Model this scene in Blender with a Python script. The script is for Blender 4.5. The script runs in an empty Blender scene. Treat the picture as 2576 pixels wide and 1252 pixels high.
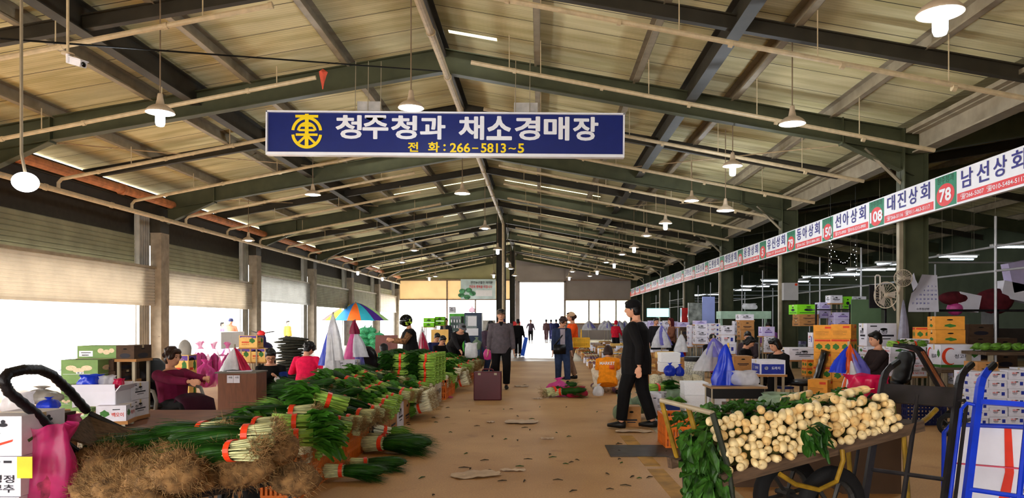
import bpy, math, random
from mathutils import Vector, Matrix, Euler
random.seed(11)
R = math.radians
PI = math.pi
S = bpy.context.scene
COL = S.collection

# ------------------------------------------------------------------ camera
FPX, U0, V0, EYE = 1860.0, 1360.0, 810.0, 1.45      # focal length in px of the 2576x1252 frame, vanishing point, eye height
cd = bpy.data.cameras.new('camera')
cam = bpy.data.objects.new('camera', cd); COL.objects.link(cam)
cam.location = (0, 0, EYE); cam.rotation_euler = (PI/2, 0, 0)
cd.sensor_width = 36.0; cd.lens = FPX/2576*36.0
cd.shift_x = -(U0-1288)/2576.0
cd.shift_y = (V0-626)/2576.0
cd.clip_end = 400; cd.clip_start = .05
S.camera = cam

# ------------------------------------------------------------------ daylight and exposure
S.view_settings.view_transform = 'Standard'
S.view_settings.look = 'None'
S.view_settings.gamma = 1.0
S.view_settings.use_curve_mapping = False
S.view_settings.exposure = 0.9
wd = bpy.data.worlds.new('overcast_sky'); S.world = wd; wd.use_nodes = True
bg = wd.node_tree.nodes['Background']
bg.inputs[0].default_value = (1.0, .985, .96, 1); bg.inputs[1].default_value = 7.5
S.cycles.max_bounces = 7; S.cycles.diffuse_bounces = 4; S.cycles.glossy_bounces = 2
S.cycles.transmission_bounces = 4; S.cycles.transparent_max_bounces = 6
S.cycles.caustics_reflective = False; S.cycles.caustics_refractive = False
S.cycles.sample_clamp_indirect = 6.0
S.cycles.use_denoising = True

def portal(name, loc, rot, sx, sy):                  # sampling aid in a real opening, adds no light of its own
    l = bpy.data.lights.new(name, 'AREA'); l.shape = 'RECTANGLE'; l.size = sx; l.size_y = sy
    l.cycles.is_portal = True
    o = bpy.data.objects.new(name, l); COL.objects.link(o); o.location = loc; o.rotation_euler = rot
    return o

# ------------------------------------------------------------------ helpers
def at(u, v, Y): return ((u-U0)/FPX*Y, Y, EYE+(V0-v)/FPX*Y)
def gy(v): return EYE*FPX/(v-V0)
def gnd(u, v):
    Y = gy(v); return ((u-U0)/FPX*Y, Y, 0.0)

MATS = {}
def M(name, col=(.5,.5,.5), rough=.7, metal=0., var=.12, scale=6., bump=0., trans=0., emit=0., stretch=(1,1,1), alpha=1., spec=.3):
    if name in MATS: return MATS[name]
    m = bpy.data.materials.new(name); m.use_nodes = True
    nt = m.node_tree; N = nt.nodes; L = nt.links
    p = N['Principled BSDF']
    p.inputs['Roughness'].default_value = rough; p.inputs['Metallic'].default_value = metal
    p.inputs['Specular IOR Level'].default_value = spec
    c = tuple(((x+.055)/1.055)**2.4 if x > .04045 else x/12.92 for x in col)
    if emit:
        p.inputs['Base Color'].default_value = (*c, 1)
        p.inputs['Emission Color'].default_value = (*c, 1); p.inputs['Emission Strength'].default_value = emit
    else:
        tc = N.new('ShaderNodeTexCoord'); mp = N.new('ShaderNodeMapping'); L.new(tc.outputs['Object'], mp.inputs[0])
        mp.inputs['Scale'].default_value = stretch
        nz = N.new('ShaderNodeTexNoise'); nz.inputs['Scale'].default_value = scale; nz.inputs['Detail'].default_value = 4
        L.new(mp.outputs[0], nz.inputs['Vector'])
        rp = N.new('ShaderNodeValToRGB')
        rp.color_ramp.elements[0].position = .3; rp.color_ramp.elements[1].position = .72
        rp.color_ramp.elements[0].color = (*[max(0, x*(1-2*var)) for x in c], 1)
        rp.color_ramp.elements[1].color = (*[min(1, x*(1+var)) for x in c], 1)
        L.new(nz.outputs['Fac'], rp.inputs[0]); L.new(rp.outputs[0], p.inputs['Base Color'])
        if bump:
            b = N.new('ShaderNodeBump'); b.inputs['Strength'].default_value = bump; b.inputs['Distance'].default_value = .02
            L.new(nz.outputs['Fac'], b.inputs['Height']); L.new(b.outputs[0], p.inputs['Normal'])
        if trans or alpha < 1:
            out = N['Material Output']; sh = p.outputs[0]
            if trans:
                t = N.new('ShaderNodeBsdfTranslucent'); L.new(rp.outputs[0], t.inputs[0])
                mx = N.new('ShaderNodeMixShader'); mx.inputs[0].default_value = trans
                L.new(sh, mx.inputs[1]); L.new(t.outputs[0], mx.inputs[2]); sh = mx.outputs[0]
            if alpha < 1:
                t = N.new('ShaderNodeBsdfTransparent')
                mx = N.new('ShaderNodeMixShader'); mx.inputs[0].default_value = alpha
                L.new(t.outputs[0], mx.inputs[1]); L.new(sh, mx.inputs[2]); sh = mx.outputs[0]
            L.new(sh, out.inputs[0])
    MATS[name] = m
    return m

class MB:
    def __init__(s): s.v = []; s.f = []; s.m = []; s.k = 0
    def mi(s, k): s.k = k; return s
    def add(s, vs, fs):
        o = len(s.v); s.v.extend([tuple(p) for p in vs])
        s.f.extend([tuple(i+o for i in f) for f in fs]); s.m.extend([s.k]*len(fs))
        return s
    def hexa(s, p):   # 8 points: bottom 4 ccw, top 4 ccw
        return s.add(p, [(0,3,2,1),(4,5,6,7),(0,1,5,4),(1,2,6,5),(2,3,7,6),(3,0,4,7)])
    def box(s, c, d, rot=None):
        x, y, z = d[0]/2, d[1]/2, d[2]/2
        p = [(-x,-y,-z),(x,-y,-z),(x,y,-z),(-x,y,-z),(-x,-y,z),(x,-y,z),(x,y,z),(-x,y,z)]
        if rot is not None:
            if not isinstance(rot, Matrix): rot = Euler(rot).to_matrix()
            p = [rot @ Vector(q) for q in p]
        return s.hexa([(q[0]+c[0], q[1]+c[1], q[2]+c[2]) for q in p])
    def b2(s, a, b):  # corner to corner
        return s.box([(a[i]+b[i])/2 for i in range(3)], [abs(a[i]-b[i]) for i in range(3)])
    def ring_tube(s, rings, cap=True, closed=False):
        n = len(rings[0]); vs = [p for r in rings for p in r]; fs = []
        m = len(rings)
        for i in range(m if closed else m-1):
            for j in range(n):
                a = i*n+j; b = i*n+(j+1) % n; i2 = (i+1) % m
                fs.append((a, b, i2*n+(j+1) % n, i2*n+j))
        if cap and not closed:
            fs.append(tuple(range(n-1, -1, -1))); fs.append(tuple((m-1)*n+j for j in range(n)))
        return s.add(vs, fs)
    def tube(s, pts, r, n=8, cap=True, closed=False, side=None):
        pts = [Vector(p) for p in pts]; m = len(pts)
        if not isinstance(r, (list, tuple)): r = [r]*m
        rings = []; up = None
        for i in range(m):
            if closed: t = pts[(i+1) % m]-pts[i-1]
            else: t = pts[min(i+1, m-1)]-pts[max(i-1, 0)]
            if t.length < 1e-9: t = Vector((0, 0, 1))
            t.normalize()
            if side is not None: a = Vector(side)
            elif up is None:
                a = Vector((0, 0, 1)) if abs(t.z) < .9 else Vector((1, 0, 0))
            else: a = up
            a = a-t*a.dot(t)
            if a.length < 1e-6: a = t.orthogonal()
            a.normalize(); up = a; b = t.cross(a)
            ri = r[i]; ra, rb = ri if isinstance(ri, (list, tuple)) else (ri, ri)
            rings.append([pts[i]+a*(ra*math.cos(2*PI*k/n))+b*(rb*math.sin(2*PI*k/n)) for k in range(n)])
        return s.ring_tube(rings, cap, closed)
    def cyl(s, a, b, r, n=12, r2=None): return s.tube([a, b], [r, r if r2 is None else r2], n)
    def ell(s, c, rad, rot=None, nu=12, nv=8):
        rings = []
        for i in range(nv+1):
            t = PI*(i+.0)/nv; t = min(max(t, .08), PI-.08)
            rings.append([Vector((rad[0]*math.sin(t)*math.cos(2*PI*k/nu), rad[1]*math.sin(t)*math.sin(2*PI*k/nu), -rad[2]*math.cos(t))) for k in range(nu)])
        if rot is not None: rings = [[rot @ p for p in r] for r in rings]
        c = Vector(c)
        return s.ring_tube([[p+c for p in r] for r in rings])
    def lathe(s, prof, c=(0,0,0), n=16, cap=True, wob=None, rot=None):
        c = Vector(c); rings = []
        for i, (r, z) in enumerate(prof):
            q = []
            for k in range(n):
                a = 2*PI*k/n; rr = r*(1 if wob is None else wob(a, i))
                p = Vector((rr*math.cos(a), rr*math.sin(a), z))
                if rot is not None: p = rot @ p
                q.append(p+c)
            rings.append(q)
        return s.ring_tube(rings, cap)
    def poly(s, pts, d, th=.0):  # flat polygon, optional thickness along vector d
        n = len(pts)
        if not th: return s.add(pts, [tuple(range(n))])
        d = Vector(d)*th; b = [Vector(p)+d for p in pts]
        return s.add(list(pts)+b, [tuple(range(n-1, -1, -1)), tuple(range(n, 2*n))]+[(i, (i+1) % n, n+(i+1) % n, n+i) for i in range(n)])
    def mesh(s, name, mats, smooth=False):
        me = bpy.data.meshes.new(name)
        me.from_pydata([tuple(p) for p in s.v], [], s.f)
        if not isinstance(mats, (list, tuple)): mats = [mats]
        for m in mats: me.materials.append(m)
        if len(mats) > 1: me.polygons.foreach_set('material_index', s.m)
        if smooth: me.polygons.foreach_set('use_smooth', [True]*len(s.f))
        me.update()
        return me
    def build(s, name, mats, parent=None, smooth=False, loc=(0,0,0), rot=(0,0,0)):
        return link(name, s.mesh(name, mats, smooth), parent, loc, rot)

def link(name, me, parent=None, loc=(0,0,0), rot=(0,0,0), scale=None):
    o = bpy.data.objects.new(name, me); COL.objects.link(o)
    o.location = loc; o.rotation_euler = rot
    if scale: o.scale = scale
    if parent: o.parent = parent
    return o
def tag(o, label, cat, group=None, kind=None):
    o['label'] = label; o['category'] = cat
    if group: o['group'] = group
    if kind: o['kind'] = kind
    return o
def thing(name, label, cat, loc=(0,0,0), rz=0, group=None, rot=None):
    o = bpy.data.objects.new(name, None); COL.objects.link(o); o.empty_display_size = .1
    o.location = loc; o.rotation_euler = rot if rot else (0, 0, rz)
    return tag(o, label, cat, group)
def dup(o, loc=None, rot=None, label=None, group=None, scale=None, parent=None):
    c = o.copy(); COL.objects.link(c)
    if parent is not None: c.parent = parent
    if loc is not None: c.location = loc
    if rot is not None: c.rotation_euler = rot
    if scale is not None: c.scale = scale if isinstance(scale, (tuple, list)) else (scale,)*3
    if label: c['label'] = label
    if group: c['group'] = group
    for ch in KIDS(o): dup(ch, parent=c)
    return c
_k = {}
def KIDS(o):
    if o.name not in _k: _k[o.name] = list(o.children)
    return _k[o.name]
def struct(name, mb, mats, smooth=False):
    o = mb.build(name, mats, smooth=smooth); o['kind'] = 'structure'; return o

_txt = {}
def text_mesh(s, bold=.012, mat=None, key=None):
    k = (s, bold, mat.name if mat else None)
    if k in _txt: return _txt[k]
    cu = bpy.data.curves.new('text', 'FONT'); cu.body = s; cu.size = 1; cu.offset = min(bold, .010); cu.resolution_u = 3
    o = bpy.data.objects.new('text', cu); COL.objects.link(o)
    bpy.context.view_layer.update()
    dg = bpy.context.evaluated_depsgraph_get()
    me = bpy.data.meshes.new_from_object(o.evaluated_get(dg))
    bpy.data.objects.remove(o)
    xs = [v.co.x for v in me.vertices] or [0, 1]; ys = [v.co.y for v in me.vertices] or [0, 1]
    x0, x1, y0, y1 = min(xs), max(xs), min(ys), max(ys)
    for v in me.vertices:   # normalised to -.5...+.5, in the XZ plane, read from -Y
        v.co = ((v.co.x-(x0+x1)/2)/max(x1-x0, 1e-4), 0, (v.co.y-(y0+y1)/2)/max(y1-y0, 1e-4))
    if bold > .011:                                   # heavier strokes: shifted copies of the outline
        vs = [tuple(v.co) for v in me.vertices]; fs = [tuple(f.vertices) for f in me.polygons]; mb = MB()
        wx = max(x1-x0, 1e-4); wz = max(y1-y0, 1e-4); e = bold-.008
        for q, (a, b) in enumerate(((0, 0), (e, 0), (-e, 0), (0, e), (0, -e), (e*.7, e*.7), (-e*.7, -e*.7), (e*.7, -e*.7), (-e*.7, e*.7))):
            mb.add([(x+a/wx, -.0002*q, z+b/wz) for x, y, z in vs], fs)
        me = mb.mesh('text', [mat] if mat else [])
    me.materials.clear()
    if mat: me.materials.append(mat)
    _txt[k] = me
    return me
def text(s, w, h, loc, parent, mat, rz=0., bold=.012, name='lettering'):
    return link(name, text_mesh(s, bold, mat), parent, loc, (0, 0, rz), (w, 1, h))
# ------------------------------------------------------------------ the hall
BAY = 7.8; WL = -12.0; CR = 7.84; RX = -2.08; FAR = 62.5; BACK = -8.0; XR = 21.0
def zb(x):                                            # underside of the main rafters
    if x <= CR: return 6.7-.175*abs(x-RX)
    return zb(CR)+.175*(x-CR) if x < 14.8 else zb(14.7)-.175*(x-14.8)
steel = M('green_painted_steel', (.29,.30,.21), .55, 0, .12, 3, .05)
steel_d = M('dark_painted_steel', (.22,.20,.16), .6, 0, .15, 3)
galv = M('dusty_galvanised_steel', (.62,.57,.48), .5, .1, .12, 4)
pipe_m = M('cream_painted_pipe', (.80,.72,.58), .45, 0, .10, 9)
rust_m = M('orange_red_pipe', (.80,.52,.34), .6, 0, .2, 5)
panel = M('roof_panel', (.90,.86,.68), .8, 0, .10, .5, 0)
concrete = M('pillar_concrete', (.62,.57,.50), .85, 0, .15, 4, .2)

def roof_nodes():
    m = MATS['roof_panel']; nt = m.node_tree; N = nt.nodes; L = nt.links; p = N['Principled BSDF']
    base = p.inputs['Base Color'].links[0].from_socket
    tc = N.new('ShaderNodeTexCoord'); sx = N.new('ShaderNodeSeparateXYZ'); L.new(tc.outputs['Object'], sx.inputs[0])
    def line(sock, period, w, off=0.):
        a = N.new('ShaderNodeMath'); a.operation = 'ADD'; a.inputs[1].default_value = off; L.new(sock, a.inputs[0])
        d = N.new('ShaderNodeMath'); d.operation = 'DIVIDE'; d.inputs[1].default_value = period; L.new(a.outputs[0], d.inputs[0])
        f = N.new('ShaderNodeMath'); f.operation = 'FRACT'; L.new(d.outputs[0], f.inputs[0])
        g = N.new('ShaderNodeMath'); g.operation = 'LESS_THAN'; g.inputs[1].default_value = w/period; L.new(f.outputs[0], g.inputs[0])
        return g.outputs[0]
    seam = line(sx.outputs['Y'], 1.0, .022)
    mx = N.new('ShaderNodeMixRGB'); L.new(seam, mx.inputs[0]); L.new(base, mx.inputs[1]); mx.inputs[2].default_value = (.05, .045, .03, 1)
    # streaky water stains
    mp = N.new('ShaderNodeMapping'); L.new(tc.outputs['Object'], mp.inputs[0]); mp.inputs['Scale'].default_value = (.35, 3.0, .35)
    nz = N.new('ShaderNodeTexNoise'); nz.inputs['Scale'].default_value = 1.3; nz.inputs['Detail'].default_value = 6; L.new(mp.outputs[0], nz.inputs[0])
    rp = N.new('ShaderNodeValToRGB'); rp.color_ramp.elements[0].position = .36; rp.color_ramp.elements[1].position = .6
    rp.color_ramp.elements[0].color = (.68, .66, .52, 1); rp.color_ramp.elements[1].color = (1, 1, 1, 1); L.new(nz.outputs[0], rp.inputs[0])
    mu = N.new('ShaderNodeMixRGB'); mu.blend_type = 'MULTIPLY'; mu.inputs[0].default_value = .85; L.new(mx.outputs[0], mu.inputs[1]); L.new(rp.outputs[0], mu.inputs[2])
    L.new(mu.outputs[0], p.inputs['Base Color'])
    wv = N.new('ShaderNodeTexWave'); wv.bands_direction = 'Y'; wv.inputs['Scale'].default_value = 4.0; L.new(tc.outputs['Object'], wv.inputs[0])
    b = N.new('ShaderNodeBump'); b.inputs['Strength'].default_value = .25; b.inputs['Distance'].default_value = .02
    L.new(wv.outputs['Fac'], b.inputs['Height']); L.new(b.outputs[0], p.inputs['Normal'])
roof_nodes()

def floor_mat():
    m = bpy.data.materials.new('dusty_concrete_floor'); m.use_nodes = True; nt = m.node_tree; N = nt.nodes; L = nt.links; p = N['Principled BSDF']
    tc = N.new('ShaderNodeTexCoord')
    def noise(sc, det, st=(1,1,1)):
        mp = N.new('ShaderNodeMapping'); mp.inputs['Scale'].default_value = st; L.new(tc.outputs['Object'], mp.inputs[0])
        n = N.new('ShaderNodeTexNoise'); n.inputs['Scale'].default_value = sc; n.inputs['Detail'].default_value = det; L.new(mp.outputs[0], n.inputs[0]); return n.outputs[0]
    def ramp(s, a, b, ca, cb):
        r = N.new('ShaderNodeValToRGB'); r.color_ramp.elements[0].position = a; r.color_ramp.elements[1].position = b
        r.color_ramp.elements[0].color = (*ca, 1); r.color_ramp.elements[1].color = (*cb, 1); L.new(s, r.inputs[0]); return r.outputs[0]
    a = ramp(noise(.8, 6), .3, .7, (.44, .235, .085), (.60, .35, .15))
    g = ramp(noise(60, 2), .35, .7, (.85, .85, .85), (1.08, 1.08, 1.08))
    mu = N.new('ShaderNodeMixRGB'); mu.blend_type = 'MULTIPLY'; mu.inputs[0].default_value = 1; L.new(a, mu.inputs[1]); L.new(g, mu.inputs[2])
    d = ramp(noise(2.6, 8, (1, 1, 1)), .62, .74, (1, 1, 1), (.62, .55, .5))
    m2 = N.new('ShaderNodeMixRGB'); m2.blend_type = 'MULTIPLY'; m2.inputs[0].default_value = .7; L.new(mu.outputs[0], m2.inputs[1]); L.new(d, m2.inputs[2])
    # the far part by the end door is wet: greyer and glossier
    sp = N.new('ShaderNodeSeparateXYZ'); L.new(tc.outputs['Object'], sp.inputs[0])
    w = N.new('ShaderNodeMath'); w.operation = 'MULTIPLY_ADD'; w.inputs[1].default_value = 7; L.new(noise(.35, 3, (1, 1.6, 1)), w.inputs[0]); L.new(sp.outputs['Y'], w.inputs[2])
    mr = N.new('ShaderNodeMapRange'); mr.inputs[1].default_value = 31; mr.inputs[2].default_value = 33; L.new(w.outputs[0], mr.inputs[0])
    m3 = N.new('ShaderNodeMixRGB'); L.new(mr.outputs[0], m3.inputs[0]); L.new(m2.outputs[0], m3.inputs[1]); m3.inputs[2].default_value = (.27, .25, .23, 1)
    L.new(m3.outputs[0], p.inputs['Base Color'])
    r2 = N.new('ShaderNodeMapRange'); r2.inputs[3].default_value = .62; r2.inputs[4].default_value = .34; L.new(mr.outputs[0], r2.inputs[0]); L.new(r2.outputs[0], p.inputs['Roughness'])
    p.inputs['Specular IOR Level'].default_value = .35
    b = N.new('ShaderNodeBump'); b.inputs['Strength'].default_value = .25; b.inputs['Distance'].default_value = .01
    L.new(noise(3, 6), b.inputs['Height']); L.new(b.outputs[0], p.inputs['Normal'])
    return m
flo = floor_mat()
struct('floor', MB().b2((WL-.2, BACK, -.12), (XR, FAR, 0)), flo)
struct('ground', MB().b2((-90, -40, -.25), (60, 140, -.13)), M('pale_yard_concrete', (.85,.84,.82), .9))
yel = M('worn_yellow_paint', (.72,.53,.18), .7, 0, .22, 5); wht = M('worn_white_paint', (.74,.66,.52), .7, 0, .2, 5)
m = MB()
for a, b in ((5.9, 7.3), (7.45, 8.0), (8.35, 9.45)): m.hexa([(1.20-.02*a+.0, a, .0), (1.36-.02*a, a, 0), (1.36-.02*b, b, 0), (1.20-.02*b, b, 0), (1.20-.02*a, a, .003), (1.36-.02*a, a, .003), (1.36-.02*b, b, .003), (1.20-.02*b, b, .003)])
tag(m.build('yellow_floor_line', yel), 'worn yellow line painted along the right side of the aisle floor', 'floor marking')
tag(MB().b2((1.52, 5.0, 0), (1.68, 10.4, .003)).build('white_floor_line', wht), 'worn whitish line painted on the floor beside the yellow one', 'floor marking')

# roof sheets, one slab per half bay and slope with narrow light gaps above the frames
m = MB()
def slab(mb, x0, x1, y0, y1, dz, th):
    z0, z1 = zb(x0)+dz, zb(x1)+dz
    mb.hexa([(x0, y0, z0), (x1, y0, z1), (x1, y1, z1), (x0, y1, z0), (x0, y0, z0+th), (x1, y0, z1+th), (x1, y1, z1+th), (x0, y1, z0+th)])
gap = {2: [(-1.9, -.9)], 3: [(-6, -2.5)], 4: [(-6.5, -2.3), (-1.5, 2.5)], 5: [(-8, -3), (0, 4)], 6: [(-5, -2.2), (-1.5, 3)], 7: [(-7, -3), (-1, 4)]}
for x0, x1 in ((-12.6, RX), (RX, CR), (CR, 14.8), (14.8, XR)):
    y = BACK-1
    for k in range(-1, 9):
        y1 = k*BAY-.42 if k < 8 else FAR+.4
        slab(m, x0, x1, y, y1, .78, .06)
        if k < 8:
            cuts = sorted([g for g in gap.get(k, []) if g[0] >= x0 and g[1] <= x1]); xs = x0
            for g in cuts:
                if g[0] > xs: slab(m, xs, g[0], y1, y1+.16, .78, .06)
                xs = g[1]
            slab(m, xs, x1, y1, y1+.16, .78, .06)
        y = y1+.16
struct('ceiling', m, panel)

def ibeam(mb, P0, P1, d, w, tf=.02, tw=.014, up=(0,0,1)):   # I section hung below the line P0-P1
    P0, P1 = Vector(P0), Vector(P1); t = (P1-P0).normalized(); up = Vector(up); sd = t.cross(up).normalized(); n = sd.cross(t)
    def bar(z0, z1, hw):
        a = [(-hw, z0), (hw, z0), (hw, z1), (-hw, z1)]
        q = [P0+sd*x+n*z for x, z in a]+[P1+sd*x+n*z for x, z in a]
        mb.hexa([q[0], q[1], q[5], q[4], q[3], q[2], q[6], q[7]])
    bar(0, tf, w/2); bar(d-tf, d, w/2); bar(tf, d-tf, tw/2)
# main rafters
def rafter(y, d, w, x0, x1, off=0, m_=steel, name='rafter_beam'):
    mb = MB(); mb.mi(0)
    P0 = (x0, y, zb(x0)+off); P1 = (x1, y, zb(x1)+off)
    ibeam(mb, P0, P1, d, w); o = struct(name, mb, m_); return o
for k in range(0, 9):
    y = k*BAY
    if k == 8: y = FAR-.25
    rafter(y, .5, .2, WL+.2, RX); rafter(y, .5, .2, RX, CR); rafter(y, .5, .2, CR, 14.8); rafter(y, .5, .2, 14.8, XR)
    if k < 8:
        ym = y+BAY/2
        for a, b in ((WL, RX), (RX, CR), (CR, 14.8), (14.8, XR)): rafter(ym, .24, .12, a, b, .26, steel_d)
# purlins (C sections, one per row and slope run)
def purlin(x, lo=.5, hi=.78, w=.12, mt=galv, nm='purlin_beam'):
    mb = MB(); z = zb(x); s = -1 if x < RX else 1
    mb.b2((x-.004, BACK, z+lo), (x+.004, FAR, z+hi))
    mb.b2((x, BACK, z+lo), (x-s*w, FAR, z+lo+.006)); mb.b2((x, BACK, z+hi-.006), (x-s*w, FAR, z+hi))
    mb.b2((x-s*w-.003, BACK, z+lo), (x-s*w+.003, FAR, z+lo+.03))
    struct(nm, mb, mt)
for i in range(1, 5):
    purlin(RX-2.07*i); purlin(RX+2.07*i)
for x in (9.6, 11.4, 13.2, 14.8, 16.6, 18.4, 20.2): purlin(x)
mb = MB(); ibeam(mb, (RX, BACK, zb(RX)+.34), (RX, FAR, zb(RX)+.34), .34, .2); struct('ridge_beam', mb, steel_d)
for x in (RX-5.18, RX+5.18):
    mb = MB(); ibeam(mb, (x, BACK, zb(x)+.22), (x, FAR, zb(x)+.22), .46, .22); struct('girder_beam', mb, steel_d)
# valley gutter beam over the right hand columns
for k in range(0, 8):
    mb = MB(); ibeam(mb, (CR, k*BAY+.3, 4.95), (CR, (k+1)*BAY-.3, 4.95), .42, .3, .03)
    mb.b2((CR-.28, k*BAY+.3, 5.36), (CR+.28, (k+1)*BAY-.3, 5.44)); struct('gutter_beam', mb, galv)
# eave beam left
for k in range(0, 8):
    mb = MB(); ibeam(mb, (WL+.15, k*BAY, 4.72), (WL+.15, (k+1)*BAY, 4.72), .3, .14); struct('eave_beam', mb, steel_d)

# haunches: bolted end plates and brackets where rafters meet the columns, knee braces right
for k in range(0, 8):
    y = k*BAY; mb = MB()
    for s, xc in ((1, WL+.2), (-1, CR)):
        a = xc; b = xc+s*1.5
        za, zb_ = zb(a), zb(b)
        mb.hexa([(a, y-.01, za-.42), (b, y-.01, zb_-.0), (b, y+.01, zb_), (a, y+.01, za-.42), (a, y-.01, za+.05), (b, y-.01, zb_+.04), (b, y+.01, zb_+.04), (a, y+.01, za+.05)])
        mb.hexa([(a, y-.1, za-.44), (b, y-.1, zb_-.02), (b, y+.1, zb_-.02), (a, y+.1, za-.44), (a, y-.1, za-.42), (b, y-.1, zb_), (b, y+.1, zb_), (a, y+.1, za-.42)])
        for x_ in (b,): mb.box((x_, y, zb_+.24), (.03, .22, .56))
    struct('haunch_beam', mb, steel)
    mb = MB()
    mb.tube([(CR-.2, y, 4.35), (CR-1.0, y, zb(CR-1.0)-.02)], .04, 4)
    struct('knee_beam', mb, galv)

# right hand columns (I section, dark green) with a pale conduit
for k in range(0, 9):
    y = k*BAY if k < 8 else FAR-.3
    mb = MB(); w = .5
    mb.b2((CR-w/2, y-.18, 0), (CR-w/2+.02, y+.18, 5.5)); mb.b2((CR+w/2-.02, y-.18, 0), (CR+w/2, y+.18, 5.5)); mb.b2((CR-w/2, y-.008, 0), (CR+w/2, y+.008, 5.5))
    mb.b2((CR-.3, y-.24, 0), (CR+.3, y+.24, .02))
    struct('steel_column', mb, steel)
    mb = MB(); mb.b2((CR-w/2-.09, y-.14, 0), (CR-w/2-.005, y-.02, 3.75)); struct('conduit_trim', mb, galv)
# middle columns under the ridge
for k, w in ((5, .5), (7, .4)):
    y = k*BAY; mb = MB()
    mb.b2((RX-w/2, y-.2, 0), (RX-w/2+.03, y+.2, 6.7)); mb.b2((RX+w/2-.03, y-.2, 0), (RX+w/2, y+.2, 6.7)); mb.b2((RX-w/2, y-.01, 0), (RX+w/2, y+.01, 6.7))
    struct('middle_column', mb, steel_d)
# left columns: ribbed steel above, concrete pier below, standing just inside the wall
rib_w = M('ribbed_white_sheet', (.72,.71,.68), .5, 0, .12, 3)
for k in range(0, 9):
    y = k*BAY if k < 8 else FAR-.3
    mb = MB(); mb.b2((WL-.22, y-.25, 0), (WL+.12, y+.25, 4.25)); struct('concrete_pillar', mb, concrete)
    mb = MB(); mb.b2((WL-.3, y-.28, 4.25), (WL+.1, y+.28, 5.2))
    for i in range(7):
        mb.b2((WL+.1, y-.3-.09, 1.0), (WL+.14, y-.3-.05, 1.01))
    struct('pillar_head_trim', mb, steel_d)
    mb = MB()
    for i in range(5): mb.b2((WL-.30, y-.92+.13*i, 0.0), (WL-.2, y-.85+.13*i, 5.0))
    mb.b2((WL-.34, y-.95, 0), (WL-.3, y-.20, 5.0)); mb.b2((WL-.34, y+.2, 0), (WL-.3, y+.34, 5.0))
    struct('ribbed_trim', mb, rib_w)

# left wall: pairs of part-rolled shutters over open doorways
shut_a = M('cream_shutter', (.86,.83,.78), .6, 0, .05, 2, 0, trans=.36)
shut_b = M('grey_green_shutter', (.60,.59,.48), .7, 0, .10, 2, 0, trans=.12)
shut_c = M('white_shutter', (.84,.84,.83), .55, 0, .05, 2, 0, trans=.36)
def shutter(name, x, y0, y1, z0, z1, mt, slat=.085, dep=.02):
    mb = MB(); n = max(2, int((z1-z0)/slat)); prof = []
    for i in range(n):
        a = z0+(z1-z0)*i/n; h = (z1-z0)/n
        prof += [(x, a), (x+dep, a+h*.18), (x+dep, a+h*.82), (x, a+h*.93)]
    prof.append((x, z1))
    vs = [(p, y0, z) for p, z in prof]+[(p, y1, z) for p, z in prof]+[(p-.03, y0, z) for p, z in prof]+[(p-.03, y1, z) for p, z in prof]
    N = len(prof)
    fs = [(i, i+N, i+N+1, i+1) for i in range(N-1)]+[(i+2*N, i+2*N+1, i+3*N+1, i+3*N) for i in range(N-1)]
    mb.add(vs, fs); mb.b2((x-.04, y0, z0-.06), (x+.03, y1, z0+.01))
    return struct(name, mb, mt)
spec = {0: (2.02, 3.1, 4.1, shut_a), 1: (2.02, 3.1, 4.1, shut_a), 2: (2.02, 3.12, 4.1, shut_a), 3: (2.04, 3.05, 4.05, shut_a), 4: (2.40, 3.45, 4.1, shut_c), 5: (2.35, 3.45, 4.1, shut_b), 6: (2.3, 3.5, 4.1, shut_b), 7: (2.3, 3.55, 4.1, shut_a)}
nd = 1
for k in range(-1, 8):
    a, b, c, mt = spec[max(k, 0)]
    y0, y1 = k*BAY+.25, (k+1)*BAY-.25
    o = shutter('door_%d' % nd, WL-.1, y0, y1, a, b, mt, .085 if mt is not shut_c else .07); nd += 1
    mb = MB(); mb.b2((WL-.14, y0, b), (WL-.02, y1, b+.07)); mb.build('header_rail', galv, o)
    shutter('wall_left', WL-.35, y0, y1, b-.05, c, shut_b, .12)
    portal('opening_left', (WL-.5, (y0+y1)/2, a/2+.02), (0, -PI/2, 0), a-.05, y1-y0)
struct('wall_left', MB().b2((WL-.55, BACK, 3.9), (WL-.5, FAR, 5.6)), M('dark_upper_cladding', (.22,.19,.16), .9))
# right hall shell
green_w = M('dull_green_cladding', (.29,.33,.26), .8, 0, .12, 1.2)
struct('wall_right', MB().b2((XR, BACK, 0), (XR+.1, FAR, 6.2)), green_w)
struct('wall_right', MB().b2((CR+.1, FAR-.12, 0), (XR, FAR, 7.0)), green_w)
m = MB()                                             # unseen wall behind the photographer: two wide doorways sized for the light let in
dk = M('back_wall_cladding', (.55,.53,.46), .8)
m.b2((-12.6, BACK-.1, 4.4), (XR, BACK, 7.6)); m.b2((8.5, BACK-.1, 0), (XR, BACK, 4.4)); m.b2((-12.6, BACK-.1, 0), (-11.5, BACK, 4.4)); m.b2((-2.6, BACK-.1, 0), (-1.6, BACK, 4.4)); m.b2((3.6, BACK-.1, 0), (8.5, BACK, 4.4)); m.b2((-1.6, BACK-.1, 3.2), (3.6, BACK, 4.4))
struct('wall_back', m, dk)
portal('opening_back', (-7.05, BACK-.05, 2.2), (PI/2, 0, 0), 8.8, 4.3)
portal('opening_back', (1.0, BACK-.05, 1.6), (PI/2, 0, 0), 5.2, 3.2)
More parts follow.
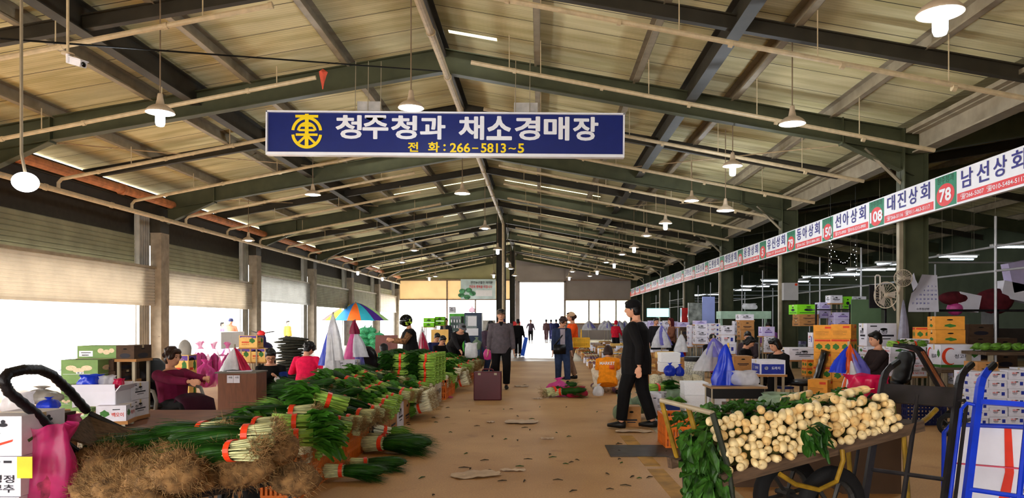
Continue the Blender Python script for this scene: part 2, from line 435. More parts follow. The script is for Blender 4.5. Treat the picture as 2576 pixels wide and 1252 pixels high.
# far wall
cream_w = M('cream_cladding', (.86,.79,.66), .7, 0, .05, 1, 0, trans=.35)
grey_w = M('grey_lilac_cladding', (.60,.56,.55), .75, 0, .06, 1)
olive_w = M('olive_cladding', (.66,.64,.48), .8, 0, .08, 1)
m = MB(); Y = FAR
def gable(mb, x0, x1, z0, y=Y, th=.1):
    zt0, zt1 = zb(x0)+.7, zb(x1)+.7
    mb.hexa([(x0, y, z0), (x1, y, z0), (x1, y+th, z0), (x0, y+th, z0), (x0, y, zt0), (x1, y, zt1), (x1, y+th, zt1), (x0, y+th, zt0)])
gable(m, -12.5, RX, 5.0); struct('wall_far', m, olive_w)
m = MB(); gable(m, RX, CR, 5.0); struct('wall_far', m, grey_w)
m = MB(); m.b2((-12.3, Y, 3.4), (RX-.3, Y+.1, 5.0)); struct('wall_far', m, cream_w)
m = MB(); m.b2((RX-.3, Y, 0), (-1.78, Y+.1, 5.0)); m.b2((1.98, Y, 3.35), (CR, Y+.1, 5.0)); m.b2((1.98, Y, 0), (CR, Y+.1, 1.3)); struct('wall_far', m, grey_w)
m = MB(); m.b2((-1.78, Y-.06, 4.82), (1.98, Y-.02, 6.2)); m.b2((-1.9, Y-.1, 0), (-1.76, Y, 5.1)); m.b2((1.96, Y-.1, 0), (2.1, Y, 5.1)); m.b2((-1.9, Y-.1, 4.8), (2.1, Y, 4.92)); struct('door_10', m, grey_w)
m = MB()
for z in (3.35, 5.0): m.b2((-12.3, Y-.12, z-.05), (RX, Y-.02, z+.06))
for x in (-12.0, -7.9, -5.5, -3.2): m.b2((x-.06, Y-.12, 0), (x+.06, Y-.02, 5.0))
for z in (1.3, 3.32, 5.0): m.b2((2.0, Y-.12, z-.05), (CR, Y-.02, z+.05))
struct('trim_1', m, M('far_frame_steel', (.55,.45,.38), .6))
frost = M('pale_paper_glazing', (.92,.90,.84), .4, 0, .03, 2, 0, trans=.8)  # pale translucent sheet for the window band
for i, x in enumerate((2.1, 4.1, 5.0, 6.4)):
    x1 = (4.05, 4.95, 6.35, 7.75)[i]
    m = MB(); m.b2((x, Y+.02, 1.36), (x1, Y+.05, 3.27)); o = struct('window_%d' % (i+1), m, frost)
    m = MB()
    for a in (x, x1): m.b2((a-.04, Y-.04, 1.3), (a+.04, Y, 3.3))
    m.b2((x, Y-.04, 1.3), (x1, Y, 1.38)); m.build('window_frame', M('white_window_frame', (.85,.83,.8), .4), o)
portal('opening_far', (.1, Y+.1, 2.4), (-PI/2, 0, 0), 3.7, 4.8)
portal('opening_far', (-7.3, Y+.1, 1.65), (-PI/2, 0, 0), 9.8, 3.3)

# sprinkler pipes: left main with its branches, right branches, ridge main, drain pipe
def joints(mb, P0, P1, r, step):
    P0, P1 = Vector(P0), Vector(P1); L_ = (P1-P0).length; t = (P1-P0)/L_; d = step/2
    while d < L_:
        p = P0+t*d; mb.tube([p-t*.03, p+t*.03], r*1.25, 10); d += step
net = thing('sprinkler_pipe_network', 'cream water main level along the left wall above the shutters with all its rising branches', 'pipe', (-11.25, 0, 4.52))
mb = MB(); mb.tube([(0, BACK+.1, 0), (0, 59, 0)], .065, 10); joints(mb, (0, BACK+.1, 0), (0, 59, 0), .065, 2.6)
mb.build('main_pipe', pipe_m, net)
mb = MB(); mb.tube([(-11.65, BACK+.1, 5.15), (-11.65, 61, 5.15)], .125, 12)
for y in range(0, 60, 4): mb.tube([(-11.65, y+.5, 5.15), (-11.65, y+.66, 5.15)], .155, 12)
tag(mb.build('drain_pipe', rust_m), 'thick orange brown drain pipe under the left eave', 'pipe')
rp_ = thing('ridge_pipe', 'cream pipe running under the roof ridge and down the middle column', 'pipe', (RX+.12, 0, 6.62))
mb = MB(); mb.tube([(0, BACK+.1, 0), (0, 38.3, 0), (.02, 38.45, -.12), (.02, 38.45, -5.0)], .07, 10); joints(mb, (0, 0, 0), (0, 38, 0), .07, 2.4); mb.build('pipe_run', pipe_m, rp_)
mb = MB(); mb.tube([(.02, 38.45, -5.0), (.02, 38.45, -6.6)], .075, 10); mb.build('pipe_foot', M('deep_blue_paint', (.12,.16,.5), .5), rp_)
i = 0; Yb = 7.95
while Yb < 58:
    mb = MB(); xe = 6.95 if i % 2 == 0 else 7.25
    mb.tube([(0, Yb, 0), (0, Yb, .18), (.08, Yb, .27), (xe, Yb, .27+.195*(xe-.08))], .042, 8)
    joints(mb, (.15, Yb, .28), (xe, Yb, .27+.195*(xe-.08)), .042, 1.6)
    for q in (1.7, 4., 6.2): mb.tube([(q, Yb, .3+.195*q), (q, Yb, .72+.178*q)], .01, 5)
    mb.build('branch_pipe', pipe_m, net)
    mb = MB(); mb.tube([(-1.33, Yb, 6.42), (CR-.3, Yb, 6.42-.19*(CR-.3+1.33))], .042, 8)
    joints(mb, (-1.33, Yb, 6.42), (CR-.3, Yb, 4.68), .042, 1.7)
    for q in (-.6, 0, 2.07, 4.14, 6.1): mb.tube([(q, Yb, 6.42-.19*(q+1.33)), (q, Yb, zb(q)+.5)], .01, 5)
    tag(mb.build('sprinkler_branch_pipe', pipe_m), 'cream sprinkler branch pipe hung under the right slope of the roof', 'pipe', 'right sprinkler branches')
    Yb += 3.1; i += 1
# ------------------------------------------------------------------ hanging signs
navy = M('sign_navy', (.07,.13,.42), .4, 0, .04); s_white = M('sign_white', (.93,.93,.96), .4, 0, .02)
s_yel = M('sign_yellow', (.98,.85,.08), .4, 0, .02); s_blue = M('sign_blue_ink', (.13,.10,.50), .5, 0, .02)
s_green = M('sign_green', (.08,.50,.36), .5, 0, .04); s_red = M('sign_red', (.88,.16,.18), .45, 0, .04); s_dark = M('dark_green_ink', (.03,.25,.14), .5)
zinc = M('pale_zinc', (.75,.75,.76), .4, .2, .05)
Ys = 14.9
sg = thing('hanging_sign', 'long navy hall sign with white Korean lettering and yellow emblem, hung below the roof', 'sign', (at(1121, 336, Ys)))
sg.rotation_euler = (0, R(.45), 0)
sw, sh = 898/FPX*Ys, 104/FPX*Ys
MB().box((0, .03, 0), (sw-.06, .1, sh-.05)).build('sign_face', navy, sg)
mb = MB()
mb.box((0, 0, sh/2-.01), (sw, .16, .03)); mb.box((0, 0, -sh/2-.02), (sw, .16, .06))
for s_ in (-1, 1): mb.box((s_*(sw/2-.012), 0, 0), (.03, .16, sh))
mb.build('frame', s_white, sg)
def sx(u): return (u-1121)/FPX*Ys
def sz(v): return (336-v)/FPX*Ys
for ch, u in zip('청주청과', (878, 945, 1017, 1089)): text(ch, .50 if ch != '과' else .49, .46, (sx(u), -.03, sz(322)), sg, s_white, bold=.028)
for ch, u in zip('채소경매장', (1186, 1256, 1327, 1400, 1473)): text(ch, .49, .46, (sx(u), -.03, sz(322)), sg, s_white, bold=.028)
text('전', .20, .19, (sx(1040), -.03, sz(371)), sg, s_yel, bold=.025); text('화', .22, .20, (sx(1092), -.03, sz(371)), sg, s_yel, bold=.025)
text(':', .04, .13, (sx(1119), -.03, sz(372)), sg, s_yel, bold=.02)
text('266', .40, .185, (sx(1158), -.03, sz(372)), sg, s_yel, bold=.02); text('-', .12, .025, (sx(1196), -.03, sz(373)), sg, s_yel)
text('5813', .50, .185, (sx(1242), -.03, sz(372)), sg, s_yel, bold=.02); text('~', .14, .035, (sx(1289), -.03, sz(373)), sg, s_yel, bold=.02)
text('5', .12, .185, (sx(1311), -.03, sz(372)), sg, s_yel, bold=.02)
mb = MB(); cx, cz = sx(773), sz(335)                  # round yellow emblem
def arc(r0, r1, a0, a1, n=20, cz_=cz, squash=1.):
    vs = []
    for i in range(n+1):
        a = R(a0+(a1-a0)*i/n)
        vs += [(cx+r0*math.cos(a), -.035, cz_+r0*math.sin(a)*squash), (cx+r1*math.cos(a), -.035, cz_+r1*math.sin(a)*squash)]
    mb.add(vs, [(2*i, 2*i+1, 2*i+3, 2*i+2) for i in range(n)])
def bar(x0, z0, x1, z1, w):
    d = Vector((x1-x0, 0, z1-z0)); n = Vector((-d.z, 0, d.x)).normalized()*w/2
    yy = -.036-.0006*len(mb.f)/10; p0, p1 = Vector((cx+x0, yy, cz+z0)), Vector((cx+x1, yy-.0001, cz+z1)); mb.add([p0-n, p1-n, p1+n, p0+n], [(0, 1, 2, 3)])
arc(.25, .31, 6, 174, cz_=cz-.0); arc(.25, .31, 186, 354, cz_=cz-.03); arc(.15, .20, 8, 172)
bar(0, .36, 0, -.33, .075); bar(-.23, .31, .23, .31, .055); bar(-.16, .03, .16, .03, .045); bar(-.11, .12, .11, .12, .04); bar(-.22, -.06, .22, -.06, .05)
bar(-.0, -.07, -.19, -.25, .05); bar(0, -.07, .19, -.25, .05)
mb.build('emblem', s_yel, sg)
for u in (893, 925, 957, 1296, 1332): MB().tube([(sx(u), 0, sh/2), (sx(u)-.0, .02, 1.45 if u < 1200 else 1.5)], .008, 5).build('hanger_wire', galv, sg)
for u in (926, 1322):
    MB().box((sx(u), .08, sh/2+.13), (.48, .04, .22)).build('bracket_plate', M('white_plate', (.72,.70,.68), .5), sg)

# the long run of stall boards on the right: one board with number square, name and telephone strip per stall
SX, SZ0, SZ1, PER, GW = 7.38, 3.53, 4.15, 2.77, .70
names = ['남선상회', '대진상회', '선아상회', '동아상회', '유신상회', '용광상회', '대림상회', '도원상회', '진포상회', '고려농산', '승리상회', '봉두상회', '그린상회', '오가상회', '신천상회', '대성상회', '우리상회', '한일상회']
nums = ['78', '108', '150', '79', '5', '80', '93', '125', '18', '75', '16', '11', '9', '21', '33', '41', '52', '60']
tel1 = ['266-5007', '266-5116', '275-8900', '266-5262', '266-1177', '267-4968'] ; tel2 = ['010-5484-5117', '011-463-5117', '010-5215-8900', '010-8886-2882', '010-6472-2285', '011-486-4782']
hz = SZ1-SZ0; zc = (SZ0+SZ1)/2
y = 13.82-PER
words = ['nearest',  'second', 'third', 'fourth', 'fifth', 'sixth', 'seventh', 'eighth', 'ninth', 'tenth']
for i in range(18):
    g = thing('stall_sign', 'white stall board %s in the right row, numbered %s in its green square' % (words[i], nums[i]) if i < 9 else 'small distant white and red stall board far down the right row', 'sign', (SX, y, zc), 0, None if i < 9 else 'far stall boards on the right')
    # face looks towards -X; along +Y the text reads from far (left) to near (right)
    g.rotation_euler = (0, 0, -PI/2)                  # local +X -> world -Y, local -Y -> world -X
    # local x runs from the far end (left) to the near end (right): number square far-left?  square stands at the far end
    W_ = PER
    MB().box((-W_/2, .04, 0), (W_-.01, .08, hz)).build('board', s_white, g)
    MB().box((-W_+GW/2, -.003, .0), (GW, .006, hz-.05)).build('green_square', s_green, g)
    c = MB(); 
    n = 28; c.add([(-W_+GW/2+.30*math.cos(2*PI*k/n), -.008, -.07+.205*math.sin(2*PI*k/n)) for k in range(n)], [tuple(range(n))])
    c.build('red_disc', s_red, g)
    MB().box((-(W_-GW)/2-.02, -.003, -hz/2+.115), (W_-GW-.1, .006, .15)).build('phone_strip', s_red, g)
    if i < 14: text(nums[i], .2*len(nums[i])-.02, .23, (-W_+GW/2, -.012, -.07), g, s_white, bold=.03)
    if i < 6: text('청주청과', .56, .13, (-W_+GW/2, -.01, .215), g, s_dark, bold=.0)
    if i < 12:
        for q, ch in enumerate(names[i]): text(ch, .34, .32, (-W_+GW+.33+q*.46, -.008, .11), g, s_blue, bold=.012)
    else: text(names[i], 1.6, .32, (-(W_-GW)/2, -.008, .11), g, s_blue)
    if i < 6: text('☎%s  ☎%s' % (tel1[i], tel2[i]), 1.75, .105, (-(W_-GW)/2-.02, -.008, -hz/2+.115), g, s_white, bold=.01)
    else: text('266-51%02d 010-54%02d-511%d' % (i*7, i*5, i % 9), 1.75, .09, (-(W_-GW)/2-.02, -.008, -hz/2+.115), g, s_white)
    y += PER

# ------------------------------------------------------------------ pendant lamps
lamp_m = M('lamp_enamel_cream', (.78,.70,.60), .35, .0, .06, 12); lamp_in = M('lamp_inner_white', (.95,.95,.95), .3, 0, .02)
bulb = M('lamp_glow', (.90,.95,1.0), emit=6); cord_m = M('lamp_cord', (.55,.47,.38), .7)
globe = M('lamp_glow_soft', (.97,.98,1.0), emit=5)
def lamp_shade_mesh():
    mb = MB(); mb.lathe([(.035, .30), (.04, .27), (.05, .20), (.065, .13), (.12, .105), (.17, .07), (.205, .03), (.215, 0.), (.205, 0.), (.19, .03), (.15, .06), (.09, .085), (.03, .09)], n=24)
    return mb.mesh('lamp_shade', lamp_m, True)
LSH = lamp_shade_mesh(); mb = MB(); mb.lathe([(.03, .08), (.06, .06), (.07, .02), (.07, -.16), (.055, -.20), (.02, -.21)], n=16); LB1 = mb.mesh('bulb', bulb, True)
mb = MB(); mb.lathe([(.03, .06), (.10, .04), (.12, .01), (.10, -.02), (.03, -.03)], n=16); LB2 = mb.mesh('bulb', bulb, True)
LC = {}
def lamp(u, v, Y, kind, label, group=None, light=False):
    x, y, z = at(u, v, Y)
    nm = 'pendant_lamp'
    t = thing(nm, label, 'lamp', (x, y, z), 0, group)
    ztop = zb(x)+.6-z
    MB().tube([(0, 0, .29), (.0, 0, ztop)], .011, 6).build('cord', cord_m, t)
    link('lamp_shade', LSH, t); link('bulb', LB1 if kind == 1 else LB2, t)
    if light:
        l = bpy.data.lights.new('lamp_light', 'POINT'); l.energy = 45; l.color = (.85, .93, 1); l.shadow_soft_size = .08
        o = bpy.data.objects.new('lamp_light', l); COL.objects.link(o); o.parent = t; o.location = (0, 0, -.28)
near = [(2365, 35, 7.1, 1, 'large lit pendant lamp hanging at the top right corner'),
 (403, 284, 11.5, 1, 'lit pendant lamp over the left side, left of the navy sign'),
 (1034, 272, 12.3, 2, 'pendant lamp hanging right in front of the navy sign top edge'),
 (1993, 312, 12.2, 2, 'pendant lamp with wide shade, under the roof right of the navy sign'),
 (1843, 418, 16.0, 1, 'glowing pendant lamp with tall bulb, upper one of the two above the stall boards'),
 (1825, 530, 18.0, 2, 'pendant lamp low under the roof just below the glowing tall-bulbed one'),
 (1740, 505, 21.5, 2, 'shallow pendant lamp left of the pair above the stall boards'),
 (1674, 562, 24.0, 1, 'glowing pendant lamp in the middle of the right roof slope'),
 (1163, 487, 20.0, 2, 'pendant lamp below the navy sign just left of the ridge pipe'),
 (787, 490, 20.5, 2, 'pendant lamp left of centre hanging below the left branch pipes'),
 (625, 605, 26.0, 2, 'pendant lamp near the left wall above the second shutter'),
 (1220, 575, 26.5, 2, 'pendant lamp left of the middle column top'),
 (1252, 628, 33.0, 1, 'glowing pendant lamp hanging against the middle column'),
 (1627, 593, 28.5, 2, 'shallow pendant lamp right of centre, beside a glowing one'),
 (1595, 623, 31.0, 1, 'glowing pendant lamp above the white booth windows'),
 (1565, 640, 35.0, 2, 'shallow pendant lamp left of the lamp above the booth windows'),
 (1042, 630, 33.0, 2, 'shallow pendant lamp above the left end of the cream wall'),
 (1012, 660, 39.0, 2, 'shallow pendant lamp near the cream end wall, second from its left end'),
 (1545, 664, 38.0, 1, 'glowing lamp, right one of a tight pair left of the stall boards end')]
for a in near: lamp(*a[:4], a[4], light=a[2] < 25)
for u, v, Y, k in ((1525, 660, 40, 2), (1502, 682, 45, 1), (1440, 683, 46, 2), (1432, 697, 50, 1), (1276, 662, 39, 1), (1295, 693, 49, 2), (1285, 676, 44, 2), (1242, 691, 49, 1), (900, 683, 44.5, 1), (962, 698, 50, 1), (1080, 698, 51, 1), (1060, 680, 44, 2), (1095, 695, 50, 2), (1484, 694, 50, 2)):
    lamp(u, v, Y, k, 'tiny pendant lamp far down the hall near the end wall', 'far pendant lamps')
x, y, z = at(64, 458, 9.0)
t = thing('globe_lamp', 'round glowing white globe lamp beside the left water main', 'lamp', (x, y, z))
MB().ell((0, 0, 0), (.145, .145, .12), nu=20, nv=14).build('globe', globe, t, True)
MB().tube([(0, 0, .1), (-.05, 0, .35), (-.05, 0, zb(x)+.5-z)], .02, 6).build('bracket', galv, t)
# camera-like floodlight on a rod at upper left, hanging from the roof
x, y, z = at(190, 158, 8.6)
t = thing('security_camera', 'white security camera on a rod hanging at upper left', 'security camera', (x, y, z))
MB().tube([(-.09, 0, zb(x)+.5-z), (-.09, 0, .1)], .016, 8).build('rod', pipe_m, t)
MB().lathe([(.07, 0), (.07, .01)], (-.09, 0, .1), 16).build('flange', pipe_m, t)
rot = Euler((0, R(18), R(-25))).to_matrix()
mb = MB(); mb.box((.02, 0, 0), (.24, .08, .07), rot); mb.box((.02, 0, .045), (.28, .10, .012), rot); mb.tube([(-.09, 0, .1), (-.09, 0, 0)], .02, 8); mb.build('camera_body', s_white, t)
mb = MB(); mb.ell(Vector((.02, 0, 0))+rot @ Vector((.12, 0, 0)), (.02, .035, .03)); mb.build('lens', M('black_glass', (.03,.03,.04), .1), t)
# stay rods and tie wires under the roof
dk_w = M('black_cable', (.05,.045,.04), .5); tw = M('pale_tie_rod', (.72,.62,.48), .5)
def wire(a, b, r, m_, label, cat='cable', nm='cable', sag=.0, grp=None):
    a, b = Vector(a), Vector(b); pts = [a.lerp(b, i/12)-Vector((0, 0, sag*4*(i/12)*(1-i/12))) for i in range(13)]
    tag(MB().tube(pts, r, 6).build(nm, m_), label, cat, grp)
wire(at(0, 97, 9.5), at(1120, 180, 15.2), .014, dk_w, 'black cable stretched across the left roof bay towards the ridge')
wire((-11.8, 10.5, 4.9), (-4.5, 7.9, 6.35), .018, tw, 'pale tie rod crossing diagonally at the upper left corner', 'rod', 'tie_rod')
for k, (x0, x1) in enumerate(((-11.5, RX), (CR-.3, RX))):
    for j in (2, 3, 4, 5):
        a = (x0, j*BAY+.3, zb(x0)+.35); b = ((x0+x1)/2, (j+1)*BAY-.3, zb((x0+x1)/2)+.42)
        wire(a, b, .013, tw, 'thin pale tie rod bracing a roof bay on the %s slope' % ('left', 'right')[k], 'rod', 'tie_rod', 0, '%s slope tie rods' % ('left', 'right')[k])
rg = M('red_white_rag', (.85,.35,.25), .8)
mb = MB(); p = Vector(at(812, 190, 13.6)); mb.lathe([(.01, .12), (.07, .06), (.05, 0), (.03, -.12), (.008, -.25)], p, 8, wob=lambda a, i: 1+.4*math.sin(3*a+i))
tag(mb.build('rag', rg), 'small red and white rag knotted on a sprinkler pipe end', 'rag')
# tube lights of the right hall and their hangers
tube_m = M('tube_glow', (.85,.95,1.0), emit=7); box_m = M('light_batten', (.8,.8,.8), .5)
TL = [(2545, 621, 20, 1.1), (2410, 645, 24, 1.3), (2420, 652, 30, 1.0), (2058, 697, 30, 1.3), (2120, 690, 27, 1.3), (2180, 678, 24, 1.3), (2250, 664, 20, 1.0), (1900, 720, 38, 1.5), (1860, 729, 45, 1.5), (1950, 716, 36, 1.3), (2215, 677, 26, 1.1), (1945, 706, 30, 1.0), (1750, 742, 50, 1.5), (2013, 708, 33, .8), (1790, 741, 48, 1.2)]
for u, v, Y, w in TL:
    x, y, z = at(u, v, Y)
    t = thing('tube_light', 'lit tube light hanging in the dark hall behind the stall boards', 'light fitting', (x, y, z), 0, 'tube lights of the right hall')
    mb = MB(); mb.box((0, 0, .05), (w, .16, .05)); mb.build('fitting', box_m, t)
    mb = MB(); mb.tube([(-w/2+.04, 0, 0), (w/2-.04, 0, 0)], .028, 8); mb.build('tube', tube_m, t)
    mb = MB(); zt = zb(min(x, 20.5))+.78-z
    for s_ in (-1, 1): mb.tube([(s_*w*.4, 0, .06), (s_*w*.4, 0, zt)], .006, 4)
    mb.build('hanger', galv, t)
# ------------------------------------------------------------------ people
REM = []                                              # meshes to be fused into one surface
def remesh(o, vox, smooth=2):
    m = o.modifiers.new('r', 'REMESH'); m.mode = 'VOXEL'; m.voxel_size = vox; m.use_smooth_shade = True
    if smooth:
        k = o.modifiers.new('s', 'SMOOTH'); k.iterations = smooth; k.factor = .5
    REM.append(o); return o
def bake():
    dg = bpy.context.evaluated_depsgraph_get(); dg.update()
    new = [(o, bpy.data.meshes.new_from_object(o.evaluated_get(dg))) for o in REM]
    for o, me in new:
        mats = list(o.data.materials); o.modifiers.clear(); o.data = me
        me.materials.clear(); [me.materials.append(m) for m in mats]
        me.polygons.foreach_set('use_smooth', [True]*len(me.polygons))
    REM.clear()
def ik(a, b, l1, l2, hint):
    a, b = Vector(a), Vector(b); d = b-a; L_ = d.length
    if L_ > (l1+l2)*.995: d = d/L_*(l1+l2)*.995; b = a+d; L_ = d.length
    x = (l1*l1-l2*l2+L_*L_)/(2*L_); h = math.sqrt(max(l1*l1-x*x, 0)); n = d.normalized(); hv = Vector(hint); hv = hv-n*hv.dot(n); hv.normalize()
    return a+n*x+hv*h, b
skin_m = M('skin', (.80,.58,.46), .55, 0, .04, 10); hair_b = M('black_hair', (.045,.035,.035), .45, 0, .2, 40); hair_br = M('brown_hair', (.20,.11,.08), .5, 0, .2, 40)
eye_m = M('dark_eye', (.05,.03,.03), .3); lip_m = M('lips', (.62,.32,.28), .5); glass_m = M('glasses_frame', (.05,.05,.06), .3)
shoe_b = M('black_shoe', (.05,.045,.045), .5); shoe_w = M('pale_shoe', (.7,.68,.65), .6)
def person(label, loc, face, top, bottom, h=1.72, pel=(0, 0, .93), lean=(0, 0, 1), look=(0, 0), hands=((-.25, -.05, .82), (.25, -.05, .82)),
           feet=((-.1, 0), (.1, 0)), shoes=None, hair=hair_b, style='short', hint_el=(0, 1, -.3), knee=(0, -1, .1), vox=.012, jl=0., extra=None, group=None, fat=1., footz=(0, 0), skin=skin_m, toe=None, split=.0):
    """local frame: forward is -Y, the person's left is +X.  hands/feet are (right, left)."""
    s = h/1.70; t = thing('person', label, 'person', loc, face, group)
    V = Vector; pel = V(pel)*s; up = V(lean).normalized(); side = V((1, 0, 0)); fwd = side.cross(up).normalized()*-1
    if fwd.y > 0: fwd = -fwd
    P = lambda q, f=0: pel+up*(q*s)+fwd*(f*s)
    neck = P(.50, .0); yaw, pit = R(look[0]), R(look[1])
    hr = Matrix.Rotation(yaw, 3, 'Z') @ Matrix.Rotation(pit, 3, 'X')
    hu = (V((0, 0, 1))*.7+up*.3).normalized(); hc = neck+(hu*.062 + fwd*.02 + hr @ V((0, -.02, .075)))*s
    hdir = hr
    b = MB(); f = fat
    # torso, neck
    tor = [(P(-.07), (.155*f, .115*f)), (P(.03), (.168*f, .125*f)), (P(.16), (.145*f, .112*f)), (P(.28, .01), (.160*f, .118*f)), (P(.37), (.168*f, .108*f)), (P(.435), (.142*f, .088)), (P(.48), (.078, .066))]
    def tube2(mb, items, grow=0, n=14): mb.tube([p for p, r in items], [((r[0]+grow)*s, (r[1]+grow)*s) for p, r in items], n, side=side)
    tube2(b, tor); b.tube([P(.46), neck+hu*.04*s, hc-hdir @ V((0, 0, .02))*s], [.062*s, .054*s, .056*s], 10)
    # head
    b.ell(hc, (.079*s, .097*s, .112*s), hdir, 16, 12); b.ell(hc+hdir @ V((0, -.035, -.055))*s, (.056*s, .055*s, .055*s), hdir)
    b.ell(hc+hdir @ V((0, -.098, -.018))*s, (.013*s, .018*s, .024*s), hdir, 8, 6)
    for q in (-1, 1): b.ell(hc+hdir @ V((q*.078, .005, -.01))*s, (.010*s, .018*s, .03*s), hdir, 8, 6)
    sh = [P(.412)+side*(q*.168*s*f) for q in (-1, 1)]; hip = [P(-.03)+side*(q*.088*s*f) for q in (-1, 1)]
    el = []; wr = []; kn = []; an = []
    for i in (0, 1):
        hx = V(hint_el)+side*((-1, 1)[i]*.35)
        e, w = ik(sh[i], V(hands[i])*s, .285*s, .25*s, hx); el.append(e); wr.append(w)
        ft = feet[i]; a = V((ft[0]*s, ft[1]*s, .085*s+footz[i]))
        k, a = ik(hip[i], a, .42*s, .42*s, V(knee)+side*((-1, 1)[i]*(.12+split))); kn.append(k); an.append(a)
    for i in (0, 1):
        q = (-1, 1)[i]
        b.tube([sh[i]-side*q*.03*s, sh[i], sh[i].lerp(el[i], .5), el[i], el[i].lerp(wr[i], .4), wr[i]], [.05*s, .053*s, .046*s, .039*s, .037*s, .026*s], 10)
        b.tube([hip[i]+V((0, 0, .02)), hip[i].lerp(kn[i], .4), kn[i], kn[i].lerp(an[i], .35), an[i]], [.088*s*f, .076*s, .055*s, .053*s, .036*s], 10)
        # hand: palm, four bent fingers, thumb
        d = (wr[i]-el[i]).normalized(); n = V((0, -1, 0)) if abs(d.y) < .8 else V((0, 0, -1)); n = (n-d*n.dot(d)).normalized(); ac = d.cross(n).normalized()
        pc = wr[i]+d*.05*s
        rot = Matrix((ac if True else n, n, d)).transposed()
        b.ell(pc, (.017*s, .038*s, .05*s), rot, 10, 8)
        for j in range(4):
            o = n*((j-1.5)*.020*s); L_ = (.062, .074, .078, .066)[j]*s
            bend = ac*(-q)*.35 if True else 0
            p0 = pc+d*.03*s+o; p1 = p0+d*L_*.5; p2 = p1+(d+bend*1.6).normalized()*L_*.35; p3 = p2+(d*.4+bend*2.4).normalized()*L_*.3
            b.tube([p0, p1, p2, p3], [.0100*s, .0095*s, .009*s, .0075*s], 6)
        th0 = wr[i]+d*.03*s+n*.028*s; b.tube([th0, th0+(n*.6+d)*.028*s, th0+(n*.5+d*1.4)*.05*s], [.012*s, .011*s, .009*s], 6)
    body = b.build('body', skin, t); remesh(body, vox*.8, 1)
    # jacket / shirt with sleeves
    j = MB(); low = -.10-jl
    items = [(P(low), (.172*f, .132*f)), (P(-.02), (.178*f, .135*f))]+tor[2:6]+[(P(.465), (.075, .068))]
    tube2(j, items, .022)
    for i in (0, 1):
        q = (-1, 1)[i]
        j.tube([sh[i]-side*q*.05*s, sh[i]+V((0, 0, .0)), sh[i].lerp(el[i], .5), el[i], el[i].lerp(wr[i], .5), el[i].lerp(wr[i], .93)], [.065*s, .075*s, .066*s, .060*s, .052*s, .045*s], 10)
    remesh(j.build('jacket', top, t), vox)
    p = MB()
    p.tube([P(.02), P(-.08)], [(.17*f*s, .128*f*s), (.165*f*s, .125*f*s)], 12, side=side)
    for i in (0, 1):
        low_ = kn[i].lerp(an[i], .93); p.tube([hip[i]+V((0, 0, .03)), hip[i].lerp(kn[i], .4), kn[i], kn[i].lerp(low_, .5), low_], [.108*s*f, .104*s, .088*s, .080*s, .074*s], 10)
    remesh(p.build('trousers', bottom, t), vox)
    for i in (0, 1):
        g = MB(); a = an[i]; dr = V((0, -1, 0)) if toe is None else V(toe[i]).normalized(); zf = footz[i]
        c0 = a+V((0, 0, -.035*s))
        g.tube([c0-dr*.055*s, c0+dr*.02*s, c0+dr*.10*s+V((0, 0, -.008)), c0+dr*.185*s+V((0, 0, -.015))], [(.045*s, .036*s), (.05*s, .042*s), (.036*s, .046*s), (.022*s, .03*s)], 10, side=(0, 0, 1))
        g.build('shoe', shoes or shoe_b, t, True)
    H = lambda x, y, z: hc+hdir @ V((x, y, z))*s
    if vox < .02:
        for q in (-1, 1):
            MB().ell(H(q*.031, -.088, .008), (.013*s, .006*s, .006*s), hdir, 8, 6).build('eye', eye_m, t, True)
            MB().tube([H(q*.014, -.093, .028), H(q*.032, -.092, .033), H(q*.05, -.078, .026)], .0035*s, 5).build('eyebrow', hair, t)
        MB().ell(H(0, -.089, -.058), (.022*s, .006*s, .006*s), hdir, 8, 6).build('mouth', lip_m, t, True)
    g = MB()
    if style in ('short', 'bun', 'long', 'bob', 'curly'):
        g.ell(H(0, .018, .032), (.090*s, .102*s, .097*s), hdir, 16, 10); g.ell(H(0, .042, -.03), (.081*s, .068*s, .085*s), hdir); [g.ell(H(q*.074, .012, .0), (.014*s, .04*s, .04*s), hdir, 8, 6) for q in (-1, 1)]; g.ell(H(0, -.05, .082), (.07*s, .05*s, .035*s), hdir, 10, 6)
        if style == 'curly':
            rr = random.Random(3)
            for _ in range(46):
                a_ = rr.uniform(0, 2*PI); e_ = rr.uniform(-.4, 1.4); q_ = V((math.cos(a_)*math.cos(e_)*.09, math.sin(a_)*math.cos(e_)*.10+.02, math.sin(e_)*.09+.03))
                if q_.y < -.06 and q_.z < .06: continue
                g.ell(H(*q_), (.03*s,)*3, None, 6, 5)
        if style == 'bun': g.ell(H(0, .115, .0), (.05*s, .045*s, .055*s), hdir)
        if style in ('long', 'bob'):
            lo = -.30 if style == 'long' else -.12
            g.tube([H(0, .04, .05), H(0, .055, -.05), H(0, .07, lo*.7), H(0, .075, lo)], [(.085*s, .07*s), (.092*s, .07*s), (.09*s, .055*s), (.07*s, .035*s)], 12, side=hdir @ side)
            for q in (-1, 1): g.tube([H(q*.07, .0, .04), H(q*.082, -.005, -.05), H(q*.075, .01, lo*.8)], [.028*s, .03*s, .02*s], 8)
        remesh(g.build('hair', hair, t), .011*max(1, vox/.014), 1)
    t['h'] = 0; del t['h']
    info = dict(t=t, H=H, hd=hdir, wr=wr, el=el, sh=sh, P=P, s=s, hip=hip, kn=kn, hc=hc)
    if extra: extra(info)
    return info
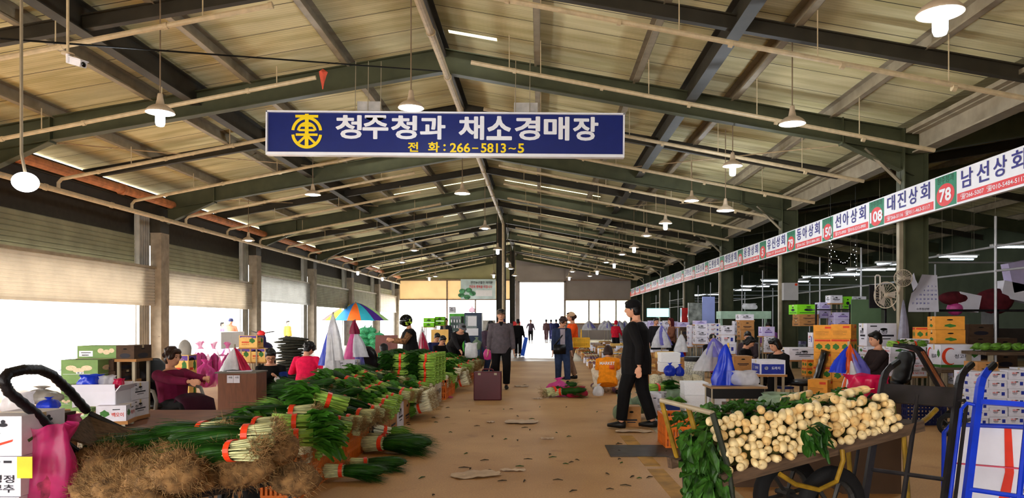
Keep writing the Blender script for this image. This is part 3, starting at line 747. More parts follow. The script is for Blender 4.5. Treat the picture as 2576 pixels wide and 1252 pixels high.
def cap(col, brim=True, bucket=False, visor=False):
    def f(I):
        g = MB(); s = I['s']; H = I['H']; hd = I['hd']
        if visor: g.lathe([(.097*s, 0), (.099*s, .05*s)], H(0, .01, .03), 18, rot=hd)
        elif bucket: g.lathe([(.135*s, -.02*s), (.10*s, .03*s), (.088*s, .10*s), (.03*s, .125*s)], H(0, .01, .03), 18, rot=hd)
        else: g.ell(H(0, .012, .045), (.096*s, .108*s, .085*s), hd, 16, 10)
        if brim:
            vs = []; n = 9
            for i in range(n):
                a = PI*i/(n-1)
                vs += [H(.085*math.cos(a), -.06-.02*math.sin(a), .045), H(.085*math.cos(a), -.07-.10*math.sin(a), .025)]
            g.add(vs+[v+Vector((0, 0, .008)) for v in vs], [(2*i, 2*i+1, 2*i+3, 2*i+2) for i in range(n-1)]+[(2*n+2*i, 2*n+2*i+2, 2*n+2*i+3, 2*n+2*i+1) for i in range(n-1)]+[(2*i+1, 2*n+2*i+1, 2*n+2*i+3, 2*i+3) for i in range(n-1)])
        g.build('hat' if bucket else 'cap', col, I['t'], True)
    return f
def glasses(I):
    H = I['H']; g = MB()
    for q in (-1, 1):
        g.tube([H(q*.033+.024*math.cos(a), -.104, .006+.017*math.sin(a)) for a in [2*PI*k/12 for k in range(12)]], .0025, 4, closed=True)
        g.tube([H(q*.057, -.10, .01), H(q*.08, -.0, .008)], .0025, 4)
    g.tube([H(-.01, -.105, .008), H(.01, -.105, .008)], .0025, 4)
    g.build('glasses', glass_m, I['t'])
def both(*fs):
    def f(I):
        for x in fs: x(I)
    return f
def part(name, mt, fn, smooth=True):
    def f(I):
        g = MB(); fn(g, I); g.build(name, mt, I['t'], smooth)
    return f
def cl(n, c, r=.85): return M('cloth_'+n, c, r, 0, .12, 14, .1, spec=.15)
blk = cl('black', (.065,.058,.062)); blk2 = cl('charcoal', (.12,.11,.12)); gry = cl('grey', (.34,.31,.33)); den = cl('denim', (.17,.21,.32)); den_d = cl('dark_denim', (.17,.22,.34))
org = cl('orange', (.95,.56,.10)); ored = cl('red_orange', (.93,.33,.10)); bei = cl('beige', (.52,.42,.35)); red = cl('red', (.85,.12,.22)); mar = cl('maroon', (.42,.08,.22)); crm = cl('cream', (.88,.83,.75))
nav = cl('navy', (.13,.15,.32)); brn = cl('brown', (.50,.32,.24)); pur = cl('purple', (.45,.25,.5)); dred = cl('deep_red', (.6,.08,.1)); wh = cl('white', (.85,.84,.86)); pnk = cl('pink', (.88,.10,.30))
F = lambda deg: R(deg)            # 0 faces the camera, 90 faces right (+X), -90 faces left, 180 faces away
def X(u, Y): return (u-U0)/FPX*Y

# 1 man in black walking left across the right edge of the aisle
person('man in a black jacket and black trousers walking left, beside the green sacks', (1.30, 10.05, 0), F(-112), blk, blk, 1.76, pel=(0, 0, .94), look=(8, 6),
       hands=((-.20, -.17, .80), (.24, .1, .84)), feet=((-.10, .20), (.09, -.18)), vox=.010, fat=1.3, jl=.12, extra=both(cap(blk, brim=False),
       part('cigarette', s_white, lambda g, I: g.cyl(I['wr'][0]+Vector((-.02, -.05, -.07)), I['wr'][0]+Vector((-.03, -.12, -.06)), .005))))
# 2 man in grey jacket and camouflage cap
camo = M('camouflage_cap', (.38,.34,.28), .8, 0, .5, 16)
person('man in a grey zip jacket, glasses and patterned cap walking towards the camera', (X(1260, 16.1), 16.1, 0), F(6), gry, blk, 1.75, hands=((-.27, -.06, .80), (.27, -.02, .82)), feet=((-.1, .10), (.11, -.1)), vox=.012, fat=1.14, jl=.08, extra=both(cap(camo), glasses,
       part('shirt_front', blk, lambda g, I: g.poly([I['P'](.49)+Vector((-.05, -.10, 0)), I['P'](.36)+Vector((0, -.145, 0)), I['P'](.49)+Vector((.05, -.10, 0))], (0, 1, 0), .01), False),
       part('zip', galv, lambda g, I: g.tube([I['P'](.36)+Vector((0, -.146, 0)), I['P'](.28)+Vector((0, -.15, 0))], .004), False)))
# 3 hooded woman behind him
person('woman with a black hood looking down, behind the man in the grey jacket', (X(1228, 19.6), 19.6, 0), F(38), cl('dusk', (.30,.24,.30)), den_d, 1.60, pel=(0, .05, .85), lean=(0, -.22, 1), look=(0, 25), hands=((-.24, -.25, .72), (.2, -.32, .75)), vox=.014, style='long', jl=.25)
# 4 distant walker with blue bag
I4 = person('person in black seen from behind carrying a blue folded bag', (X(1303, 31.5), 31.5, 0), F(182), blk, blk, 1.6, feet=((-.08, .12), (.08, -.12)), vox=.016, hands=((-.3, -.1, .8), (.24, 0, .8)))
t = tag(MB().box((0, 0, -.38), (.16, .1, .8), (0, R(12), 0)).build('folded_bag', M('blue_bag', (.08,.35,.85), .5), None, loc=(X(1319, 31.4), 31.4, .80)), 'bright blue folded bag carried by the distant walker in black', 'bag')
# 5.. far silhouettes by the door
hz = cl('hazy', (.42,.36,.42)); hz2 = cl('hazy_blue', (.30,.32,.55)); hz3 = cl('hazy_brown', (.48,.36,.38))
person('distant figure standing with arms akimbo in the bright end doorway', (X(1335, 55), 55, 0), F(0), hz, blk2, 1.66, hands=((-.30, -.05, 1.0), (.34, -.1, .8)), vox=.022)
for u, Y, c, lb in ((1374, 56, hz3, 'leftmost of the far group by the doorway, in brownish clothes'), (1386, 58, hz2, 'far figure in blue in the group by the doorway'), (1399, 54, nav, 'far figure in dark blue, right end of the group by the doorway')):
    person(lb, (X(u, Y), Y, 0), F(170), c, c, 1.68, vox=.024, feet=((-.08, .1), (.08, -.12)))
# 6 woman in denim jacket
bag_m = M('black_leather', (.04,.035,.04), .4)
person('curly-haired woman in a denim jacket and blue jeans looking down at produce', (X(1413, 17.4), 17.4, 0), F(8), den, den_d, 1.60, look=(35, 28), hands=((-.24, -.08, .76), (.25, -.06, .74)), feet=((-.08, .05), (.12, -.18)), vox=.012, hair=hair_br, style='curly', extra=both(glasses,
       part('grey_shirt', cl('light_grey', (.62,.58,.62)), lambda g, I: g.hexa([I['P'](a)+Vector((x, y, 0)) for a in (-.1, .44) for x, y in ((-.055, -.145), (.055, -.145), (.055, -.09), (-.055, -.09))]), False),
       part('shoulder_bag', bag_m, lambda g, I: g.box(I['P'](-.06)+Vector((-.08, -.17, 0)), (.28, .09, .22))),
       part('bag_strap', bag_m, lambda g, I: g.tube([I['P'](.03)+Vector((-.19, -.12, 0)), I['P'](.25)+Vector((-.04, -.16, 0)), I['P'](.46)+Vector((.12, -.07, 0))], [(.016, .005)]*3, 6))))
# 7 woman in orange jacket with beige visor, basket
visor = M('beige_visor', (.80,.66,.52), .7)
person('woman in a red-orange jacket and beige visor cap facing left with a yellow basket', (X(1440, 18.8), 18.8, 0), F(-75), ored, bei, 1.72, look=(-10, 4), hands=((-.18, -.34, 1.02), (.2, -.36, 1.02)), feet=((-.1, .10), (.1, -.15)), vox=.012, hair=hair_br, style='bun', fat=1.05, jl=.05, extra=cap(visor, visor=False))
bk = M('yellow_basket', (.93,.70,.10), .5)
x, y = X(1462, 18.3), 18.3; t = thing('basket', 'yellow plastic shopping basket held by the woman in orange', 'basket', (x, y, .83))
mb = MB(); w, d, h = .40, .28, .24
def crate_walls(mb, w, d, h, nb, t_=.012, rails=(.0, .5, 1.), bw=.018):
    for s_ in (-1, 1):
        for i in range(nb+1):
            mb.box((-w/2+w*i/nb, s_*d/2, h/2), (bw, t_, h))
        nn = max(2, int(nb*d/w))
        for i in range(nn+1): mb.box((s_*w/2, -d/2+d*i/nn, h/2), (t_, bw, h))
        for q in rails:
            mb.box((0, s_*d/2, .015+q*(h-.03)), (w, t_*1.4, .03)); mb.box((s_*w/2, 0, .015+q*(h-.03)), (t_*1.4, d, .03))
    mb.box((0, 0, .006), (w, d, .012))
crate_walls(mb, w, d, h, 16, bw=.016); mb.build('basket_body', bk, t)
mb = MB(); mb.tube([(-.0, -.14, h), (0, -.14, h+.12), (0, 0, h+.2), (0, .14, h+.12), (0, .14, h)], .01, 6); mb.build('handle', bk, t)
MB().ell((0, 0, .12), (.17, .12, .10)).build('contents', M('yellow_fruit', (.92,.75,.2), .5), t, True)
# 8 squatting woman in orange jacket, from behind
Y = 14.8
person('squatting woman in an orange printed jacket and cream trousers seen from behind', (X(1528, Y), Y, 0), F(172), org, crm, 1.62, pel=(0, .0, .33), lean=(0, -.42, 1), look=(0, 25), hands=((-.2, -.50, .30), (.2, -.50, .34)), feet=((-.2, -.20), (.2, -.20)), knee=(0, -1, 1.2), split=.5, vox=.012, hair=hair_br, style='bob', fat=1.12, jl=.03,
       extra=both(lambda I: text('MARKET', .30, .06, I['P'](.36)+Vector((0, .175, .0)), I['t'], s_white, PI, name='back_print'),
       part('back_patch', M('pink_print', (.85,.35,.2), .7), lambda g, I: g.box(I['P'](.27)+Vector((-.09, .165, 0)), (.10, .01, .09), (R(-23), 0, 0)))))
# 9 red jacket person far right of aisle
person('person in a red jacket and dark trousers bending among the far stalls', (X(1548, 33), 33, 0), F(150), red, blk2, 1.55, lean=(0, -.1, 1), hands=((-.25, -.3, .9), (.25, -.3, .9)), vox=.018, hair=red, style='short')
# 10-11 standing pair behind the man in black
person('person in dark clothes standing at the white boxes, left of the brown sweater', (X(1649, 23.5), 23.5, 0), F(15), blk2, blk, 1.62, vox=.016, look=(0, 15))
person('long-haired woman in a brown sweater standing sideways by the white cartons', (X(1690, 24), 24, 0), F(-80), brn, blk, 1.60, vox=.015, hair=cl('red_brown_hair', (.30,.10,.10)), style='long', hands=((-.1, -.3, 1.0), (.15, -.3, 1.0)))
# seated right
def seated(label, u, Y, face, top, bot, v_head, **k):
    z = EYE+(V0-v_head)/FPX*Y                         # crown height
    h = k.pop('h', 1.65); pz = (z-.80*h/1.72)/(h/1.72)
    a = dict(pel=(0, 0, max(.28, pz)), feet=((-.14, -.42), (.14, -.42)), hands=((-.14, -.38, max(.5, pz+.12)), (.14, -.40, max(.5, pz+.1))), knee=(0, -1, .6), lean=(0, -.15, 1), look=(0, 22), vox=.015)
    a.update(k); I = person(label, (X(u, Y), Y, 0), F(face), top, bot, h, **a)
    st = thing('stool', 'low stool under the %s' % label.split(',')[0][:60], 'stool', (X(u, Y), Y, 0))
    st.rotation_euler = (0, 0, F(face)); hh = max(.1, (a['pel'][2]*h/1.72-.14)); mb = MB()
    mb.lathe([(.16, hh-.03), (.17, hh-.015), (.16, hh)], n=14); mb.build('seat', M('stool_plastic', (.15,.2,.45), .5), st)
    for sx_ in (-1, 1):
        for sy_ in (-1, 1): MB().cyl((sx_*.10, sy_*.10, hh-.03), (sx_*.14, sy_*.14, 0), .016, 6).build('leg', galv, st)
    return I
seated('seated man with dark hair behind the clear bags', 1785, 19.5, 20, blk, blk, 835)
seated('seated person in black with bowed head beside the brown carton', 1868, 15.6, 60, blk, blk, 838, look=(0, 40), style='bob')
seated('seated dark-clothed man behind the bowed person in black', 1882, 17.5, -20, cl('smoke', (.22,.18,.2)), blk, 828)
seated('seated woman in black with chin-length hair leaning left at the open white carton', 1972, 12.6, -65, blk, blk, 840, style='bob', h=1.62, vox=.012, lean=(0, -.3, 1), look=(0, 25))
seated('seated man in a dark vest facing left, right of the yellow carton stack', 2208, 11.8, -85, cl('dark_vest', (.16,.12,.12)), blk, 829, vox=.011, lean=(0, .02, 1), look=(5, 12), h=1.70, fat=1.08)
seated('woman in purple at the stall left of the grey switch box', 1936, 20.5, -30, pur, blk, 806, hair=hair_b, style='bun')
# left side
seated('man with glasses in black seated on a low stool, cleaning a scallion bundle', 682, 12.2, 14, blk, blk, 871, h=1.72, vox=.010, look=(8, 30), hands=((-.11, -.33, .57), (.13, -.35, .55)), feet=((-.16, -.36), (.2, -.40)), split=.3, extra=both(glasses,
       part('white_glove', wh, lambda g, I: [g.ell(I['wr'][i]+Vector((0, -.05, -.02)), (.045, .06, .045)) for i in (0, 1)]),
       part('sleeve_blue', cl('royal', (.12,.2,.5)), lambda g, I: [g.tube([I['sh'][i].lerp(I['el'][i], .3), I['el'][i], I['el'][i].lerp(I['wr'][i], .5)], [.078, .072, .063], 10) for i in (0, 1)])))
seated('woman in a bright pink-red jacket seen from behind, bent over her work', 772, 13.3, 168, pnk, nav, 853, h=1.62, vox=.010, style='curly', lean=(.12, -.18, 1), look=(-25, 30), fat=1.18, hands=((-.3, -.34, .58), (.3, -.3, .6)))
seated('person in black on a wheeled chair, seen from behind', 968, 14.9, 200, blk, blk2, 858, vox=.014, look=(0, 25), fat=1.1)
helm = M('helmet_shell', (.04,.05,.04), .2); helmg = M('helmet_flame', (.72,.85,.25), .3)
def helmet(I):
    g = MB(); s = I['s']; g.ell(I['H'](0, .01, .025), (.135*s, .15*s, .145*s), I['hd'], 20, 14); g.build('helmet', helm, I['t'], True)
    g = MB()
    for q in (-1, 1):
        for (y0, z0, l) in ((-.02, .08, .10), (.04, .05, .12), (-.05, .02, .08)):
            p = [I['H'](q*(.112-.25*abs(z)), y, z) for y, z in ((y0, z0), (y0+.03, z0-.03), (y0+.01, z0-.07), (y0+.05, z0-l))]; g.tube(p, [.012, .026, .016, .03], 6)
    g.build('flame_decal', helmg, I['t'], True)
    g = MB(); g.ell(I['H'](0, -.11, .01), (.10*s, .05*s, .05*s), I['hd']); g.build('visor', M('smoky_visor', (.12,.12,.14), .1), I['t'], True)
    g = MB(); pts = [I['el'][0].lerp(I['wr'][0], .0), I['el'][0].lerp(I['wr'][0], .9)]
    for i in (0, 1): g.tube([I['sh'][i].lerp(I['el'][i], .25), I['el'][i], I['el'][i].lerp(I['wr'][i], .92)], [.080, .070, .054], 10)
    g.build('sleeve', M('cloth_patterned_brown', (.52,.36,.24), .85, 0, .4, 30), I['t'], True)
person('standing man in a black vest and flame-patterned motorcycle helmet facing left', (X(1033, 16.0), 16.0, 0), F(-68), blk, blk, 1.60, lean=(0, -.08, 1), look=(0, 20), hands=((-.16, -.40, 1.12), (.12, -.42, 1.14)), vox=.011, fat=1.25, style='none', extra=helmet)
seated('broad person in dark blue crouching beside the crates', 1095, 21, 30, nav, blk, 832, fat=1.3, look=(0, 35))
seated('smaller person in black crouching right of the one in dark blue', 1109, 20, 20, blk, blk, 838, look=(20, 35))
person('man in a black hoodie and grey cap bending over the produce row', (X(1150, 19.4), 19.4, 0), F(35), blk2, blk, 1.66, pel=(0, .15, .86), lean=(0, -.75, .8), look=(0, 30), hands=((-.15, -.62, .55), (.2, -.6, .5)), vox=.013, fat=1.15, extra=cap(cl('grey_cap', (.42,.42,.44))))
person('man in a dark patterned jacket standing left of the vending machines', (X(1122, 29), 29, 0), F(10), M('cloth_check', (.22,.24,.30), .9, 0, .5, 30), blk, 1.62, vox=.018)
# outside the left doorways
person('person outdoors in orange with a navy bucket hat, drinking', (X(581, 33), 33, -.13), F(20), cl('salmon', (.85,.45,.35)), wh, 1.74, hands=((-.05, -.22, 1.45), (.25, -.1, .9)), vox=.02, extra=cap(nav, brim=False, bucket=True))
person('outdoor passer-by in mauve walking beyond the shutters', (X(557, 34.5), 34.5, -.13), F(90), cl('mauve', (.6,.5,.7)), cl('lilac', (.6,.58,.75)), 1.6, vox=.022)
person('person outdoors in a yellow top and dark vest beyond the third shutter', (X(723, 40), 40, -.13), F(60), cl('mustard', (.8,.65,.3)), blk2, 1.68, vox=.022)
# woman in the office chair
leather = M('black_chair_leather', (.05,.045,.05), .35, 0, .2, 12)
chy = 9.1
IW = person('woman in a maroon fleece jacket seated in an office chair looking right', (X(438, chy), chy, 0), F(62), mar, blk, 1.62, pel=(0, .0, .44), lean=(0, .16, 1), look=(8, 8), hands=((-.12, -.46, .78), (.10, -.50, .80)), feet=((-.12, -.52), (.14, -.50)), knee=(0, -1, .8), vox=.010, hair=hair_br, style='curly', fat=1.15,
  extra=both(part('apron', cl('wine_net', (.20,.06,.13)), lambda g, I: g.tube([I['P'](.12)+Vector((0, -.19, 0)), I['P'](.02)+Vector((0, -.24, .02)), I['kn'][0].lerp(I['kn'][1], .5)+Vector((0, .10, .07)), I['kn'][0].lerp(I['kn'][1], .5)+Vector((0, -.05, .03)), I['kn'][0].lerp(I['kn'][1], .5)+Vector((0, -.12, -.12)), I['kn'][0].lerp(I['kn'][1], .5)+Vector((0, -.10, -.25))], [(.12, .02), (.19, .05), (.21, .055), (.22, .06), (.20, .03), (.17, .015)], 16, side=(1, 0, 0)))))
mesh_bag = M('dark_maroon_net', (.25,.06,.16), .8, 0, .3, 30)
def office_chair(label, loc, rz, arms=True, armm=None, mesh=None):
    t = thing('office_chair', label, 'chair', loc, rz); m_ = mesh or leather; g = armm or M('grey_plastic', (.55,.53,.5), .5)
    b = MB(); b.tube([(0, .02, .40), (0, .02, .46)], [(.25, .25)]*2, 16); b.ell((0, 0, .44), (.27, .26, .06)); b.build('seat', m_, t, True)
    b = MB()
    pr = []
    for i in range(13):
        q = i/12; z_ = .46+.52*q; bulge = .012*abs(math.sin(q*PI*3.5)); pr.append(((0, .24+.14*q, z_), ((.25-.03*q**2)*min(1, .75+2*q, .6+3*(1-q))+bulge, .062+bulge)))
    b.tube([p_ for p_, r_ in pr], [r_ for p_, r_ in pr], 18, side=(1, 0, 0))
    b.build('backrest', m_, t, True)
    if arms:
        for s_ in (-1, 1):
            b = MB(); b.tube([(s_*.29, -.18, .40), (s_*.32, -.24, .52), (s_*.32, -.18, .63), (s_*.32, .02, .66), (s_*.31, .18, .63), (s_*.28, .26, .5), (s_*.26, .22, .42)], .022, 8); b.build('armrest', g, t, True)
    b = MB(); b.cyl((0, 0, .12), (0, 0, .40), .03); b.build('gas_post', M('black_metal', (.06,.06,.06), .4), t)
    b = MB(); w = MB()
    for i in range(5):
        a = 2*PI*i/5; b.tube([(0, 0, .12), (.28*math.cos(a), .28*math.sin(a), .07)], [.03, .02], 6); w.ell((.28*math.cos(a), .28*math.sin(a), .035), (.035, .02, .035))
    b.build('star_base', MATS['black_metal'], t); w.build('caster', MATS['black_metal'], t, True)
    return t
office_chair('black padded office chair with grey looped armrests, under the maroon-clad woman', (X(432, chy)-.06, chy+.03, 0), F(62))
office_chair('black mesh office chair behind the produce row, with pale wire armrests', (X(945, 14.3), 14.3, 0), F(160), True, M('pale_metal', (.7,.7,.72), .3))
bake()
# ------------------------------------------------------------------ produce prototypes
lf_d = M('dark_green_leaf', (.16,.34,.08), .5, 0, .35, 9, trans=.25); lf_m = M('mid_green_leaf', (.25,.47,.12), .5, 0, .3, 9, trans=.25); lf_l = M('light_green_leaf', (.45,.64,.22), .5, 0, .25, 9, trans=.25)
st_p = M('pale_stem', (.84,.84,.62), .45, 0, .3, 70, stretch=(.12, 1, 1)); st_g = M('bright_green_stem', (.62,.78,.32), .45, 0, .35, 70, stretch=(.12, 1, 1)); root_m = M('tan_roots', (.62,.49,.32), .9, 0, .3, 30); root_d = M('brown_roots', (.52,.39,.24), .95, 0, .35, 20)
tape = M('orange_red_tape', (.90,.24,.10), .4, 0, .05); onion_w = M('onion_white', (.92,.90,.78), .4, 0, .06, 20)
rnd = random.Random(5)
def blade(mb, p, d, L_, w, droop, n=4, curl=0.):
    p = Vector(p); d = Vector(d).normalized(); sd = d.cross(Vector((0, 0, 1))); sd = (sd.normalized() if sd.length > .01 else Vector((0, 1, 0)))
    sd = (sd+Vector((0, 0, rnd.uniform(-.8, .8)))).normalized(); vs = []
    for i in range(n+1):
        t = i/n; c = p+d*(L_*t)+Vector((0, 0, -droop*L_*t*t))+Vector((0, curl*L_*t*t, 0)); ww = w*(1-t**3*.9)
        vs += [c-sd*ww, c+sd*ww]
    mb.add(vs, [(2*i, 2*i+1, 2*i+3, 2*i+2) for i in range(n)])
def leaf(mb, p, d, L_, w, droop=.3, cup=.3, n=4):
    p = Vector(p); d = Vector(d).normalized(); up = Vector((rnd.uniform(-.5, .5), rnd.uniform(-.5, .5), 1)); sd = d.cross(up).normalized(); nn = sd.cross(d); vs = []; m = 4
    for i in range(n+1):
        t = i/n; ww = w*math.sin(PI*(t*.86+.07))**.7*(1+.18*math.sin(i*9+L_*90)); c = p+d*(L_*t)+Vector((0, 0, -droop*L_*t*t))
        for j in range(m+1):
            q = j/m*2-1; vs.append(c+sd*(ww*q)+nn*(cup*ww*q*q+.12*w*math.sin(7*t+q*8)))
    mb.add(vs, [(i*(m+1)+j, i*(m+1)+j+1, (i+1)*(m+1)+j+1, (i+1)*(m+1)+j) for i in range(n) for j in range(m)])
def ring(mb, x, ry, rz, w=.03):
    n = 18; rings = [[Vector((x+a, ry*k*math.cos(2*PI*j/n), rz*k*math.sin(2*PI*j/n))) for j in range(n)] for a, k in ((-w/2, 1.0), (-w/2, 1.06), (w/2, 1.06), (w/2, 1.0))]
    mb.ring_tube(rings, False)
def fibres(mb, c, n, L_, spread, w=.0012, d=(-1, 0, -.3)):
    for _ in range(n):
        p = Vector(c)+Vector([rnd.uniform(-1, 1)*s for s in spread]); v = Vector(d)+Vector([rnd.uniform(-1.1, 1.1) for _ in range(3)]); v.normalize(); vs = []; L2 = L_*rnd.uniform(.5, 1.2)
        sd = v.orthogonal().normalized()*w; q = p.copy()
        for i in range(4):
            vs += [q-sd, q+sd]; v = (v+Vector([rnd.uniform(-.6, .6) for _ in range(3)])).normalized(); q = q+v*(L2/3)
        mb.add(vs, [(0, 1, 3, 2), (2, 3, 5, 4), (4, 5, 7, 6)])
def proto(nm, label, cat):
    return thing(nm, label, cat, (0, 0, -50))
def make_chive(n=260, L_=.36):
    t = proto('chive_bundle', 'chive bundle', 'chives')
    a = MB(); a.ell((.08, 0, 0), (.20, .075, .05), None, 12, 8)
    for _ in range(n):
        r = math.sqrt(rnd.random()); an = rnd.uniform(0, 2*PI); y, z = .055*r*math.cos(an), .045*r*math.sin(an)
        blade(a, (-.07, y, z), (1, y*4.6+rnd.uniform(-.05, .05), z*3+rnd.uniform(-.04, .06)), L_*rnd.uniform(.75, 1.12), .0034, rnd.uniform(.05, .22), 4, rnd.uniform(-.1, .1))
    a.build('leaves', lf_d, t)
    b = MB()
    for _ in range(70):
        r = math.sqrt(rnd.random()); an = rnd.uniform(0, 2*PI); y, z = .055*r*math.cos(an), .045*r*math.sin(an)
        b.tube([(-.06, y, z), (-.13, y*1.15, z*1.1), (-.20-rnd.uniform(0, .02), y*1.35, z*1.25)], [.004, .0045, .006], 5)
    b.build('stems', st_p, t, True)
    c = MB(); ring(c, -.085, .062, .052); c.build('tape', tape, t)
    d = MB(); fibres(d, (-.225, 0, 0), 170, .07, (.02, .075, .06)); d.build('roots', root_m, t)
    return t
def make_leafy(lm=lf_m, nl=44):
    t = proto('leafy_bundle', 'leafy bundle', 'greens')
    a = MB()
    for _ in range(nl):
        r = math.sqrt(rnd.random()); an = rnd.uniform(0, 2*PI); y, z = .07*r*math.cos(an), .06*r*math.sin(an)
        leaf(a, (rnd.uniform(-.02, .10), y, z), (1, y*5+rnd.uniform(-.3, .3), z*5+rnd.uniform(-.2, .5)), rnd.uniform(.11, .18), rnd.uniform(.035, .055), rnd.uniform(.1, .6))
    a.build('leaves', lm, t)
    b = MB()
    for _ in range(60):
        r = math.sqrt(rnd.random()); an = rnd.uniform(0, 2*PI); y, z = .055*r*math.cos(an), .048*r*math.sin(an)
        b.tube([(.03, y*1.1, z*1.1), (-.06, y, z), (-.19-rnd.uniform(0, .02), y*1.25, z*1.2)], [.005, .007, rnd.uniform(.006, .011)], 5)
    b.build('stems', st_g, t, True)
    c = MB(); ring(c, -.07, .062, .055); c.build('tape', tape, t)
    return t
def make_onion():
    t = proto('scallion_bundle', 'scallion bundle', 'scallions')
    a = MB()
    for _ in range(60):
        r = math.sqrt(rnd.random()); an = rnd.uniform(0, 2*PI); y, z = .06*r*math.cos(an), .05*r*math.sin(an)
        p = Vector((-.02, y, z)); d = Vector((1, y*3+rnd.uniform(-.15, .15), z*3+rnd.uniform(-.1, .2))).normalized(); L_ = rnd.uniform(.18, .3)
        a.tube([p, p+d*L_*.5, p+d*L_+Vector((0, 0, -.05))], [.006, .0065, .001], 5)
    a.build('leaves', lf_l, t, True)
    b = MB()
    for _ in range(46):
        r = math.sqrt(rnd.random()); an = rnd.uniform(0, 2*PI); y, z = .062*r*math.cos(an), .052*r*math.sin(an)
        b.tube([(-.0, y, z), (-.12, y*1.2, z*1.1), (-.17, y*1.35, z*1.3), (-.195, y*1.4, z*1.3)], [.006, .008, .013, .004], 6)
    b.build('bulbs', onion_w, t, True)
    c = MB(); ring(c, -.055, .068, .058); c.build('tape', tape, t)
    d = MB(); fibres(d, (-.20, 0, 0), 90, .06, (.01, .08, .065)); d.build('roots', root_m, t)
    return t
def make_spinach():
    t = make_leafy(lf_d, 60); t.name = 'spinach_bundle'; t['category'] = 'greens'
    return t
PR = {'chive': make_chive(), 'leafy': make_leafy(), 'onion': make_onion(), 'spinach': make_spinach()}
first = {k: True for k in PR}
DESC = {'chive': 'dark green chive bundle tied with orange-red tape', 'leafy': 'pale-stemmed leafy bundle tied with orange-red tape', 'onion': 'white-bulbed scallion bundle tied with orange-red tape', 'spinach': 'dark leafy spinach bundle tied with orange-red tape'}
def put(k, loc, rot, label=None, group=None, sc=1.):
    o = PR[k]
    if first[k]: first[k] = False; KIDS(o)
    else: o = dup(o)
    o.location = loc; o.rotation_euler = rot; o.scale = (sc,)*3
    if label: o['label'] = label
    else: o['label'] = DESC[k]+' in the heap left of the aisle'
    if group: o['group'] = group
    elif 'group' in o: del o['group']
    return o
def fx(y): return -1.98+.026*(y-6)
for y0, y1, kinds, cols in ((6.25, 7.3, ('leafy', 'onion', 'leafy'), 2), (7.3, 8.5, ('onion', 'leafy', 'chive'), 2), (8.5, 9.7, ('chive', 'chive', 'leafy'), 3), (9.7, 11.2, ('leafy', 'leafy', 'chive'), 3), (11.2, 12.2, ('leafy', 'chive', 'onion'), 3), (14.0, 15.6, ('leafy', 'onion'), 2), (15.6, 16.8, ('leafy', 'chive'), 1), (16.9, 20.4, ('chive', 'chive', 'leafy'), 2)):
    y = y0
    while y < y1:
        for c in range(cols):
            z = .44+.10*c+rnd.uniform(-.03, .04) if c < 3 else .66+rnd.uniform(-.05, .05)
            k = kinds[rnd.randrange(len(kinds))]
            flip = rnd.random() < .15
            put(k, (fx(y)-.17-.37*c+rnd.uniform(-.05, .05), y+rnd.uniform(-.06, .06), z), (rnd.uniform(-.3, .3), -.22+rnd.uniform(-.15, .1), (0 if flip else PI)+rnd.uniform(-.45, .45)), None, 'tied bundles heaped left of the aisle', rnd.uniform(.95, 1.25))
            if c < 2 and rnd.random() < .8:
                put(k, (fx(y)-.20-.37*c, y+rnd.uniform(-.1, .1), z-.13), (0, 0, PI+rnd.uniform(-.3, .3)), None, 'tied bundles heaped left of the aisle', 1.1)
        y += .24
for y in (12.3, 12.65, 13.0, 13.35):                   # tall spinach stack on the white printed carton
    for q in range(4):
        for c in (0, 1): put('spinach', (fx(y)-.18-.42*c, y+rnd.uniform(-.03, .03), .47+.13*q), (rnd.uniform(-.2, .2), 0, PI+rnd.uniform(-.15, .15)), 'bundle of dark leafy spinach in the tall stack on the white printed carton', 'spinach stacked on the printed carton', 1.2)
for y in (10.9, 11.2, 11.5, 15.4, 15.8): put('onion', (fx(y)+.0, y, .16), (0, .3, PI), 'rooty scallion bundle set on the floor against the produce heap', 'rooty bundles at the foot of the heap', 1.25); put('onion', (fx(y)-.05, y+.1, .32), (0, .1, PI), 'rooty scallion bundle set on the floor against the produce heap', 'rooty bundles at the foot of the heap', 1.2)
# bundles on the aisle floor
put('chive', (-1.66, 8.45, .10), (0, 0, -.12), 'large chive bundle on the aisle floor, upper of the big pair', None, 1.5)
put('chive', (-1.62, 8.15, .12), (0, -.05, -.2), 'large chive bundle on the aisle floor, front of the big pair', None, 1.6)
put('onion', (-1.78, 8.75, .14), (0, .2, .3), 'scallion bundle behind the pair of large chive bundles on the floor', None, 1.3)
put('chive', (-1.72, 6.75, .10), (0, 0, .05), 'dark chive bundle on the floor nearest the camera by the orange crates', None, 1.15)
put('chive', (-1.60, 7.15, .09), (0, 0, .25), 'chive bundle on the floor just behind the nearest one', None, 1.1)
# crates and cartons under the heap
crate_o = M('orange_crate', (.85,.42,.08), .5, 0, .12, 6); crate_b = M('black_crate', (.06,.055,.06), .5)
def crate(label, loc, w, d, h, mt=crate_o, group=None, rz=0):
    t = thing('plastic_crate', label, 'crate', loc, rz, group); mb = MB(); crate_walls(mb, w, d, h, 11, .014, (0, .33, .66, 1.), .02); mb.build('crate_body', mt, t)
    mb = MB(); [mb.box((s_*w/2, 0, h-.015), (.03, d+.03, .035)) for s_ in (-1, 1)]; [mb.box((0, s_*d/2, h-.015), (w+.03, .03, .035)) for s_ in (-1, 1)]; mb.build('rim', mt, t)
    return t
ord_ = ['nearest', 'second', 'third', 'fourth', 'fifth', 'sixth', 'seventh', 'eighth']
for i in range(5): crate('orange slatted crate under the produce, %s in the front row' % ord_[i], (fx(6.3)-.22, 6.3+.49*i, 0), .42, .47, .34)
crate('black crate between the orange crates and the cartons under the produce', (fx(8.7)-.24, 8.72, 0), .40, .3, .33, crate_b)
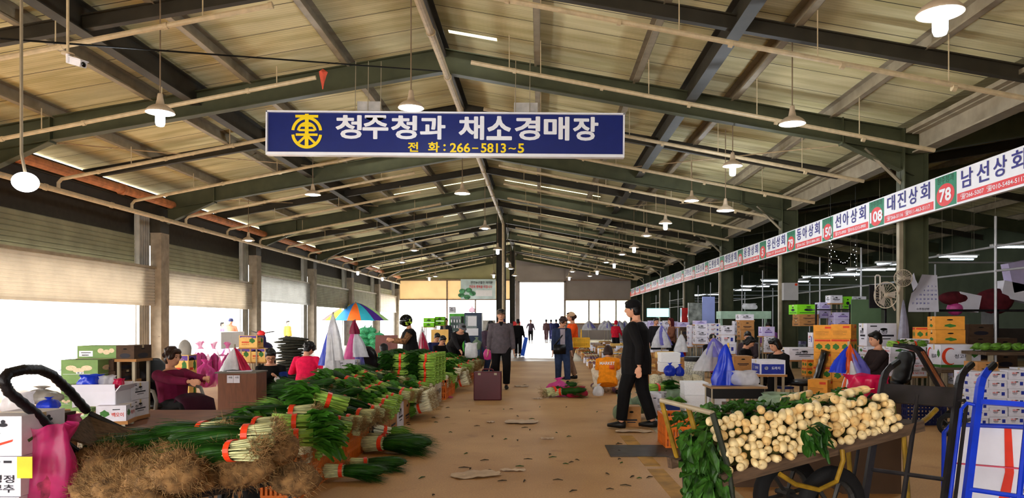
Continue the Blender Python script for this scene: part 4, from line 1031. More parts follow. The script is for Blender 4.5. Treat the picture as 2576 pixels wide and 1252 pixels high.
for i in range(3): crate('orange crate beyond the white printed carton, %s of its row' % ord_[i], (fx(14.1)-.22, 14.05+.5*i, 0), .42, .47, .36)
for i in range(7): crate('orange crate in the far row behind the maroon case, %s from the front' % ord_[i], (fx(17)-.24, 16.9+.52*i, 0), .42, .48, .38)
# ------------------------------------------------------------------ carts and hand trucks
bmet = M('worn_black_tube', (.16,.15,.16), .4, .3, .25, 9); wrap = M('black_wrapped_tape', (.07,.05,.07), .45, 0, .2, 30, .3); plank = M('weathered_plank', (.36,.28,.21), .8, 0, .25, 6, .3, stretch=(1, 8, 8)); ytube = M('yellow_worn_tube', (.56,.43,.10), .5, 0, .3, 9)
tyre = M('tyre_rubber', (.06,.055,.055), .8, 0, .15, 20, .2); rim_m = M('rim_metal', (.22,.21,.20), .5, .4)
def wheel(parent, loc, r, w, rot=(0, 0, 0), spokes=6):
    n = 28; mb = MB(); prof = [(r*.70, -w/2), (r*.93, -w/2), (r, -w*.25), (r, w*.25), (r*.93, w/2), (r*.70, w/2)]
    mb.ring_tube([[Vector((z, q*math.cos(2*PI*k/n), q*math.sin(2*PI*k/n))) for k in range(n)] for q, z in prof+[prof[0]]], False)
    t = mb.build('tyre', tyre, parent, True, loc, rot)
    mb = MB(); mb.tube([(0, r*.68*math.cos(2*PI*k/20), r*.68*math.sin(2*PI*k/20)) for k in range(20)], w*.28, 6, closed=True)
    mb.tube([(-w*.6, 0, 0), (w*.6, 0, 0)], r*.16, 10)
    for k in range(spokes):
        a = 2*PI*k/spokes; mb.tube([(0, r*.1*math.cos(a), r*.1*math.sin(a)), (0, r*.68*math.cos(a), r*.68*math.sin(a))], [w*.16, w*.22], 5)
    mb.build('rim', rim_m, t)
    return t
# left cart with the root heap
A = Vector((-2.87, 4.72, .55)); tx = Vector((.73, -.68, 0)).normalized(); ty = Vector((.68, .73, 0)).normalized(); LL, DD = 1.33, .75
def C1(x, y, z=0): return A+tx*x+ty*y+Vector((0, 0, z))
ct = thing('handcart', 'black framed handcart at lower left with taped handle, carrying rooty bundles', 'handcart', (0, 0, 0))
mb = MB()
for x, y in ((0, 0),): pass
mb.tube([C1(LL, -.0), C1(0, 0), C1(-.03, .06), C1(-.03, DD-.06), C1(0, DD), C1(LL, DD)], .026, 10); mb.tube([C1(LL, .0, -.10), C1(.25, 0, -.10), C1(.12, 0, -.05)], .022, 8)
for x in (.45, .9, 1.3): mb.tube([C1(x, 0, -.02), C1(x, DD, -.02)], .018, 8)
mb.build('frame', bmet, ct)
mb = MB()
for i in range(6): mb.hexa([C1(0, .02+.12*i, .0), C1(LL, .02+.12*i, .0), C1(LL, .13+.12*i, .0), C1(0, .13+.12*i, .0)]+[C1(0, .02+.12*i, .02), C1(LL, .02+.12*i, .02), C1(LL, .13+.12*i, .02), C1(0, .13+.12*i, .02)])
mb.build('bed', plank, ct)
hp = [A+Vector((0, 0, .01)), Vector(at(150, 1100, 4.52)), Vector(at(90, 1040, 4.35)), Vector(at(22, 985, 4.18)), Vector(at(8, 955, 4.15)), Vector(at(22, 938, 4.2)), Vector(at(60, 929, 4.3)), Vector(at(100, 929, 4.45)), Vector(at(132, 943, 4.58)), Vector(at(175, 983, 4.75)), Vector(at(225, 1040, 4.95)), C1(0, .5)]
mb = MB(); mb.tube([hp[0], hp[1]], .02, 8); mb.tube([hp[-2], hp[-1]], .02, 8); mb.build('handle_tube', bmet, ct)
pts = []; rr = []
for a, b in zip(hp[1:-1], hp[2:-1]):
    for i in range(8): pts.append(a.lerp(b, i/8)); rr.append(.027+.0045*(len(pts) % 2))
mb = MB(); mb.tube(pts, rr, 10); mb.build('taped_grip', wrap, ct, True)
mb = MB(); mb.poly([hp[1]+Vector((.02, 0, -.0)), hp[-2]+Vector((0, 0, -.02)), C1(.0, .45, .06), C1(.02, .05, .08)], (0, 0, 1), .015); mb.build('headboard', plank, ct)
MB().cyl(hp[1], Vector(at(200, 1250, 4.35)), .009).build('stay_rod', bmet, ct)
for x, y in ((.08, .03), (.08, DD-.03), (1.2, .03), (1.2, DD-.03)): MB().tube([C1(x, y), C1(x+.03, y, -.55)], .018, 8).build('leg', bmet, ct)
ang = math.atan2(ty.y, ty.x)
for y in (.12, DD-.12): wheel(ct, C1(.72, y, -.29), .26, .07, (0, 0, ang))
# hairy root heap (uncountable fibres over the lumps of piled bundles)
mb = MB(); rr2 = random.Random(9)
lumps = []
for i in range(26):
    x = rr2.uniform(.02, LL+.12); y = rr2.uniform(-.08, .34); lumps.append((x, y, rr2.uniform(-.08, .0)+.03*(y > .1)+(.05 if x > 1.0 else 0), rr2.uniform(.09, .13)))
for i in range(12): x = rr2.uniform(.45, LL+.1); lumps.append((x, rr2.uniform(-.16, -.02), rr2.uniform(-.16, -.06), .11))
for i in range(14): lumps.append((LL+rr2.uniform(-.06, .14), rr2.uniform(-.05, DD-.05), rr2.uniform(-.05, .18), rr2.uniform(.09, .12)))
for x, y, z, r in lumps:
    p = C1(x, y, z+.04); n0 = len(mb.v); mb.ell(p, (r*1.15, r, r*.8), None, 12, 8)
    for i in range(n0, len(mb.v)):
        q = Vector(mb.v[i]); d = (q-p); mb.v[i] = tuple(p+d*(1+.18*math.sin(q.x*60)*math.sin(q.y*55+q.z*40)))
core = mb
heap = thing('root_heap', 'shaggy tan brown heap of rooty bundle ends covering the left handcart', 'roots'); heap['kind'] = 'stuff'
core.build('root_lumps', root_d, heap, True)['kind'] = 'stuff'
mb = MB(); mb2 = MB()
for x, y, z, r in lumps:
    p = C1(x, y, z+.04)
    for _ in range(400):
        d = Vector((rr2.gauss(0, 1), rr2.gauss(0, 1), rr2.gauss(.2, 1))).normalized(); q = p+Vector((d.x*r*1.12, d.y*r, d.z*r*.8)); v = (d+Vector([rr2.uniform(-1, 1) for _ in range(3)])*.9).normalized()
        t_ = mb if _ % 3 else mb2; sd = v.orthogonal().normalized()*.0013; vs = []
        for i in range(4):
            vs += [q-sd*(1-.2*i), q+sd*(1-.2*i)]; v = (v+Vector([rr2.uniform(-.9, .9) for _ in range(3)])).normalized(); q = q+v*.022
        t_.add(vs, [(0, 1, 3, 2), (2, 3, 5, 4), (4, 5, 7, 6)])
o = mb.build('root_fibres', root_m, heap); o['kind'] = 'stuff'; o = mb2.build('root_fibres', M('dark_roots', (.38,.26,.14), .95, 0, .3, 20), heap); o['kind'] = 'stuff'
# chive bundles lying on the heap
def B(u, v, Y, rz, k, lb, sc=1.1, ry=0.): put(k, at(u, v, Y), (0, ry, rz), lb, None, sc)
B(575, 1096, 3.98, PI+.12, 'chive', 'chive bundle on the root heap, upper right one with red printed tape', 1.12, .03)
B(545, 1136, 3.85, PI-.15, 'chive', 'chive bundle on the root heap, lower one nearest the camera', 1.05, .1)
B(480, 1082, 4.75, PI-.25, 'chive', 'chive bundle on the heap behind the upper right one', 1.1, .05)
B(340, 1112, 4.85, PI+.3, 'chive', 'dark chive bundle at the left end of the handcart', 1.1, .08)
B(360, 1096, 5.3, PI-.0, 'chive', 'chive bundle at the back left of the handcart load', 1.1, .05)
B(420, 1100, 4.85, PI+.1, 'chive', 'chive bundle in the middle of the handcart load', 1.0, .05)
B(620, 1066, 5.2, PI-.2, 'chive', 'chive bundle on the far side of the handcart load', 1.05, .0)
put('chive', at(700, 1040, 6.8), (0, 0, PI+.1), 'long chive bundle on the plank between the desk box and the crates', None, 1.5)
put('leafy', at(770, 1062, 6.2), (0, 0, .2), 'pale-stemmed leafy bundle nearest the root heap, upper one', None, 1.3)
put('leafy', at(775, 1100, 5.9), (0, 0, .3), 'bright-stemmed bundle just right of the root heap, lower one', None, 1.3)
put('leafy', at(800, 1000, 7.2), (0, -.3, PI+.3), 'leafy bundle at the back left edge of the produce heap', None, 1.4)

# right cart with radishes
cr = thing('handcart', 'wooden handcart at lower right loaded with white radishes', 'handcart')
tv = Vector((.93, .37, .15)).normalized(); sv = Vector((-.37, .93, 0)).normalized(); uv = tv.cross(sv).normalized(); A2 = Vector((1.10, 4.30, .54))
def C2(x, y, z=0): return A2+tv*x+sv*y+uv*z
cr.matrix_world = Matrix.Translation(A2) @ Matrix((tv, sv, uv)).transposed().to_4x4()
# (children are built in the cart's own frame)
mb = MB(); mb.box((.75, .02, 0), (1.6, .05, .07)); mb.box((.75, .58, 0), (1.6, .05, .07))
mb.build('side_rail', plank, cr)
mb = MB()
for i in range(5): mb.box((.75, .09+.11*i, .02), (1.58, .10, .02))
mb.build('bed', plank, cr)
mb = MB(); mb.tube([(.0, .0, -.6), (-.0, .0, .06), (-.06, -.0, .40)], .018, 8); mb.build('post', M('green_black_tube', (.16,.18,.14), .5, 0, .2), cr)
mb = MB(); mb.tube([(-.06, .0, .40), (-.06, .56, .42)], .016, 8); mb.build('top_rail', galv, cr)
for y in (.25, .56): MB().tube([(-.06, y, .41), (0, y, .02)], .016, 8).build('yellow_post', ytube, cr)
for x, y in ((.04, .05), (.04, .55), (1.42, .05), (1.42, .55)): MB().tube([(x, y, -.02), (x-.04, y, -.45-.23*(x > 1))], .017, 8).build('leg', ytube if x > 1 else bmet, cr)
mb = MB(); mb.tube([(.33, -.03, -.04), (.42, -.05, -.12), (.58, -.06, -.19), (.72, -.06, -.17), (.80, -.05, -.06), (.82, -.03, .0)], .015, 8); mb.build('bent_tube', ytube, cr)
mb = MB(); mb.tube([(1.5, .02, .0), (1.62, .02, .04), (1.7, .02, .08)], .017, 8); mb.tube([(1.5, .58, .0), (1.62, .58, .04), (1.7, .58, .08)], .017, 8); mb.build('pull_handle', ytube, cr)
for y, z in ((.08, 0), (.50, 0)): wheel(cr, (.78, y, -.385), .265, .08, (0, 0, PI/2), 6)
MB().tube([(.78, .0, -.385), (.78, .6, -.385)], .018, 8).build('axle', bmet, cr)
mb = MB(); mb.box((.75, .32, .09), (1.4, .40, .14)); mb.box((.72, .38, .16), (1.3, .30, .06)); mb.build('packing', M('straw_packing', (.42,.40,.20), .9, 0, .3, 14), cr)
# radishes
rad_m = M('radish_skin', (.93,.84,.64), .45, 0, .10, 12); rad2 = M('radish_skin_warm', (.90,.76,.52), .45, 0, .14, 12)
def radish_mesh(m_):
    mb = MB(); pf = [(.012, -.10), (.022, -.085), (.029, -.05), (.032, -.015), (.031, .01), (.026, .026), (.016, .038), (.007, .044), (.003, .052), (.0018, .085)]
    mb.lathe(pf, n=14, wob=lambda a, i: 1+.05*math.sin(2*a+i)); return mb.mesh('radish', m_, True)
RM = [radish_mesh(rad_m), radish_mesh(rad2)]
q = random.Random(21); out = (-sv).to_track_quat('Z', 'Y').to_matrix()
def put_rad(x, y, z, d=None, sc=1., lb='white radish in the stacked wall on the right handcart', g='radishes on the right handcart'):
    p = C2(x, y, z); dd = (Vector((-.22, -.95, .03))+tv*q.uniform(-.35, .35)+uv*q.uniform(-.3, .3)).normalized() if d is None else d
    m_ = dd.to_track_quat('Z', 'Y').to_matrix().to_4x4() @ Matrix.Rotation(q.uniform(0, 6), 4, 'Z')
    o = link('radish', RM[q.randrange(3) % 2]); o.matrix_world = Matrix.Translation(p) @ m_ @ Matrix.Scale(sc, 4); tag(o, lb, 'radish', g)
row = 0
for row in range(9):
    z = .055+row*.044; n = 26; xm = 1.36
    for i in range(n):
        x = .0+(i+(row % 2)*.5)*xm/n+q.uniform(-.008, .008)
        zt = .335-.10*max(0, x-.2)
        if z > zt+q.uniform(-.02, .02): continue
        put_rad(x, -.02+row*.025+q.uniform(-.025, .02), z+q.uniform(-.012, .012), None, q.uniform(.60, 1.02))
for i in range(7): put_rad(1.0+.07*i, .36+q.uniform(-.03, .03), .235, (tv*q.uniform(-1, 1)-sv*.6+uv*.1).normalized(), .95, 'larger radish lying on top of the greens on the right handcart', 'radishes on top of the greens')
for i in range(5): put_rad(.86+.05*i, .5, .25, (tv*-.8-sv*.6).normalized(), .95, 'larger radish lying on top of the greens on the right handcart', 'radishes on top of the greens')
mb = MB(); rnd.seed(4)
for i in range(460):                                   # tops over the left end and along the back
    if i < 190: x, y, z = rnd.uniform(-.13, .02), rnd.uniform(.02, .30), rnd.uniform(-.18, .28); x += -.05*(.3-z); d = (rnd.uniform(-.7, .1), rnd.uniform(-.8, .2), rnd.uniform(-1, .3))
    else: x, y, z = rnd.uniform(.0, 1.45), rnd.uniform(.20, .62), rnd.uniform(.20, .30)-.05*rnd.random(); z += .02-.09*(x-.3); d = (rnd.uniform(-1, 1), rnd.uniform(-.6, .6), rnd.uniform(.1, .8))
    leaf(mb, (x, y, z), d, rnd.uniform(.07, .14), rnd.uniform(.022, .042), rnd.uniform(.2, .7), .5)
o = mb.build('radish_greens', M('radish_leaf', (.22,.40,.12), .5, 0, .5, 14, trans=.15)); o.matrix_world = cr.matrix_world.copy(); tag(o, 'mass of green radish tops hanging over the left end and back of the radish cart', 'radish leaves', None, 'stuff')
o.matrix_world = Matrix.Translation(A2) @ Matrix((tv, sv, uv)).transposed().to_4x4()
mb = MB()
for i in range(26): leaf(mb, (rnd.uniform(.50, .64), -.07, rnd.uniform(.08, .22)), (rnd.uniform(-.5, .5), -.6, rnd.uniform(-1, .2)), rnd.uniform(.06, .12), .025, .3)
o = mb.build('stray_leaves', lf_d); o.matrix_world = Matrix.Translation(A2) @ Matrix((tv, sv, uv)).transposed().to_4x4(); tag(o, 'few dark leaves poking out of the middle of the radish wall', 'radish leaves', None, 'stuff')

# hand trucks
def truck(label, base, rz, lean, m_, w=.42, h=1.12, slats=None, wood=None, outer=True, grips=True, wr=.13, plate=True, rr_=.027):
    t = thing('hand_truck', label, 'hand truck', base); t.rotation_euler = Euler((lean, 0, rz), 'XYZ')
    for s_ in (-1, 1):
        MB().tube([(s_*w/2, 0, .03), (s_*w/2, 0, h*.9), (s_*w/2, .02, h*.95), (s_*w/2, .10, h*1.02)], rr_, 4).build('rail', m_, t)
        if grips: MB().tube([(s_*w/2, .09, h*1.01), (s_*w/2, .22, h*1.09)], .023, 10).build('grip', M('rubber_grip', (.04,.035,.04), .5), t)
        if outer: MB().tube([(s_*w/2, 0, h*.80), (s_*(w/2+.05), -.03, h*.80), (s_*(w/2+.07), -.05, h*.76), (s_*(w/2+.07), -.05, .05), (s_*w/2, 0, .03)], .011, 8).build('guard_rail', m_, t)
        wheel(t, (s_*(w/2+.05), .10, .06), wr, .06, (0, 0, 0), 5)
    for z in (h*.36, h*.06): MB().tube([(-w/2, 0, z), (w/2, 0, z)], .014, 6).build('crossbar', m_, t)
    if wood is None: MB().box((0, 0, h*.82), (w, .02, .13 if slats else .03)).build('top_plate', m_, t)
    MB().tube([(0, 0, .03), (0, 0, h*.82)], .016, 6).build('middle_bar', m_, t)
    if wood:
        for i in range(3): MB().box(((i-1)*w/3.2, -.01, h*.5), (w/4.2, .02, h*.8)).build('wood_slat', wood, t)
    if plate: MB().box((0, -.11, .015), (w+.1, .22, .012)).build('toe_plate', m_, t)
    return t
truck('black hand truck with rubber grips standing right of the radish cart', (2.23, 4.62, .09), R(-44), R(-24), bmet, slats=True, w=.47, h=1.17)
bl = M('blue_painted_tube', (.06,.20,.72), .4, 0, .15, 8)
truck('blue hand truck at the right edge with a strapped white carton', (2.56, 4.02, .09), R(-46), R(-22), bl, w=.52, h=1.16)
wood = M('varnished_orange_wood', (.66,.36,.18), .5, 0, .2, 6)
truck('hand truck with brown wooden slats leaning behind the black one', (5.45, 9.55, .14), R(55), R(-28), bmet, w=.42, h=1.15, wood=wood, wr=.15, outer=False)
# ------------------------------------------------------------------ cartons
c_white = M('white_card', (.86,.85,.90), .7, 0, .05, 4); c_lil = M('lilac_card', (.76,.72,.88), .7, 0, .05, 4); c_or = M('orange_card', (.90,.60,.22), .75, 0, .06, 4); c_kr = M('kraft_card', (.68,.48,.28), .8, 0, .08, 4); c_gr = M('sage_card', (.48,.60,.36), .75, 0, .06, 4); c_lime = M('lime_card', (.50,.85,.12), .6, 0, .06, 4); c_yel = M('yellow_card', (.92,.74,.42), .75, 0, .06, 4); c_dk = M('dark_card', (.30,.22,.16), .8, 0, .1, 4)  # the last card is plain dark brown
ink = M('black_ink', (.10,.09,.14), .6); inkb = M('blue_ink', (.14,.20,.60), .6); inkr = M('red_ink', (.85,.25,.12), .6); inkg = M('green_ink', (.22,.45,.16), .6); inkp = M('purple_ink', (.38,.25,.60), .6); mush = M('mushroom_print', (.90,.80,.66), .6, 0, .1, 20)
hole = M('dark_hole', (.05,.04,.04), .9); tape_c = M('clear_tape', (.80,.72,.56), .3)
def flat(mb, pts, face):     # unit carton faces: 0 front (-Y), 1 left (-X), 2 right (+X)
    e = .505
    f = {0: lambda a, z: (a, -e, z), 1: lambda a, z: (-e, -a, z), 2: lambda a, z: (e, a, z)}[face]
    mb.add([f(a, z) for a, z in pts], [tuple(range(len(pts)))])
def rc(x0, z0, x1, z1): return [(x0, z0), (x1, z0), (x1, z1), (x0, z1)]
def oval(x, z, a, b, n=14): return [(x+a*math.cos(2*PI*k/n), z+b*math.sin(2*PI*k/n)) for k in range(n)]
def blob(x, z, a, b, n=12): return [(x+a*(1+.25*math.sin(3*k))*math.cos(2*PI*k/n), z+b*(1+.25*math.cos(2*k))*math.sin(2*PI*k/n)) for k in range(n)]
STY = {
 'white': (c_white, [(ink, [rc(-.30, .42, .30, .50), rc(-.18, .30, .2, .34), rc(-.4, .85, -.2, .90)])], [('청정', ink, -.1, .62, .4, .16)], True),
 'leek': (c_white, [(inkg, [blob(.1, .25, .22, .07)]), (ink, [rc(-.42, .86, -.1, .89)])], [('청정', ink, .22, .80, .34, .14), ('부추', ink, .22, .60, .34, .14), ('산', ink, -.32, .22, .22, .2)], False),
 'cuke': (c_white, [(inkg, [blob(-.22, .5, .16, .2)]), (ink, [rc(.05, .72, .3, .78)])], [('백오이', inkr, .22, .42, .40, .28)], False),
 'pepper': (c_white, [(inkr, [[(-.1, .22), (.3, .36), (.32, .42), (-.12, .28)]]), (inkg, [[(-.35, .30), (.0, .5), (.05, .58), (-.38, .38)]]), (ink, [oval(.1, .78, .1, .05), oval(.1, .86, .05, .05)])], [], False),
 'leekbig': (c_white, [(ink, [rc(-.3, .86, .05, .88), rc(.12, .84, .3, .90)])], [('청정', ink, .1, .44, .52, .2), ('부추', ink, .1, .20, .52, .2)], False),
 'lilac': (c_lil, [(inkp, [rc(-.3, .35, .3, .46), rc(-.2, .56, .2, .62)])], [], True),
 'flatw': (c_white, [(inkb, [rc(.18, .35, .36, .75)]), (ink, [rc(-.3, .5, -.02, .56), rc(-.26, .38, -.05, .42)])], [('배추', inkr, -.15, .68, .3, .2)], True),
 'orange': (c_or, [(inkr, [rc(.1, .74, .42, .88)]), (ink, [rc(-.4, .50, .3, .515), rc(-.4, .42, .3, .435), rc(-.4, .34, .1, .355), rc(-.4, .26, .25, .275)])], [], False),
 'orangeveg': (c_or, [(inkr, [rc(-.45, .80, .45, .94)]), (inkg, [blob(-.22, .42, .17, .2), blob(.25, .42, .17, .2)])], [], False),
 'orangehole': (c_or, [(inkg, [blob(0, .3, .2, .12)])], [], True),
 'kraft': (c_kr, [(ink, [rc(-.3, .30, .3, .38), rc(-.22, .2, .22, .25)])], [], True),
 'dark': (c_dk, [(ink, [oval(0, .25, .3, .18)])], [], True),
 'mushroom': (c_gr, [(mush, [oval(-.22, .66, .15, .11), oval(.2, .66, .15, .11), oval(-.02, .56, .16, .10)]), (s_white, [rc(-.45, .40, .3, .41), rc(-.08, .42, .12, .5)])], [('표고', ink, .02, .46, .16, .07)], False),
 'mushlid': (c_gr, [(mush, [oval(.1, .6, .08, .2), oval(.25, .5, .09, .2), oval(.38, .62, .07, .18)]), (s_white, [rc(-.45, .15, -.1, .6)]), (ink, [rc(-.4, .42, -.15, .48), rc(-.38, .22, -.2, .3)])], [], False),
 'lime': (c_lime, [(ink, [oval(0, .45, .2, .14)]), (inkg, [rc(-.4, .12, .4, .2)])], [], True),
 'pumpkin': (c_yel, [(inkp, [rc(-.45, .78, .45, .97)]), (c_yel, [oval(-.1, .78, .35, .12)]), (inkg, [blob(.22, .58, .16, .2)]), (inkr, [rc(-.35, .40, .05, .50)])], [('늙은호박', inkr, -.15, .28, .4, .1)], False),
 'blue': (M('blue_card', (.10,.16,.42), .6, 0, .06), [(s_white, [oval(-.3, .7, .1, .1)]), (ink, [blob(.1, .45, .25, .08)])], [], False),
 'bluepanel': (c_white, [(inkb, [rc(-.45, .05, .45, .72)]), (s_white, [oval(-.25, .45, .08, .12)])], [('도라지', s_white, .12, .45, .34, .2)], False),
 'bigw': (c_white, [(inkr, [[( -.28+.20*math.cos(a), .5+.38*math.sin(a)) for a in [R(q) for q in range(60, 301, 20)]]+[(-.24+.15*math.cos(a), .5+.32*math.sin(a)) for a in [R(q) for q in range(300, 59, -20)]]]), (inkg, [rc(-.5, .02, .5, .14), blob(.33, .62, .10, .16)])], [('청고추', ink, .02, .5, .36, .18)], False),
 'styro': (M('styrofoam', (.95,.95,.97), .6, 0, .03, 20), [], [], False),
}
PROTO = {}
def box_proto(st):
    base, prints, texts, hh = STY[st]
    t = thing('cardboard_box', 'carton', 'carton' if st != 'styro' else 'styrofoam box', (0, 0, -40)); t.name = 'cardboard_box' if st != 'styro' else 'styrofoam_box'
    mb = MB(); mb.b2((-.5, -.5, 0), (.5, .5, 1))
    if st == 'styro':
        mb = MB(); mb.b2((-.48, -.48, 0), (.48, .48, .74)); mb.b2((-.5, -.5, .75), (.5, .5, 1)); mb.b2((-.47, -.47, .72), (.47, .47, .77)); mb.b2((-.16, -.5, .42), (.16, -.47, .56))
    mb.build('carton_body' if st != 'styro' else 'foam_body', base, t)
    if st != 'styro':
        mb = MB(); mb.b2((-.5, -.05, 1.0), (.5, .05, 1.004)); mb.b2((-.503, -.05, .78), (-.5, .05, 1)); mb.b2((.5, -.05, .78), (.503, .05, 1)); mb.build('sealing_tape', tape_c, t)
    faces = (0, 1, 2)
    for m_, shapes in prints:
        mb = MB()
        for k in faces:
            for s_ in shapes: flat(mb, s_, k)
        mb.build('print', m_, t)
    for s_, m_, x, z, w, h in texts:
        text(s_, w, h, (x, -.508, z), t, m_); link('lettering', text_mesh(s_, .012, m_), t, (-.508, -x, z), (0, 0, -PI/2), (w, 1, h)); link('lettering', text_mesh(s_, .012, m_), t, (.508, x, z), (0, 0, PI/2), (w, 1, h))
    if hh:
        mb = MB(); [flat(mb, oval(0, .74, .11, .055), k) for k in faces]; mb.build('hand_hole', hole, t)
    return t
def carton(st, loc, size, rz, label, group=None):
    if st not in PROTO: PROTO[st] = o = box_proto(st); KIDS(o)
    else: o = dup(PROTO[st])
    o.location = loc; o.rotation_euler = (0, 0, rz); o.scale = size; o['label'] = label
    if group: o['group'] = group
    elif 'group' in o: del o['group']
    o['category'] = 'carton' if st != 'styro' else 'styrofoam box'
    return o
ORD = {1: ['only one'], 2: ['lower', 'upper'], 3: ['bottom', 'middle', 'top']}
def ordn(i, n):
    if n in ORD: return ORD[n][i]
    if i == 0: return 'bottom'
    if i == n-1: return 'top'
    return ['second', 'third', 'fourth', 'fifth', 'sixth', 'seventh', 'eighth', 'ninth', 'tenth', 'eleventh', 'twelfth', 'thirteenth', 'fourteenth', 'fifteenth'][i-1]+' from the bottom'
srn = random.Random(77)
def stack(u0, u1, vt, vb, Y, n, st, desc, place, rz=0., d=None, ground=True, jit=.01):
    """a stack whose nearest face spans those bounds at distance Y; carried down to the floor"""
    x0, _, zt = at(u0, vt, Y); x1, _, z0 = at(u1, vb, Y); w = x1-x0; h = (zt-z0)/n; d = d or w*1.1
    ex = max(0, round(z0/h)) if ground else 0
    if ex >= 2:                                       # the pile stands on a low trestle
        t = thing('trestle_table', 'low trestle holding the %s box %s' % (desc.split(' ')[0], place), 'table', ((x0+x1)/2, Y+d/2, 0), rz)
        MB().b2((-w/2-.02, -d/2, z0-.03), (w/2+.02, d/2, z0)).build('table_top', c_kr, t)
        for a in (-1, 1):
            for b in (-1, 1): MB().b2((a*w*.42-.015, b*d*.42-.015, 0), (a*w*.42+.015, b*d*.42+.015, z0-.03)).build('leg', galv, t)
        ex = 0; ground = False
    tot = n+ex; base = 0 if ground else z0; h = (zt-base)/tot
    for i in range(tot):
        s_ = st if isinstance(st, str) else st[min(max(0, i-ex), len(st)-1)]
        if tot == 1: lb = '%s carton %s' % (desc, place)
        else: lb = '%s %s carton %s' % (ordn(i, tot).replace(' from the bottom', '-lowest'), desc, place)
        carton(s_, ((x0+x1)/2+srn.uniform(-jit, jit), Y+d/2+srn.uniform(-jit, jit), base+i*h+.0015*(i > 0)), (w, d, h*.985), rz+srn.uniform(-.03, .03), lb.replace('styro carton', 'styrofoam box'))
# right side, near to far
crate('orange plastic crate at the right edge of the aisle, by the radish leaves', (1.62+.02, 8.75, 0), .40, .55, .37)
stack(1722, 1783, 962, 1050, 10.9, 3, 'styro', 'white styro', 'behind the orange crate at right', d=.42)
stack(1786, 1830, 985, 1050, 11.3, 2, 'styro', 'white styro', 'beside the three-high foam boxes', d=.4)
stack(1640, 1662, 990, 1068, 10.4, 1, 'leek', 'white printed', 'at the aisle edge right of the man in black', d=.45)
stack(1667, 1712, 1018, 1062, 10.7, 1, 'blue', 'dark blue', 'holding cucumbers beside the foam boxes')
stack(1564, 1612, 1022, 1075, 10.25, 1, 'kraft', 'small brown', 'by the feet of the man in black', d=.28)
stack(1662, 1712, 887, 935, 13.4, 2, 'styro', 'white styro', 'carrying blue bags behind the net sacks')
stack(1913, 1977, 905, 942, 10.2, 1, 'bluepanel', 'open blue and white', 'in front of the leaning woman in black', d=.38)
stack(1845, 1892, 895, 925, 11.2, 1, 'kraft', 'brown handled', 'left of the open blue and white one')
stack(1868, 1910, 926, 942, 11.6, 1, 'kraft', 'low brown', 'just under the brown handled one')
RY = -.62
stack(2050, 2098, 955, 992, 11.6, 1, 'orange', 'yellow', 'at the bottom left of the yellow pile', RY)
stack(2063, 2110, 817, 955, 12.3, 4, ['orange', 'orangeveg', 'orange', 'orangeveg'][::-1], 'yellow-orange', 'left column of the bright yellow pile', RY, .33)
stack(2112, 2160, 815, 990, 12.1, 5, ['orange', 'orangeveg', 'orange', 'orangeveg', 'orange'], 'yellow-orange', 'right column of the bright yellow pile', RY, .42)
stack(2240, 2330, 872, 946, 13.2, 4, 'cuke', 'white cucumber', 'right of the man in the dark vest', d=.4)
stack(2185, 2238, 872, 950, 13.6, 4, 'cuke', 'white cucumber', 'behind the man in the dark vest', d=.4)
stack(2365, 2467, 866, 925, 12.6, 1, 'bigw', 'big white crescent-printed', 'behind the slatted hand truck', d=.42)
stack(2290, 2365, 852, 870, 14.2, 1, 'white', 'long white', 'under the open orange one by the calendar column', d=.4)
stack(2313, 2352, 822, 853, 14.4, 1, 'orangeveg', 'open orange', 'below the calendar', -.3)
stack(2352, 2386, 812, 853, 14.3, 1, 'dark', 'brown shaded', 'right of the open orange one')
stack(2364, 2432, 795, 863, 13.8, 2, 'orangehole', 'orange handled', 'right of the calendar column', -.2, .5)
stack(2436, 2498, 815, 905, 14.6, 3, 'dark', 'dark brown', 'behind the orange handled ones', 0, .5)
stack(2500, 2560, 850, 925, 15.5, 2, 'dark', 'dark brown', 'far right in the shade')
stack(2442, 2487, 935, 1060, 10.3, 6, 'flatw', 'flat white', 'left column of the block at the right edge', d=.42)
for i, (a, b) in enumerate(((2489, 2535), (2537, 2583), (2585, 2631))): stack(a, b, 935-4*i, 1068, 10.35+.02*i, 6, 'flatw', 'flat white', ['second', 'third', 'fourth'][i]+' column of the block at the right edge', d=.42)
stack(2460, 2512, 910, 936, 10.6, 1, 'kraft', 'tan open', 'on top of the flat white block', d=.34)
stack(2180, 2265, 812, 870, 15.6, 1, 'white', 'large white', 'behind the man in the dark vest, topmost', d=.4)
stack(1985, 2062, 875, 905, 14.0, 1, 'white', 'open white', 'left of the yellow pile')
stack(2044, 2072, 836, 873, 14.6, 1, 'flatw', 'tilted white numbered', 'left of the yellow pile, above the open white one')
stack(2030, 2062, 905, 945, 13.6, 2, 'orangeveg', 'red and brown', 'left of the yellow pile near the floor')
stack(2005, 2062, 765, 790, 19.4, 1, 'lime', 'lime green', 'on the storage rack right of the grey switch box', ground=False); stack(2012, 2060, 790, 820, 19.0, 2, 'kraft', 'brown', 'on the storage rack under the lime green one', ground=False)
stack(2062, 2092, 760, 800, 19.2, 2, 'lilac', 'lilac', 'on the storage rack, left of the white square one', ground=False)
stack(2090, 2120, 742, 762, 19.0, 1, 'white', 'white square', 'tilted high on the storage rack'); stack(2122, 2143, 745, 776, 19.1, 1, 'lime', 'tall lime green', 'on the storage rack beside the white square one', ground=False)
stack(2146, 2180, 745, 762, 19.3, 1, 'white', 'blue-white', 'on top of the second lime green one', ground=False); stack(2148, 2182, 763, 777, 19.0, 1, 'lime', 'low lime green', 'right end of the storage rack')
stack(2100, 2140, 785, 822, 18.6, 2, 'lilac', 'grey lilac', 'in the storage rack under the tall lime one', ground=False); stack(2142, 2182, 785, 825, 18.5, 2, 'dark', 'black', 'in the storage rack at right', ground=False)
